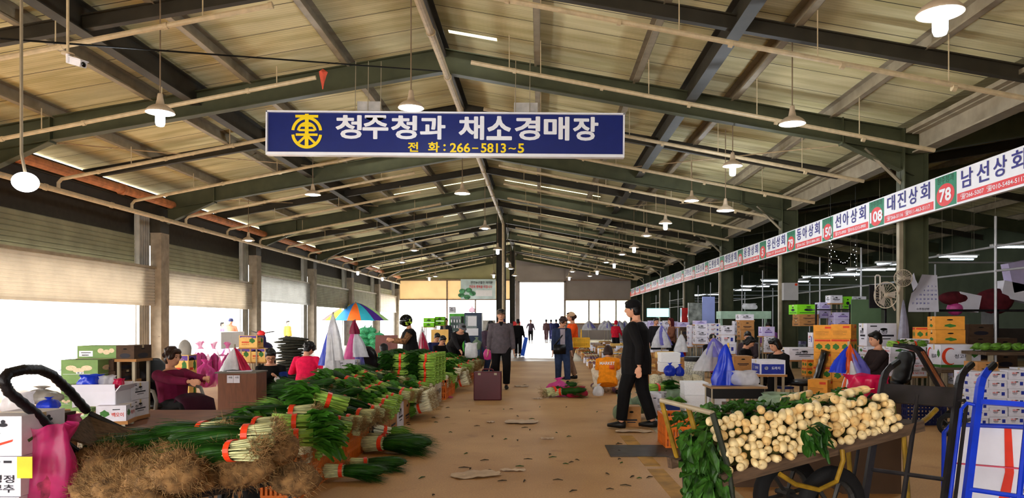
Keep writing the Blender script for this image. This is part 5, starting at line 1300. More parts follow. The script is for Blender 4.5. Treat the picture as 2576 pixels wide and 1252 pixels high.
stack(1862, 1897, 790, 805, 19.6, 1, 'white', 'white topping', 'on the tall orange-brown one'); stack(1864, 1898, 806, 852, 19.6, 2, 'kraft', 'tall orange-brown', 'behind the seated pair in black')
stack(1815, 1847, 818, 842, 20.2, 1, 'white', 'white handled', 'left of the tall orange-brown one'); stack(1846, 1862, 807, 842, 20.4, 2, 'white', 'narrow white', 'beside the tall orange-brown one')
stack(1816, 1850, 843, 890, 19.4, 2, 'flatw', 'white', 'below the white handled one')
stack(1917, 1948, 821, 845, 17.6, 1, 'lilac', 'lilac handled', 'below the woman in purple'); stack(1925, 1948, 846, 886, 17.5, 2, 'white', 'grey white', 'left of the leaning woman in black')
stack(1735, 1768, 817, 872, 22.0, 4, 'flatw', 'flat white', 'beside the white-bagged stand'); stack(1750, 1782, 815, 865, 21.4, 3, 'white', 'white cabbage', 'middle of the stock pile by the third column')
stack(1783, 1812, 813, 868, 21.2, 5, 'flatw', 'thin white', 'against the third right column'); stack(1749, 1778, 806, 816, 21.5, 1, 'lilac', 'small lilac', 'on the white cabbage ones')
stack(1705, 1735, 810, 822, 23.5, 1, 'lilac', 'pale lilac lid', 'on the dark brown one'); stack(1712, 1735, 822, 862, 23.3, 2, 'dark', 'dark brown', 'right of the brown sweater woman')
for i in range(5): stack(1612+19*i, 1629+19*i, 808-2*(i % 2), 850, 27-.3*i, 3, ('white', 'lilac', 'flatw')[i % 3], ('white', 'lilac', 'flat white')[i % 3], 'behind the standing pair, %s from the left' % (['first']+ord_[1:])[i])
rf = random.Random(31)
for i in range(46):                                    # deep stock among and behind the columns
    Y = rf.uniform(17, 50); x = rf.uniform(5.6, 7.0) if i % 3 else rf.uniform(9.2, 15)
    n = rf.randint(1, 3); w = rf.uniform(.36, .5); h = rf.uniform(.18, .28)
    for k in range(n): carton(('white', 'lilac', 'flatw', 'kraft', 'white')[rf.randrange(5)], (x, Y, k*h), (w, w*.9, h*.98), rf.uniform(-.3, .3), 'printed carton stacked in the dim stock of the far right stalls', 'cartons of the far right stalls')
# flat trays and produce along the right edge of the aisle, receding
tray_m = [c_kr, c_white, c_kr, c_yel]
veg_m = [M('mushroom_tan', (.72,.58,.44), .8, 0, .3, 30), M('tray_greens', (.22,.36,.10), .7, 0, .4, 24), M('tray_radish', (.86,.82,.72), .6, 0, .2, 20), M('tray_purple', (.45,.30,.38), .7, 0, .3, 24), M('tray_orange', (.80,.50,.20), .7, 0, .2, 20)]
def tray(x, y, z, w, d, h, k, label, group):
    t = thing('produce_tray', label, 'produce tray', (x, y, z), rf.uniform(-.2, .2), group); mb = MB(); e = .012
    for s_ in (-1, 1): mb.box((s_*w/2, 0, h/2), (e, d, h)); mb.box((0, s_*d/2, h/2), (w, e, h))
    mb.box((0, 0, .008), (w, d, .014)); mb.build('tray_box', tray_m[k % 4], t)
    mb = MB()
    for i in range(5):
        for j in range(4): mb.ell((-w/2+w*(i+.5)/5, -d/2+d*(j+.5)/4, h*.85+rf.uniform(-.02, .03)), (w/9, d/7, .05), Matrix.Rotation(rf.uniform(0, 3), 3, 'Z'), 8, 5)
    mb.build('produce', veg_m[rf.randrange(5)], t, True)
for i in range(60):
    Y = 16.6+i*.36; x0 = 1.75+.012*(Y-16)
    for c in range(4):
        if rf.random() < .12: continue
        if 1 and c > 1 and Y < 19: continue
        z = 0.0; h = rf.uniform(.12, .2)
        if c >= 1: h = rf.uniform(.22, .42)+.06*c
        tray(x0+.62*c+rf.uniform(-.08, .08), Y+rf.uniform(-.1, .1), 0, .50, .32, h, rf.randrange(4), 'low tray of loose produce beside the aisle at right, beyond the squatting woman', 'produce trays right of the aisle')
    if i > 20 and i % 2: pass
# loose items in front: onions and roots beside the squatting woman
for i in range(34):
    x, y = 1.25+rf.uniform(-.12, .35), 15.6+rf.uniform(-.5, .9); mb = MB(); r = rf.uniform(.05, .08); mb.ell((0, 0, r), (r, r, r*.9), None, 10, 8); mb.tube([(0, 0, r*1.8), (.01, 0, r*2.3)], [.012, .004], 5)
    tag(mb.build('onion', veg_m[(0, 2, 3)[i % 3]], None, True, (x, y, 0)), 'loose tan and purple root vegetable on the floor left of the squatting woman', 'root vegetable', 'loose roots on the floor')
# plastic bags
def plastic(n, c, a=.85): return M('plastic_'+n, c, .3, 0, .12, 9, .4, trans=.35, alpha=a, spec=.5)
pk = plastic('pink', (.93,.30,.66), .8); pkd = plastic('crimson', (.85,.08,.32), .9); blu = plastic('blue', (.10,.25,.85), .95); cle = plastic('clear', (.90,.90,.93), .6); wh_p = plastic('white', (.93,.93,.95), .9); gnp = plastic('green_tint', (.62,.72,.60), .7); org_p = plastic('orange', (.92,.36,.10), .95); lav = plastic('lavender', (.5,.48,.85), .9)
def bag(label, loc, r, h, m_, rz=0, top='open', sx_=1., sy_=1., fold=.22, seed=1, contents=None, group=None, nm='plastic_bag'):
    g = random.Random(seed); ph = [g.uniform(0, 6) for _ in range(8)]
    def w(a, i): return 1+fold*(.5*math.sin(3*a+ph[0]+i*.5)+.35*math.sin(7*a+ph[1]-i*.8)+.25*math.sin(12*a+ph[2]+i*1.3)*(.4+i*.12))
    if top == 'open': pf = [(.05, 0), (.8, .02), (1.0, .18), (1.02, .42), (.95, .66), (.82, .82), (.88, .92), (1.0, 1.0)]
    elif top == 'tied': pf = [(.1, 0), (.8, .05), (1.05, .28), (1.0, .5), (.75, .68), (.38, .8), (.14, .86), (.26, .94), (.42, 1.0)]
    else: pf = [(1.0, 0), (.92, .15), (.78, .35), (.62, .55), (.44, .75), (.24, .92), (.06, 1.0)]
    t = thing(nm, label, 'plastic bag', loc, rz, group)
    mb = MB(); mb.lathe([(q*r, z*h) for q, z in pf], n=36, cap=False, wob=w)
    mb.v = [(x*sx_, y*sy_, z+(.03*h*math.sin(5*x/r+ph[3]) if z > .6*h else 0)) for x, y, z in mb.v]; mb.build('bag_film', m_, t, True)
    if contents:
        mb = MB(); mb.ell((0, 0, h*.36), (r*.85*sx_, r*.85*sy_, h*.34), None, 16, 10); mb.v = [tuple(Vector(v)*(1+.06*math.sin(v[0]*90+v[2]*70))) for v in mb.v]; mb.build('contents', contents, t, True)
    return t
def atbag(label, u0, u1, vt, vb, Y, m_, **k):
    x0, _, zt = at(u0, vt, Y); x1, _, z0 = at(u1, vb, Y); return bag(label, ((x0+x1)/2, Y, max(0, z0)), (x1-x0)/2/1.05, zt-max(0, z0), m_, **k)
# ---- right side bags
atbag('green tinted bag of vegetables standing at the aisle edge, left of the small brown carton', 1552, 1590, 990, 1060, 10.9, gnp, contents=veg_m[1], seed=3)
atbag('knotted clear green bag just behind the small brown carton', 1580, 1640, 985, 1040, 11.2, gnp, contents=veg_m[1], seed=4, top='tied')
atbag('clear green sack in front, beside the leg of the man in black', 1542, 1572, 1008, 1054, 11.1, gnp, contents=veg_m[1], seed=6, top='tied')
atbag('white cloth bag on the floor at the squatting woman\'s feet', 1492, 1520, 965, 996, 14.2, wh_p, seed=5, top='tied')
atbag('pink bag lying in the aisle around chives, left of the squatting woman', 1376, 1436, 950, 997, 14.4, pk, seed=7, sy_=.6, top='tied')
atbag('crimson bag lying in the aisle, right of the pink one', 1418, 1476, 972, 998, 14.3, pkd, seed=8, sy_=.7)
put('chive', (.36, 14.35, .16), (0, -.2, .5), 'chive bundle poking from the crimson bag in the aisle', None, 1.5)
put('chive', (.50, 14.25, .12), (0, -.1, -.2), 'second chive bundle lying across the crimson bag in the aisle', None, 1.4)
atbag('blue knotted bag on the net sacks, left of the pair', 1671, 1700, 912, 946, 12.6, blu, seed=9, top='tied', contents=blu)
atbag('blue knotted bag on the net sacks, right of the pair', 1698, 1722, 916, 946, 12.6, blu, seed=10, top='tied', contents=blu)
# net sacks of pale produce under them
netm = M('white_net', (.86,.82,.70), .8, 0, .25, 40, .4)
for i in range(5):
    x, y, z = at(1655+26*i, 985, 12.5); mb = MB(); mb.b2((-.075, -.2, 0), (.075, .2, .52)); mb.ell((0, -.1, .28), (.085, .16, .24)); mb.ell((0, .05, .5), (.08, .14, .05))
    tag(mb.build('net_sack', netm, None, True, (x, 12.8, 0)), 'pale netted sack of produce under the blue bags, %s from the left' % ['first', 'second', 'third', 'fourth', 'fifth'][i], 'sack')
# mesh bin (tall, white, black lid)
x, y, z = at(1753, 940, 12.9); t = thing('mesh_bin', 'tall white lattice bin with black rim behind the net sacks', 'bin', (x, y+.2, 0)); n = 20
mb = MB()
for k in range(n):
    a = 2*PI*k/n
    for s_ in (-1, 1): mb.tube([(.17*math.cos(a+s_*q*.35), .17*math.sin(a+s_*q*.35), q*.19) for q in range(5)], .007, 4)
mb.lathe([(.16, 0), (.165, .76)], n=20); mb.build('lattice', M('lattice_white', (.85,.84,.80), .5, 0, .3, 50), t)
MB().lathe([(.18, .76), (.185, .80), (.18, .84)], n=20).build('rim', MATS['rubber_grip'], t)
# school desk with folded blue bags and clear bags
deskm = M('desk_top_wood', (.60,.47,.33), .5, 0, .15, 5, stretch=(1, 6, 6)); Yd = 8.75
x0 = X(1787, Yd); x1 = X(1930, Yd); zt = EYE-(972-V0)/FPX*Yd
t = thing('school_desk', 'small school desk with black drawer box carrying blue and clear bags', 'desk', ((x0+x1)/2, Yd+.2, 0)); w = x1-x0
MB().box((0, 0, zt-.012), (w, .44, .025)).build('desk_top', deskm, t); MB().box((0, 0, zt-.085), (w-.06, .38, .12)).build('drawer_box', MATS['rubber_grip'], t)
for s_ in (-1, 1):
    for s2 in (-1, 1): MB().tube([(s_*(w/2-.03), s2*.17, zt-.03), (s_*(w/2-.03), s2*.17, 0)], .013, 8).build('leg', galv, t)
    MB().tube([(s_*(w/2-.03), -.17, .12), (s_*(w/2-.03), .17, .12)], .011, 6).build('foot_rail', galv, t)
atbag('tall cone of deep blue bags hanging from a stick over the desk', 1795, 1855, 868, 968, 8.95, blu, top='cone', seed=12, sy_=.5, fold=.6)
atbag('cluster of clear white bags on the right half of the desk', 1838, 1908, 932, 968, 8.9, cle, top='open', seed=13, sy_=.5)
MB(); st_ = MB().tube([at(1832, 966, 8.95), at(1832, 862, 8.95)], .012, 6); tag(st_.build('display_stick', M('straw_top', (.85,.68,.30), .7)), 'thin stick with straw-coloured knot holding the blue bags', 'stick')
# bag stands
def bagstand(label, u, vt, vb, Y, films, ground=True):
    x, _, zt = at(u, vt, Y); _, _, zb_ = at(u, vb, Y)
    t = thing('bag_stand', label, 'bag stand', (x, Y, 0 if ground else zb_)); b = 0 if ground else zb_; H_ = zt-b; L_ = zt-zb_
    MB().tube([(0, 0, 0), (0, 0, H_+.04)], .014, 8).build('pole', galv, t); MB().lathe([(.16, 0), (.16, .02), (.02, .04)], n=16).build('base', MATS['black_metal'], t)
    for i, (m_, dx, w_, lo, hi) in enumerate(films):
        pf = [(1.0, lo), (.93, lo+(hi-lo)*.2), (.74, lo+(hi-lo)*.45), (.50, lo+(hi-lo)*.7), (.24, lo+(hi-lo)*.9), (.08, hi)]
        mb = MB(); g = random.Random(i+u); ph = g.uniform(0, 6)
        mb.lathe([(q*w_, H_-L_+L_*z_) for q, z_ in pf], n=30, cap=False, wob=lambda a, i_: 1+.30*math.sin(4*a+ph+.3*i_)+.16*math.sin(9*a+i_))
        mb.v = [(v[0]+dx*(1-(v[2]-H_+L_)/L_)**1, v[1]*.55-.02*i, v[2]) for v in mb.v]; mb.build('hanging_bags', m_, t, True)
    return t
bagstand('stand hung with crimson net, pale blue and clear bags left of the blue cone', 1795, 850, 936, 10.8, [(M('magenta_net', (.55,.12,.32), .8, 0, .2, 40, trans=.3, alpha=.85), .06, .10, .0, .8), (lav, .16, .16, .45, 1.), (cle, -.12, .15, .05, .9)])
bagstand('stand hung with royal blue, orange and white bags in front of the yellow pile', 2135, 868, 1005, 7.6, [(blu, -.09, .13, .50, .98), (lav, .12, .12, .45, .98), (org_p, 0, .07, .55, 1.02), (M('maroon_film', (.55,.10,.25), .4, 0, .1, trans=.3), .08, .07, .12, .8), (wh_p, -.02, .09, .0, .72), (org_p, -.10, .03, -.05, .70)])
bagstand('tall stand hung with long white and blue bags, left of centre', 838, 790, 955, 12.4, [(blu, -.16, .10, .22, .92), (wh_p, .03, .15, .30, 1.0), (wh_p, .06, .11, -.25, .6), (wh_p, -.06, .10, .05, .7)])
bagstand('stand hung with pink, purple and pale bags right of the white and blue one', 893, 808, 935, 13.6, [(pk, -.12, .12, .05, .93), (lav, .1, .10, -.1, .9), (wh_p, .16, .14, .30, .8), (M('maroon_film', (.55,.10,.25), .4), .0, .08, .75, 1.03)])
bagstand('stand hung with crimson and white bags right of the helmeted man', 1062, 825, 925, 16.8, [(wh_p, .02, .12, .3, 1.0), (pkd, .05, .14, -.0, .9)])
bagstand('far stand hung with white and blue bags at the right stalls', 1664, 818, 880, 22.5, [(wh_p, -.03, .28, .1, 1.), (lav, .1, .2, .2, 1.0)])
bagstand('stand hung with white bags with a blue panel at the right stalls', 1714, 835, 885, 19.8, [(wh_p, 0, .17, .0, .9), (blu, 0, .07, -.25, .1)])
for i, (u, Y) in enumerate(((1482, 36), (1521, 38), (1530, 37), (1558, 35), (1572, 36))): bagstand('far white bag stand by the booth windows, %s from the left' % ['first', 'second', 'third', 'fourth', 'fifth'][i], u, 806, 830, Y, [(wh_p, 0, .3, 0, 1.), (lav, .1, .2, .2, .9)])
atbag('large crimson crumpled bag on the far side of the radish cart', 2128, 2232, 942, 1018, 6.0, pkd, seed=18, fold=.32, sy_=.8, top='open')
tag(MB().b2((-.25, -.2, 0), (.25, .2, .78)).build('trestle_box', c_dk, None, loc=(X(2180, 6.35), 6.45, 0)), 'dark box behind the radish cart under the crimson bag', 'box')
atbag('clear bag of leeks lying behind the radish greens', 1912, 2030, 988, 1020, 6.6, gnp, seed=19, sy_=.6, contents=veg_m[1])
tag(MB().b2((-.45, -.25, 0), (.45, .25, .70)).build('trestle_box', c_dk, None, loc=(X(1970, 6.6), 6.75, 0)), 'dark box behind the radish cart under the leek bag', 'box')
# cucumbers and greens in the dark blue carton
for i in range(8):
    x = X(1668+5*i, 10.9); mb = MB(); mb.tube([(x-.10, 10.75+.03*(i % 3), .27+.015*(i % 4)), (x, 10.78, .31+.015*(i % 4)), (x+.12, 10.8, .28)], [.014, .022, .012], 8)
    tag(mb.build('cucumber', M('cucumber_green', (.30,.50,.16), .4, 0, .25, 20), None, True), 'green cucumber on the dark blue carton', 'cucumber', 'cucumbers on the dark blue carton')
atbag('green tinted film bag behind the cucumbers', 1672, 1725, 980, 1018, 11.4, gnp, seed=22, sy_=.7)
put('spinach', at(1665, 975, 11.6), (0, 0, .4), 'leafy bundle with red band on the boxes right of the man in black', None, 1.3)
stack(1645, 1690, 984, 1016, 11.45, 1, 'leek', 'pale', 'under the leafy bundle right of the man in black')
# seat props and shop clutter right
def simple(nm, label, cat, mb, m_, loc=(0, 0, 0), rz=0, smooth=False): return tag(mb.build(nm, m_, None, smooth, loc, (0, 0, rz)), label, cat)
# switch box, calendar, poster paper
x, _, z = at(1988, 733, BAY*3-.3); t = thing('switch_box', 'light grey electrical box on the second right column', 'electrical box', (X(1988, 23.1), 23.12, z))
MB().b2((-.23, -.09, -.27), (.23, .09, .27)).build('cabinet', M('box_grey', (.66,.65,.65), .5, 0, .03), t); MB().b2((.12, -.095, .18), (.2, -.09, .25)).build('label_plate', inkr, t)
Yc = 15.30; t = thing('wall_calendar', 'curled paper calendar showing dates on the nearest right column', 'calendar', at(2322, 738, Yc)); w, h = .60, .76
mb = MB(); n = 10; pts = []
for i in range(n+1):
    for j in range(n+1):
        a, b = i/n-.5, j/n-.5; x = a*w*(1-.12*b); z = b*h; y = -.02
        cl_ = max(0, (-a-.1)+(b-.05)); y -= cl_*.28; x += cl_*.25*w*(b > 0)
        pts.append((x, y, z))
mb.add(pts, [(i*(n+1)+j, (i+1)*(n+1)+j, (i+1)*(n+1)+j+1, i*(n+1)+j+1) for i in range(n) for j in range(n)]); mb.build('sheet', M('calendar_paper', (.78,.77,.82), .6, 0, .04), t, True)
MB().poly([(-.33, -.12, .30), (-.26, -.14, .42), (-.22, -.13, .28), (-.16, -.12, .18), (-.26, -.12, .05)], (0, 1, 0), .004).build('torn_corner', MATS['calendar_paper'], t)
text('10', .12, .07, (.02, -.03, .30), t, inkr)
for r_, row in enumerate(['1 2 3 4 5 6', '6 7 8 9 10 11 12', '13 14 15 16 17 18 19', '20 21 22 23 24 25 26', '27 28 29 30 31']):
    ns = row.split(' ')
    for c_, q_ in enumerate(ns): text(q_, .038 if len(q_) > 1 else .018, .035, (-.22+.078*c_+(.08 if r_ == 0 else 0), -.026, .15-.088*r_), t, inkb)
text('수주청산병', .26, .045, (-.02, -.026, -.32), t, ink)
# small flag-like paper and wall fan by the column
def fan(label, loc, rz, r=.22, tilt=0):
    t = thing('wall_fan', label, 'fan', loc, rz); cm = M('fan_cream', (.72,.66,.58), .4, 0, .1)
    mb = MB(); n = 22
    mb.tube([(r*math.cos(2*PI*k/n), -.10, r*math.sin(2*PI*k/n)) for k in range(n)], .010, 6, closed=True)
    for k in range(n): a = 2*PI*k/n; mb.tube([(r*.1*math.cos(a), -.16, r*.1*math.sin(a)), (r*.7*math.cos(a), -.15, r*.7*math.sin(a)), (r*math.cos(a), -.10, r*math.sin(a)), (r*.6*math.cos(a), -.03, r*.6*math.sin(a))], .003, 4)
    mb.build('guard', cm, t)
    mb = MB(); mb.tube([(0, -.09, 0), (0, .08, 0)], [.05, .065], 12); mb.build('motor', cm, t, True)
    mb = MB()
    for k in range(3):
        a = 2*PI*k/3; pts = [Vector((r*q*math.cos(a+o), -.10+.02*o, r*q*math.sin(a+o))) for q, o in ((.15, -.3), (.85, -.35), (.88, .35), (.2, .4))]; mb.poly(pts, (0, 1, 0), .004)
    mb.build('blade', M('fan_blade', (.55,.50,.45), .4), t)
    MB().tube([(0, .05, 0), (0, .10, -.18), (.0, .2, -.3)], .02, 8).build('neck', cm, t)
    return t
fan('cream wall fan turned sideways by the calendar column', at(2236, 742, 14.8), R(-60), .26)
fan('small round fan seen face-on above the sideways one', at(2268, 700, 15.0), R(-10), .17)
x, _, z = at(2207, 745, 15.2); simple('dark_panel', 'dark grey panel hanging left of the fans', 'panel', MB().b2((-.12, -.02, -.24), (.12, .02, .24)), blk2, (x, 15.3, z))
mb = MB(); mb.tube([at(2202, 755, 15), at(2202, 695, 15), at(2205, 692, 15), at(2211, 692, 15), at(2214, 695, 15), at(2214, 755, 15)], .014, 6); simple('towel_rail', 'white looped tube frame hung left of the sideways fan', 'rail', mb, M('white_tube', (.85,.82,.78), .4))
# stock rails of the right stalls
rail = M('rail_zinc', (.66,.66,.68), .35, .3, .08)
for i, z in enumerate((2.91, 2.44)):
    mb = MB(); mb.tube([(8.8, 9, z), (8.8, 60, z)], .022, 8); simple('storage_rail', 'long %s galvanised rail running behind the stall boards' % ('upper', 'lower')[i], 'rail', mb, rail)
for i in range(17):
    Y = 11.3+3.0*i; mb = MB(); mb.tube([(8.8, Y, 0), (8.8, Y, 3.5)], .025, 8)
    tag(mb.build('rail_post', rail), 'slim galvanised post standing among the right stalls behind the columns', 'post', 'posts of the storage rails')
for i in range(9):
    Y = 12.6+5.5*i; mb = MB(); mb.tube([(12.6, Y, 0), (12.6, Y, 3.3)], .03, 8); mb.tube([(8.8, Y, 2.91), (12.6, Y, 2.91)], .02, 6)
    tag(mb.build('storage_rack_bay', rail), 'galvanised post and cross rail deeper in the right hall', 'frame', 'cross frames of the right hall')
# string lights
mb = MB(); le = MB()
def drop(u, v0, v1, Y, n=14):
    a, b = Vector(at(u, v0, Y)), Vector(at(u, v1, Y)); mb.tube([a, b], .004, 4)
    for i in range(n): p = a.lerp(b, i/n); le.ell(p+Vector((.02*(-1)**i, 0, 0)), (.009, .009, .009), None, 6, 4)
drop(2089, 596, 712, 17.5); drop(2152, 632, 712, 17.5, 9); mb.tube([at(2089, 596, 17.5), at(2089, 470, 17.5)], .004, 4); mb.tube([at(2152, 632, 17.5), at(2152, 470, 17.5)], .004, 4)
pts = [Vector(at(2089+63*q/12, 606+50*math.sin(PI*q/12)+10*q/12, 17.5)) for q in range(13)]; mb.tube(pts, .004, 4); [le.ell(p, (.009,)*3, None, 6, 4) for p in pts]
t = thing('string_light', 'string of tiny fairy lights draped under the stall boards', 'string light', (0, 0, 0)); mb.build('wire', dk_w, t); le.build('led', M('led_glow', (1, 1, 1), emit=3), t)
# misc in the right hall
x, _, z = at(1733, 795, 26); t = thing('gas_heater', 'red cased round-lamp heater standing on the stock pile', 'heater', (x, 26, 0)); MB().b2((-.28, -.15, 0), (.28, .15, 1.95)).build('casing', M('heater_red', (.62,.08,.07), .4), t); mb = MB(); mb.ell((0, -.16, 1.66), (.1, .04, .16)); mb.build('reflector', M('mirror_steel', (.8,.8,.8), .15, .8), t, True); MB().ell((0, -.21, 1.66), (.03, .02, .12)).build('glow_bar', M('dull_glow', (.9, .85, .8), emit=1.5), t)
x, _, z = at(1655, 790, 28); t = thing('ice_light', 'glowing turquoise lamp box by the far right stalls', 'lamp', (x, 28, 0)); MB().b2((-.04, -.04, 0), (.04, .04, z)).build('pole', galv, t); MB().b2((-.4, -.1, z-.1), (.4, .1, z+.22)).build('lamp_box', M('turquoise_glow', (.45, .9, .95), emit=2.5), t)
x, _, z = at(1792, 775, 24); simple('hanging_sheet', 'pale blue plastic sheet hanging in the right stalls by a column', 'sheet', MB().b2((-.2, -.01, 0), (.22, .01, 2.3)), M('blue_sheet', (.55,.6,.82), .3, 0, .06, 2), (x, 24.6, 0))
x, _, z = at(1763, 775, 24); simple('hanging_sheet', 'crumpled clear sheet hanging beside the pale blue one', 'sheet', MB().b2((-.25, -.01, 0), (.22, .03, 2.1)), M('clear_sheet', (.5,.52,.50), .3, 0, .4, 5), (x, 24.8, 0))
x, _, z = at(2197, 785, 17.5); simple('green_partition', 'dull green partition board between the rack and the fans', 'partition', MB().b2((-.36, -.02, 0), (.36, .02, 2.0)), M('partition_green', (.36,.46,.34), .7, 0, .1, 2), (x, 17.9, 0))
x, _, z = at(1904, 778, 21); simple('foam_slab', 'pale green slab shelf among the stalls, right of the third column', 'shelf', MB().b2((-.75, -.3, 1.55), (.75, .3, 1.78)).b2((-.7, -.05, 0), (-.64, .05, 1.55)).b2((.64, -.05, 0), (.7, .05, 1.55)), M('slab_green', (.62,.74,.66), .6), (x, 22.4, 0))
atbag('clear wrapped bundle on the pale green slab shelf', 1868, 1905, 763, 778, 22.3, cle, seed=41, sy_=.5)
t = thing('storage_rack', 'metal storage rack with lime and white cartons right of the switch box', 'rack', (X(2140, 18.8), 18.9, 0))
for x in (-.95, -.1, .8): MB().b2((x-.02, -.3, 0), (x+.02, -.26, 1.9)).build('upright', bmet, t)
for z in (.5, 1.2, 1.78): MB().b2((-.95, -.3, z-.02), (.8, .32, z)).build('shelf', bmet, t)
# wire, hook and hanging polythene near the vest man
atbag('grey crumpled bags hanging on the column left of the calendar', 2258, 2288, 755, 860, 14.9, plastic('grey', (.66,.66,.74), .95), top='cone', seed=43, sy_=.4)
simple('leek_tray', 'tray of green leeks on the cartons right of the man in the vest', 'tray', MB().b2((-.36, -.15, 0), (.36, .15, .03)), c_white, at(2290, 873, 13.4))
for i in range(2): put(('leafy', 'onion')[i], at(2265+40*i, 866, 13.3), (0, 0, .2), ('leafy', 'scallion')[i]+' bundle on the white cucumber cartons', None, 1.1)
x, _, z = at(2560, 868, 12); t = thing('cabbage_table', 'table of light green cabbages at the far right', 'table', (x, 12.2, 0)); MB().b2((-.6, -.35, .92), (.6, .35, .97)).build('table_top', plank, t)
for a in (-.5, .5):
    for b in (-.3, .3): MB().b2((a-.03, b-.03, 0), (a+.03, b+.03, .92)).build('leg', galv, t)
for i in range(12):
    mb = MB(); [leaf(mb, (0, 0, -.02), (rnd.uniform(-1, 1), rnd.uniform(-1, 1), rnd.uniform(.2, 1.2)), .12, .06, .2) for _ in range(10)]; mb.ell((0, 0, .03), (.08, .07, .06)); tag(mb.build('cabbage', lf_l, None, True, (x-.5+.17*(i % 6), 12.05+.2*(i//6), 1.02)), 'light green cabbage on the table at the far right', 'cabbage', 'cabbages on the right table')
for i, (u, v, w, h, mm, lb) in enumerate(((2400, 745, .9, .5, M('maroon_cloth', (.35,.08,.12), .9, 0, .2, 6), 'maroon cloth'), (2500, 752, 1.1, .9, M('maroon_cloth', (.35,.08,.12), .9, 0, .2, 6), 'large dark maroon sack'), (2430, 760, .5, .4, c_white, 'tilted white box'), (2402, 770, .4, .5, pk, 'pink film bundle'), (2560, 736, .9, .4, c_white, 'white printed cloth'), (2560, 695, .5, .7, c_lil, 'lilac box'))):
    Y = 17.5; x, _, z = at(u, v, Y); t = thing('shelf_load', lb+' stored high on a far right rack behind the calendar column', 'stored goods', (x, Y, z)); mb = MB()
    if i in (0, 1, 3): mb.ell((0, 0, -.05), (w*.42, .2, h*.34), None, 14, 8); mb.v = [(a*(1+.06*math.sin(9*c+i)), b, c*(1+.05*math.sin(5*a))) for a, b, c in mb.v]
    else: mb.box((0, 0, 0), (w, .3, h), (0, .2*(-1)**i, 0))
    mb.build('load', mm, t, i in (0, 1, 3))
t = thing('high_rack', 'dark high rack carrying stored goods at the far right behind the calendar column', 'rack', (X(2490, 17.6), 17.6, 0)); [MB().b2((a-.03, -.3, 0), (a+.03, .3, 1.75)).build('upright', bmet, t) for a in (-1.6, 0, 1.6)]; MB().b2((-1.6, -.3, 1.7), (1.6, .3, 1.75)).build('shelf', bmet, t); MB().b2((-1.55, -.25, .6), (1.55, .28, 1.3)).build('dark_panel', M('dim_board', (.2,.17,.15), .8), t)
# blue wheeled crate behind trucks, table
crate('dark blue crate on the floor behind the black hand truck', (X(2330, 10.4), 10.6, 0), .55, .4, .35, M('navy_crate', (.07,.10,.28), .5))
t = thing('side_table', 'low brown table leg frame behind the slatted hand truck', 'table', (X(2440, 11.6), 11.8, 0)); MB().b2((-.5, -.3, .66), (.5, .3, .71)).build('table_top', plank, t); [MB().b2((a-.025, -.27, 0), (a+.025, -.22, .66)).build('leg', galv, t) for a in (-.42, .42)]
t = thing('office_chair', '', 'chair'); bpy.data.objects.remove(t)
office_chair('black office chair under the man in the dark vest', (X(2228, 12.0), 12.0, 0), R(-85), False)
office_chair('empty tall black office chair leaning right of the bowed woman', (X(2016, 12.4), 12.4, 0), R(-110), False)
# strapped carton on the blue truck
x, _, z = at(2510, 1180, 4.75); t = thing('strapped_carton', 'white carton with red stripe strapped to the blue hand truck', 'carton', (x+.05, 4.85, .12), R(-30)); t.rotation_euler = (R(-20), 0, R(-30))
MB().b2((-.24, -.12, 0), (.30, .12, .62)).build('carton_body', c_white, t)
mb = MB(); mb.add([(-.02, -.125, 0), (.05, -.125, 0), (.10, -.125, .33), (.09, -.125, .62), (.05, -.125, .62), (.05, -.125, .33)], [(0, 1, 2, 5), (5, 2, 3, 4)]); mb.build('red_stripe', M('stripe_red', (.85,.18,.08), .5), t)
MB().tube([(-.25, -.13, .36), (.31, -.13, .36), (.31, .13, .36), (-.25, .13, .36)], .006, 5, closed=True).build('cord', pkd, t)
text('고랭지', .10, .26, (.2, -.128, .30), t, ink); text('무', .1, .09, (.2, -.128, .52), t, ink)
mb = MB(); mb.tube([(-.30, -.15, 0), (-.30, -.15, .56), (-.26, -.15, .62), (.4, -.15, .64)], .015, 8); mb.build('blue_loop', bl, t)

# ------------------------------------------------------------------ left side goods
stack(-60, 54, 1046, 1448, 4.2, 4, ['white', 'white', 'leekbig', 'pepper'], 'white printed', 'at the lower left corner', d=.4)
stack(56, 98, 1050, 1130, 4.6, 2, 'dark', 'black shaded', 'right of the pepper-printed one', d=.35)
atbag('big magenta bag standing at lower left beside the white cartons', 40, 192, 1068, 1300, 4.35, plastic('magenta', (.88,.22,.52), .62), seed=51, contents=M('bag_filling', (.62,.16,.30), .8, 0, .45, 12), sy_=.5, fold=.42, top='open')
atbag('small light pink bag above the magenta one', 130, 206, 1040, 1080, 4.9, pk, seed=52, top='open', sy_=.5)
tag(MB().b2((-.04, -.004, -.06), (.045, .0, .06)).build('paper_tag', M('yellow_paper', (.92,.80,.20), .6), None, loc=at(62, 1175, 4.13)), 'yellow paper label on the magenta bag', 'label')
stack(153, 246, 904, 965, 8.0, 1, 'mushroom', 'sage green mushroom-printed', 'behind the taped handle, upper large one', d=.6)
stack(150, 180, 967, 1028, 7.9, 2, 'mushroom', 'sage green', 'left of the open bag-filled one', d=.4)
stack(195, 292, 869, 901, 8.4, 1, 'mushlid', 'flat green mushroom', 'topmost behind the taped handle', d=.35); stack(292, 338, 868, 903, 8.2, 1, 'dark', 'dark printed', 'right end of the topmost green one', d=.35)
stack(248, 290, 905, 960, 8.2, 2, 'dark', 'dark sided', 'right of the large mushroom one', d=.5)
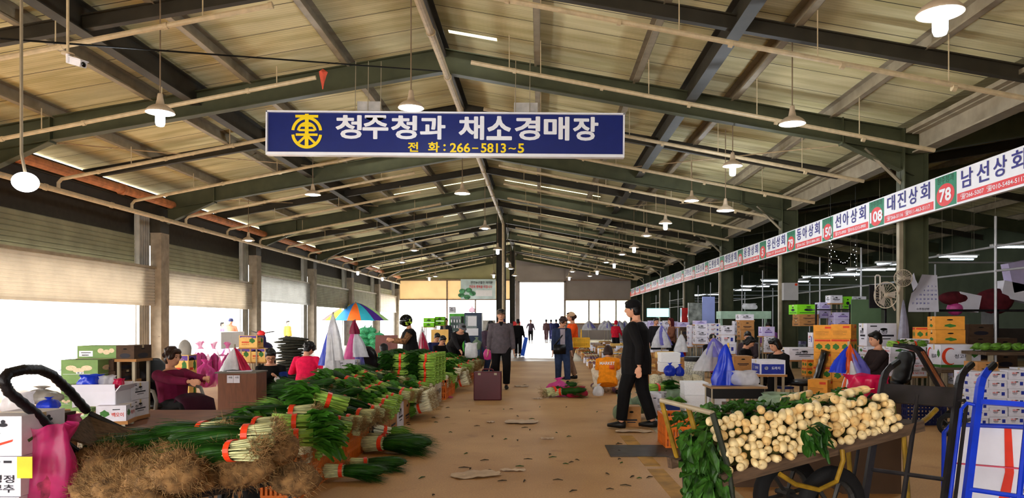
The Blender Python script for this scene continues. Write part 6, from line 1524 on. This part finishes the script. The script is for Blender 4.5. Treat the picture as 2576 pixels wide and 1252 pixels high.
def openbox(label, loc, w, d, h, rz, m_, inner=None, st=None, flap=.12):
    t = thing('cardboard_box', label, 'carton', loc, rz); mb = MB(); e = .008
    for s_ in (-1, 1): mb.box((s_*w/2, 0, h/2), (e, d, h)); mb.box((0, s_*d/2, h/2), (w, e, h))
    mb.box((0, 0, .005), (w, d, .01)); mb.build('carton_body', m_, t)
    for s_ in (-1, 1):
        MB().box((s_*(w/2+flap*.3), 0, h+flap*.38), (e, d, flap), (0, s_*R(38), 0)).build('flap', m_, t); MB().box((0, s_*(d/2+flap*.1), h+flap*.46), (w, e, flap), (-s_*R(14), 0, 0)).build('flap', m_, t)
    if st:
        for x_, z_, s2, w2, h2, mm in st: text(s2, w2, h2, (x_, -d/2-.006, z_), t, mm)
    return t
x, y, z = at(235, 1058, 6.6); openbox('open white carton stuffed with blue and clear bags behind the taped handle', (x, y+.15, z+.0), .36, .34, .26, .1, c_white, flap=.07, st=[(-.13, .1, '수', .06, .06, ink), (.13, .1, '부', .06, .06, ink)])
atbag('blue bag crumpled in the open white carton', 200, 255, 942, 975, 6.7, blu, seed=61); atbag('clear bag crumpled in the open white carton', 248, 292, 944, 975, 6.75, cle, seed=62); atbag('red bag poking from the open white carton', 285, 312, 952, 976, 6.75, pkd, seed=63)
stack(180, 232, 1025, 1060, 6.45, 1, 'mushroom', 'half green', 'under the open white one, left', d=.25); stack(232, 300, 1020, 1060, 6.5, 1, 'cuke', 'green and white', 'under the open white one, right', .25, .3)
stack(298, 330, 965, 1050, 6.9, 2, 'white', 'tall grey-white', 'left of the office chair', d=.3)
atbag('blue bag behind the taped handle loop', 98, 148, 998, 1032, 6.4, blu, seed=64, top='tied'); atbag('white film heap inside the taped handle loop', 10, 80, 985, 1036, 6.3, cle, seed=65)
atbag('grey cloth sack inside the taped handle loop', 60, 150, 972, 1015, 7.4, plastic('grey_cloth', (.7,.68,.66), 1.), seed=66, top='tied')
atbag('crimson bag hanging beside the office chair', 320, 350, 1018, 1062, 7.2, pkd, seed=67)
t = thing('work_table', 'low work table of brown board under the boxes at left', 'table', (X(220, 6.9), 6.9, 0)); z = .52
MB().b2((-1.0, -.45, z-.03), (1.05, .95, z)).build('table_top', M('brown_board', (.50,.30,.17), .6, 0, .15, 4), t); [MB().b2((a-.03, b-.03, 0), (a+.03, b+.03, z-.03)).build('leg', galv, t) for a in (-.9, .95) for b in (-.38, .85)]
x, y, z = at(370, 1085, 6.2); simple('wood_board', 'reddish brown board lying in front of the office chair', 'board', MB().b2((-.38, -.14, -.03), (.38, .14, 0)).b2((-.34, -.1, -z), (-.28, .1, -.03)).b2((.28, -.1, -z), (.34, .1, -.03)), MATS['brown_board'], (x, y, z))
# desk-like brown box with bag cone on it
Yp = 10.7; x0, x1 = X(548, Yp), X(645, Yp); zt = EYE-(935-V0)/FPX*Yp
t = thing('desk_cabinet', 'tall brown wooden cabinet with small posted notes between the two seated people', 'cabinet', ((x0+x1)/2, Yp+.2, 0)); w = x1-x0
MB().b2((-w/2, -.2, 0), (w/2, .2, zt-.02)).build('cabinet_body', M('red_brown_ply', (.45,.27,.17), .55, 0, .12, 5, stretch=(5, 5, 1)), t); MB().b2((-w/2-.03, -.24, zt-.02), (w/2+.01, .22, zt)).build('top_board', M('grey_top', (.40,.38,.34), .5), t)
for i, a in enumerate((-.17, .0)): MB().b2((w*a-.05, -.205, zt-.16), (w*a+.04, -.2, zt-.05)).build('posted_note', c_white, t); text('수초', .05, .03, (w*a, -.208, zt-.08), t, ink)
bagstand('small stand of white and crimson bags on the brown cabinet', 590, 872, 934, 10.9, [(pkd, .12, .10, .0, 1.), (wh_p, -.06, .13, .0, .92)], ground=False)
simple('newspaper', 'folded newspaper lying on top of the brown cabinet', 'newspaper', MB().b2((-.2, -.12, 0), (.14, .12, .012)), c_white, ((x0+x1)/2, Yp+.18, zt), .3)
# pink net sacks of onions
for i, (u0, u1, vt, vb, Y) in enumerate(((482, 526, 860, 925, 15.0), (520, 556, 862, 928, 15.3), (553, 592, 862, 930, 15.1), (490, 545, 905, 945, 13.6), (545, 590, 910, 945, 13.9))):
    atbag('magenta film sack filled with dark roots, %s' % ('back row left', 'back row middle', 'back row right', 'front row left', 'front row right')[i], u0, u1, vt, vb+30, Y, plastic('magenta_thin', (.93,.32,.68), .5), seed=70+i, top='tied', fold=.4, contents=M('sack_brown', (.42,.18,.14), .8, 0, .5, 22))
for i, (u0, u1, vt, vb) in enumerate(((602, 648, 843, 874), (590, 630, 876, 910), (631, 668, 876, 910))): stack(u0, u1, vt, vb, 16.2+.02*i, 1, 'pumpkin', 'yellow pumpkin', ('top of the three', 'lower left of the three', 'lower right of the three')[i]+' behind the man with glasses', d=.35)
stack(436, 474, 892, 950, 12.8, 1, 'pumpkin', 'yellow pumpkin', 'behind the woman in the office chair', d=.3)
x, y, z = at(465, 880, 12.9); simple('chair_back', 'grey plastic chair back above the pumpkin carton', 'chair', MB().ell((0, 0, 0), (.12, .05, .18)).b2((-.02, 0, -z), (.02, .04, -.1)), M('grey_plastic', (.55,.53,.5), .5), (x, y, z), 0, True)
# pile of folded dark nets
nt = M('folded_net_dark', (.24,.24,.20), .85, 0, .3, 20)
for i in range(16):
    u = 735+(i % 2)*8-4; z = i*.068; mb = MB(); mb.ell((0, 0, .035), (.38, .25, .045), None, 18, 6); mb.v = [(a*(1+.08*math.sin(9*b+i)), b, c+.012*math.sin(8*a+i)) for a, b, c in mb.v]
    tag(mb.build('folded_net', nt, None, True, (X(u, 17.5), 17.5, z), (0, 0, .2*math.sin(i*2))), 'dark folded net sack in the high pile left of the pink-jacketed woman', 'net sack', 'pile of folded nets')
# white printed carton stands under the blue-white bags
stack(846, 895, 905, 952, 13.0, 1, 'leek', 'white leek-printed', 'beside the hanging white and blue bags', d=.35)
simple('printed_case', 'long white printed foam case under the tall spinach stack', 'case', MB().b2((-.28, -.75, 0), (.28, .75, .38)), M('foam_case', (.80,.76,.70), .6, 0, .06), (fx(12.8)-.30, 12.85, 0))
for i in range(2): text('청정부추', .55, .12, (fx(12.8)-.30+.283, 12.5+.7*i, .22), None, ink, PI/2) if False else None
o = [o for o in S.objects if o.name.startswith('printed_case')][0]
for i in range(2): text('청정시금치', .5, .09, (.284, -.35+.7*i, .22), o, ink, PI/2)
for i in range(4): carton(('kraft', 'kraft', 'white', 'kraft')[i], (fx(9)-.24, 9.15+.5*i, 0), (.44, .46, .34), 0, '%s carton under the produce beyond the black crate, %s from the front' % (('brown', 'brown', 'white', 'brown')[i], ord_[i]))
for j in range(1):
    for i in range(6): carton('kraft', (-2.66-.05*i, 7.6+.75*i, 0), (.44, .6, .34), 0, 'plain brown carton propping up the back of the produce heap', 'cartons behind the produce front row')
# maroon case
Ym = 13.7; x0, x1 = X(1191, Ym), X(1261, Ym); t = thing('suitcase', 'maroon hard case with top handle standing in the aisle', 'case', ((x0+x1)/2, Ym+.12, 0)); w = x1-x0; mcase = M('maroon_shell', (.33,.08,.12), .45, 0, .08, 4)
b = MB().b2((-w/2, -.11, 0), (w/2, .11, .53)).build('shell', mcase, t); md = b.modifiers.new('b', 'BEVEL'); md.width = .018; md.segments = 3
mb = MB(); mb.tube([(-.10, 0, .525), (-.10, 0, .555), (-.07, 0, .575), (.07, 0, .575), (.10, 0, .555), (.10, 0, .525)], .013, 8); mb.build('handle', mcase, t, True)
MB().b2((-w/2-.004, -.006, 0), (w/2+.004, .006, .534)).build('seam', MATS['rubber_grip'], t); [MB().b2((a-.025, -.12, .47), (a+.025, -.108, .51)).build('latch', galv, t) for a in (-.15, .15)]
# vending machines and green boxes
def vend(label, u0, u1, vt, Y, body, kind):
    x0, x1 = X(u0, Y), X(u1, Y); _, _, zt = at(u0, vt, Y); w = x1-x0; t = thing('vending_machine', label, 'vending machine', ((x0+x1)/2, Y+.35, 0))
    MB().b2((-w/2, -.35, .04), (w/2, .35, zt)).build('cabinet', body, t); MB().b2((-w/2+.05, -.36, .55*zt), (w*.22, -.35, zt-.12)).build('display_window', M('display_glass', (.35,.42,.42), .2, 0, .3, 30), t)
    mb = MB()
    if kind:
        for r_ in range(4):
            for c_ in range(4): mb.tube([(-w/2+.1+c_*.12, -.37, zt-.38-.24*r_), (-w/2+.1+c_*.12, -.37, zt-.26-.24*r_)], .03, 8)
        mb.build('drink_can', s_white, t); MB().b2((w*.26, -.36, .5*zt), (w*.42, -.35, zt-.12)).build('button_panel', MATS['rubber_grip'], t)
    else:
        mb.b2((-w*.3, -.37, zt-.55), (w*.2, -.36, zt-.15)); mb.b2((-w*.42, -.37, zt-.95), (w*.3, -.36, zt-.65)); mb.build('notice', s_white, t)
    MB().b2((-w*.3, -.36, .2), (w*.2, -.35, .45)).build('outlet', MATS['rubber_grip'], t)
    return t
vend('bright green vending machine in the far left background', 1130, 1170, 788, 31.0, M('vend_green', (.30,.72,.18), .4), True)
vend('dark blue vending machine right of the green one', 1168, 1212, 786, 30.6, M('vend_blue', (.12,.20,.32), .4), False)
atbag('pink bag on top of the blue vending machine', 1180, 1196, 770, 786, 31, pk, seed=81, top='tied'); stack(1129, 1144, 771, 787, 31.2, 1, 'white', 'small printed', 'on top of the green vending machine', ground=False, d=.3)
stack(1065, 1092, 799, 822, 27.5, 2, 'lime', 'lime yellow', 'left pile before the bright opening'); stack(1093, 1118, 796, 818, 28.0, 2, 'lime', 'lime yellow', 'right pile before the bright opening')
x, y, z = at(1106, 840, 25.5); simple('notice_board', 'beige board with black figures behind the crouching pair', 'board', MB().b2((-.30, 0, 0), (.30, .03, 1.2)), c_yel, (x, y, 0))
x, y, z = at(1225, 810, 36); simple('white_cabinet', 'pale cabinet beside the middle column base', 'cabinet', MB().b2((-.5, 0, 0), (.4, .4, 1.55)), M('pale_cabinet', (.8,.78,.74), .6), (x, 36, 0))
x, y, z = at(1300, 812, 50); simple('red_notice', 'red warning plate at the foot of the far middle column', 'sign', MB().b2((-.25, 0, 1.0), (.25, .03, 1.5)).b2((-.03, 0, 0), (.03, .03, 1.0)), s_red, (x, 50, 0))
# green net cabbages pile
gn = M('green_net', (.35,.78,.55), .6, 0, .35, 30)
for i in range(30):
    r_, c_ = divmod(i, 4); mb = MB(); mb.ell((0, 0, .1), (.17, .15, .1), None, 12, 8); mb.tube([(0, 0, .18), (.03, 0, .25)], [.03, .01], 6)
    tag(mb.build('net_bag', gn, None, True, (X(912+13*c_, 20.5)+.05*(r_ % 2), 20.5+.1*(c_ % 2), .03+r_*.155)), 'green netted cabbage bag in the pile left of the brown chair', 'net bag', 'green netted bags')
t = thing('folding_chair', 'brown padded folding chair back behind the seated person in black', 'chair', (X(972, 17.6), 17.6, 0)); MB().box((0, 0, .93), (.52, .05, .42), (R(-8), 0, 0)).build('backrest', M('mauve_brown_pad', (.52,.34,.32), .7), t); [MB().tube([(a, 0, 1.0), (a, .02, 0)], .015, 6).build('leg', rust_m, t) for a in (-.22, .22)]; MB().b2((-.24, -.4, .42), (.24, -.0, .46)).build('seat', MATS['mauve_brown_pad'], t)
# umbrella
cols = [(.98,.85,.25), (.42,.36,.36), (.98,.88,.2), (.25,.55,.85), (.93,.45,.2), (.2,.62,.72), (.25,.15,.45), (.5,.62,.4)]
x, y, z = at(895, 806, 47); t = thing('parasol', 'rainbow striped parasol outside the left openings', 'parasol', (x, 47, -.13)); zz = z+.13
for k in range(16):
    mb = MB(); n = 2; vs = []
    for i in range(6):
        q_ = i/5
        for j in range(n+1):
            a = 2*PI*(k+j/n)/16; r_ = 2.15*q_*(1-.04*math.sin(PI*j/n)*q_); vs.append((r_*math.cos(a), r_*math.sin(a), zz+1.15-1.15*q_**1.5))
    mb.add(vs, [(i*(n+1)+j, (i+1)*(n+1)+j, (i+1)*(n+1)+j+1, i*(n+1)+j+1) for i in range(5) for j in range(n)]); mb.build('canopy_panel', M('canopy_%s' % 'abcdefgh'[k % 8], cols[k % 8], .7, 0, .05, 3, trans=.75), t, True)
MB().tube([(0, 0, 0), (0, 0, zz+1.2)], .03, 8).build('pole', galv, t)
# scooter and carts at the left openings
t = thing('scooter', 'parked scooter with red and white handlebar fairing by the doorway', 'scooter', (X(668, 22), 22, 0)); mb = MB(); mb.ell((0, 0, .62), (.22, .35, .25)); mb.ell((0, -.3, .9), (.14, .1, .25)); mb.build('fairing', M('scooter_navy', (.14,.12,.32), .3), t, True); mb = MB(); mb.ell((0, -.34, 1.12), (.12, .08, .09)); mb.build('headlamp_cowl', s_red, t, True); wheel(t, (0, -.5, .25), .25, .1, (0, 0, 0)); wheel(t, (0, .5, .25), .25, .1, (0, 0, 0)); MB().tube([(-.34, -.2, 1.18), (0, -.32, 1.12), (.34, -.2, 1.18)], .016, 6).build('handlebar', bmet, t)
# truck outside (over-exposed)
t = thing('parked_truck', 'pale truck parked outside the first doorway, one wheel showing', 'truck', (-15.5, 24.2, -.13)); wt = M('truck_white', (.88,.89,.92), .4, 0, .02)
MB().b2((-1.2, 0.1, .7), (5.0, 2.0, 1.25)).b2((-3.0, .1, .6), (-1.3, 2.0, 2.3)).build('truck_body', wt, t); pale_t = M('overexposed_tyre', (.62,.62,.72), .6)  # tyre and rim colours paled to imitate overexposure
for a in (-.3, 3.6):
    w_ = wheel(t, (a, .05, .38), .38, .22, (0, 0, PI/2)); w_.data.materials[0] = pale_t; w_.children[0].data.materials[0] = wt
simple('far_building', 'pale building across the yard seen through the left doorways', 'building', MB().b2((-10, 0, 0), (6, 6, 6)).b2((-8, -.1, 3), (-6.5, 0, 4.2)).b2((-4, -.1, 3), (-2.5, 0, 4.2)), M('pale_wall', (.9,.9,.93), .8), (-40, 60, -.13))  # building with a plain pale wall colour
# end wall banner
t = thing('wall_banner', 'pastel market banner with red and blue Korean headline on the end wall', 'banner', at(1203, 727, FAR-.25)); w, h = 88/FPX*FAR, 50/FPX*FAR
MB().b2((-w/2, 0, -h/2), (w/2, .03, h/2)).build('banner_sheet', M('banner_print', (.80,.88,.90), .6, 0, .15, 1.2), t); text('안전농산물은 여러분', w*.62, .24, (.3, -.02, h*.33), t, ink); text('건강과 행복을 지킵니다', w*.66, .24, (.2, -.02, h*.12), t, s_red)
mb = MB(); [mb.ell((-w*.33+.5*math.cos(a_), -.03, -h*.22+.3*math.sin(a_)), (.28, .02, .2), None, 10, 5) for a_ in (0, 1.2, 2.4, 3.6, 4.8)]; mb.build('vegetable_picture', M('banner_green', (.35,.62,.45), .6, 0, .4, 3), t); MB().b2((-.2, -.02, -h*.35), (w*.4, 0, -h*.05)).build('pale_panel', s_white, t)
# floor litter
paper = M('dirty_paper', (.78,.68,.58), .8, 0, .12, 6); plate = M('grey_steel_plate', (.28,.25,.22), .6, .2, .2, 6)
def litter(label, u, v, w, d, seed, m_=paper, rz=0, nm='paper_scrap', cat='paper', grp=None):
    g = random.Random(seed); x, y, _ = gnd(u, v); n = 7; mb = MB(); vs = []
    for i in range(n+1):
        for j in range(n+1):
            a, b = i/n-.5, j/n-.5; vs.append((a*w*(1-.5*abs(b)*g.uniform(.4, 1.3)), b*d*(1-.4*abs(a)*g.uniform(.3, 1.4)), .006+g.uniform(0, .018)))
    mb.add(vs, [(i*(n+1)+j, (i+1)*(n+1)+j, (i+1)*(n+1)+j+1, i*(n+1)+j+1) for i in range(n) for j in range(n)])
    return tag(mb.build(nm, m_, None, False, (x, y, 0), (0, 0, rz)), label, cat, grp)
litter('large crumpled pale paper on the aisle floor nearest the camera', 1197, 1195, .50, .34, 1, rz=.35); litter('thin paper strip right of the large crumpled paper', 1290, 1184, .26, .1, 2)
litter('flat pale paper lying further up the aisle centre', 1312, 1062, .50, .42, 3, rz=-.1); litter('small triangular paper scrap left of the flat pale paper', 1234, 1062, .12, .14, 4)
litter('paper scrap near the feet of the man in grey', 1312, 972, .34, .3, 5); litter('small white scrap right of the man in grey', 1352, 1003, .2, .12, 6); litter('crumpled newspaper under the feet of the man in black', 1596, 1086, .52, .20, 7); litter('pale scrap in the middle of the aisle', 1376, 1104, .18, .06, 8)
litter('small white card beside the big chive bundle', 1071, 1119, .09, .08, 9); litter('small pink film scrap beside the white printed case', 1125, 1000, .25, .22, 10, pk, nm='film_scrap', cat='plastic scrap')
tag(MB().box((0, 0, .006), (1.15, .72, .01)).build('floor_plate', plate, None, loc=(gnd(1640, 1135)[0]+.08, 8.32, 0)), 'dark grey steel cover plate lying across the yellow line', 'floor plate')
g = random.Random(12); dkl = M('dark_leaf_litter', (.22,.17,.10), .9)
for i in range(90):
    u = g.uniform(1020, 1800); v = g.uniform(960, 1250)
    if u < 1150 and v > 1150 and g.random() < .5: continue
    x, y, _ = gnd(u, v); mb = MB(); L_ = g.uniform(.02, .06); a = g.uniform(0, 3.1)
    mb.tube([(-L_, 0, .006), (0, .01*math.sin(i), .012), (L_, 0, .005)], [(.003, .002), (.006, .010), (.003, .002)], 5)
    tag(mb.build('leaf_scrap', dkl if i % 3 else lf_d, None, False, (x, y, 0), (0, 0, a)), 'tiny dark leaf or stem scrap scattered on the aisle floor', 'litter', 'scraps on the aisle floor')

x, y, z = at(1226, 905, 17.0); bag('small pink bag held low beside the man in the grey jacket', (x, y, z), .09, .32, pk, top='tied', seed=91, sy_=.6)
atbag('white bag standing among the produce before the bending man', 1170, 1202, 862, 900, 18.6, wh_p, seed=92, sy_=.6)
atbag('green netted cabbage bag by the white bag near the bending man', 1186, 1212, 848, 880, 19.6, gnp, seed=93, top='tied')
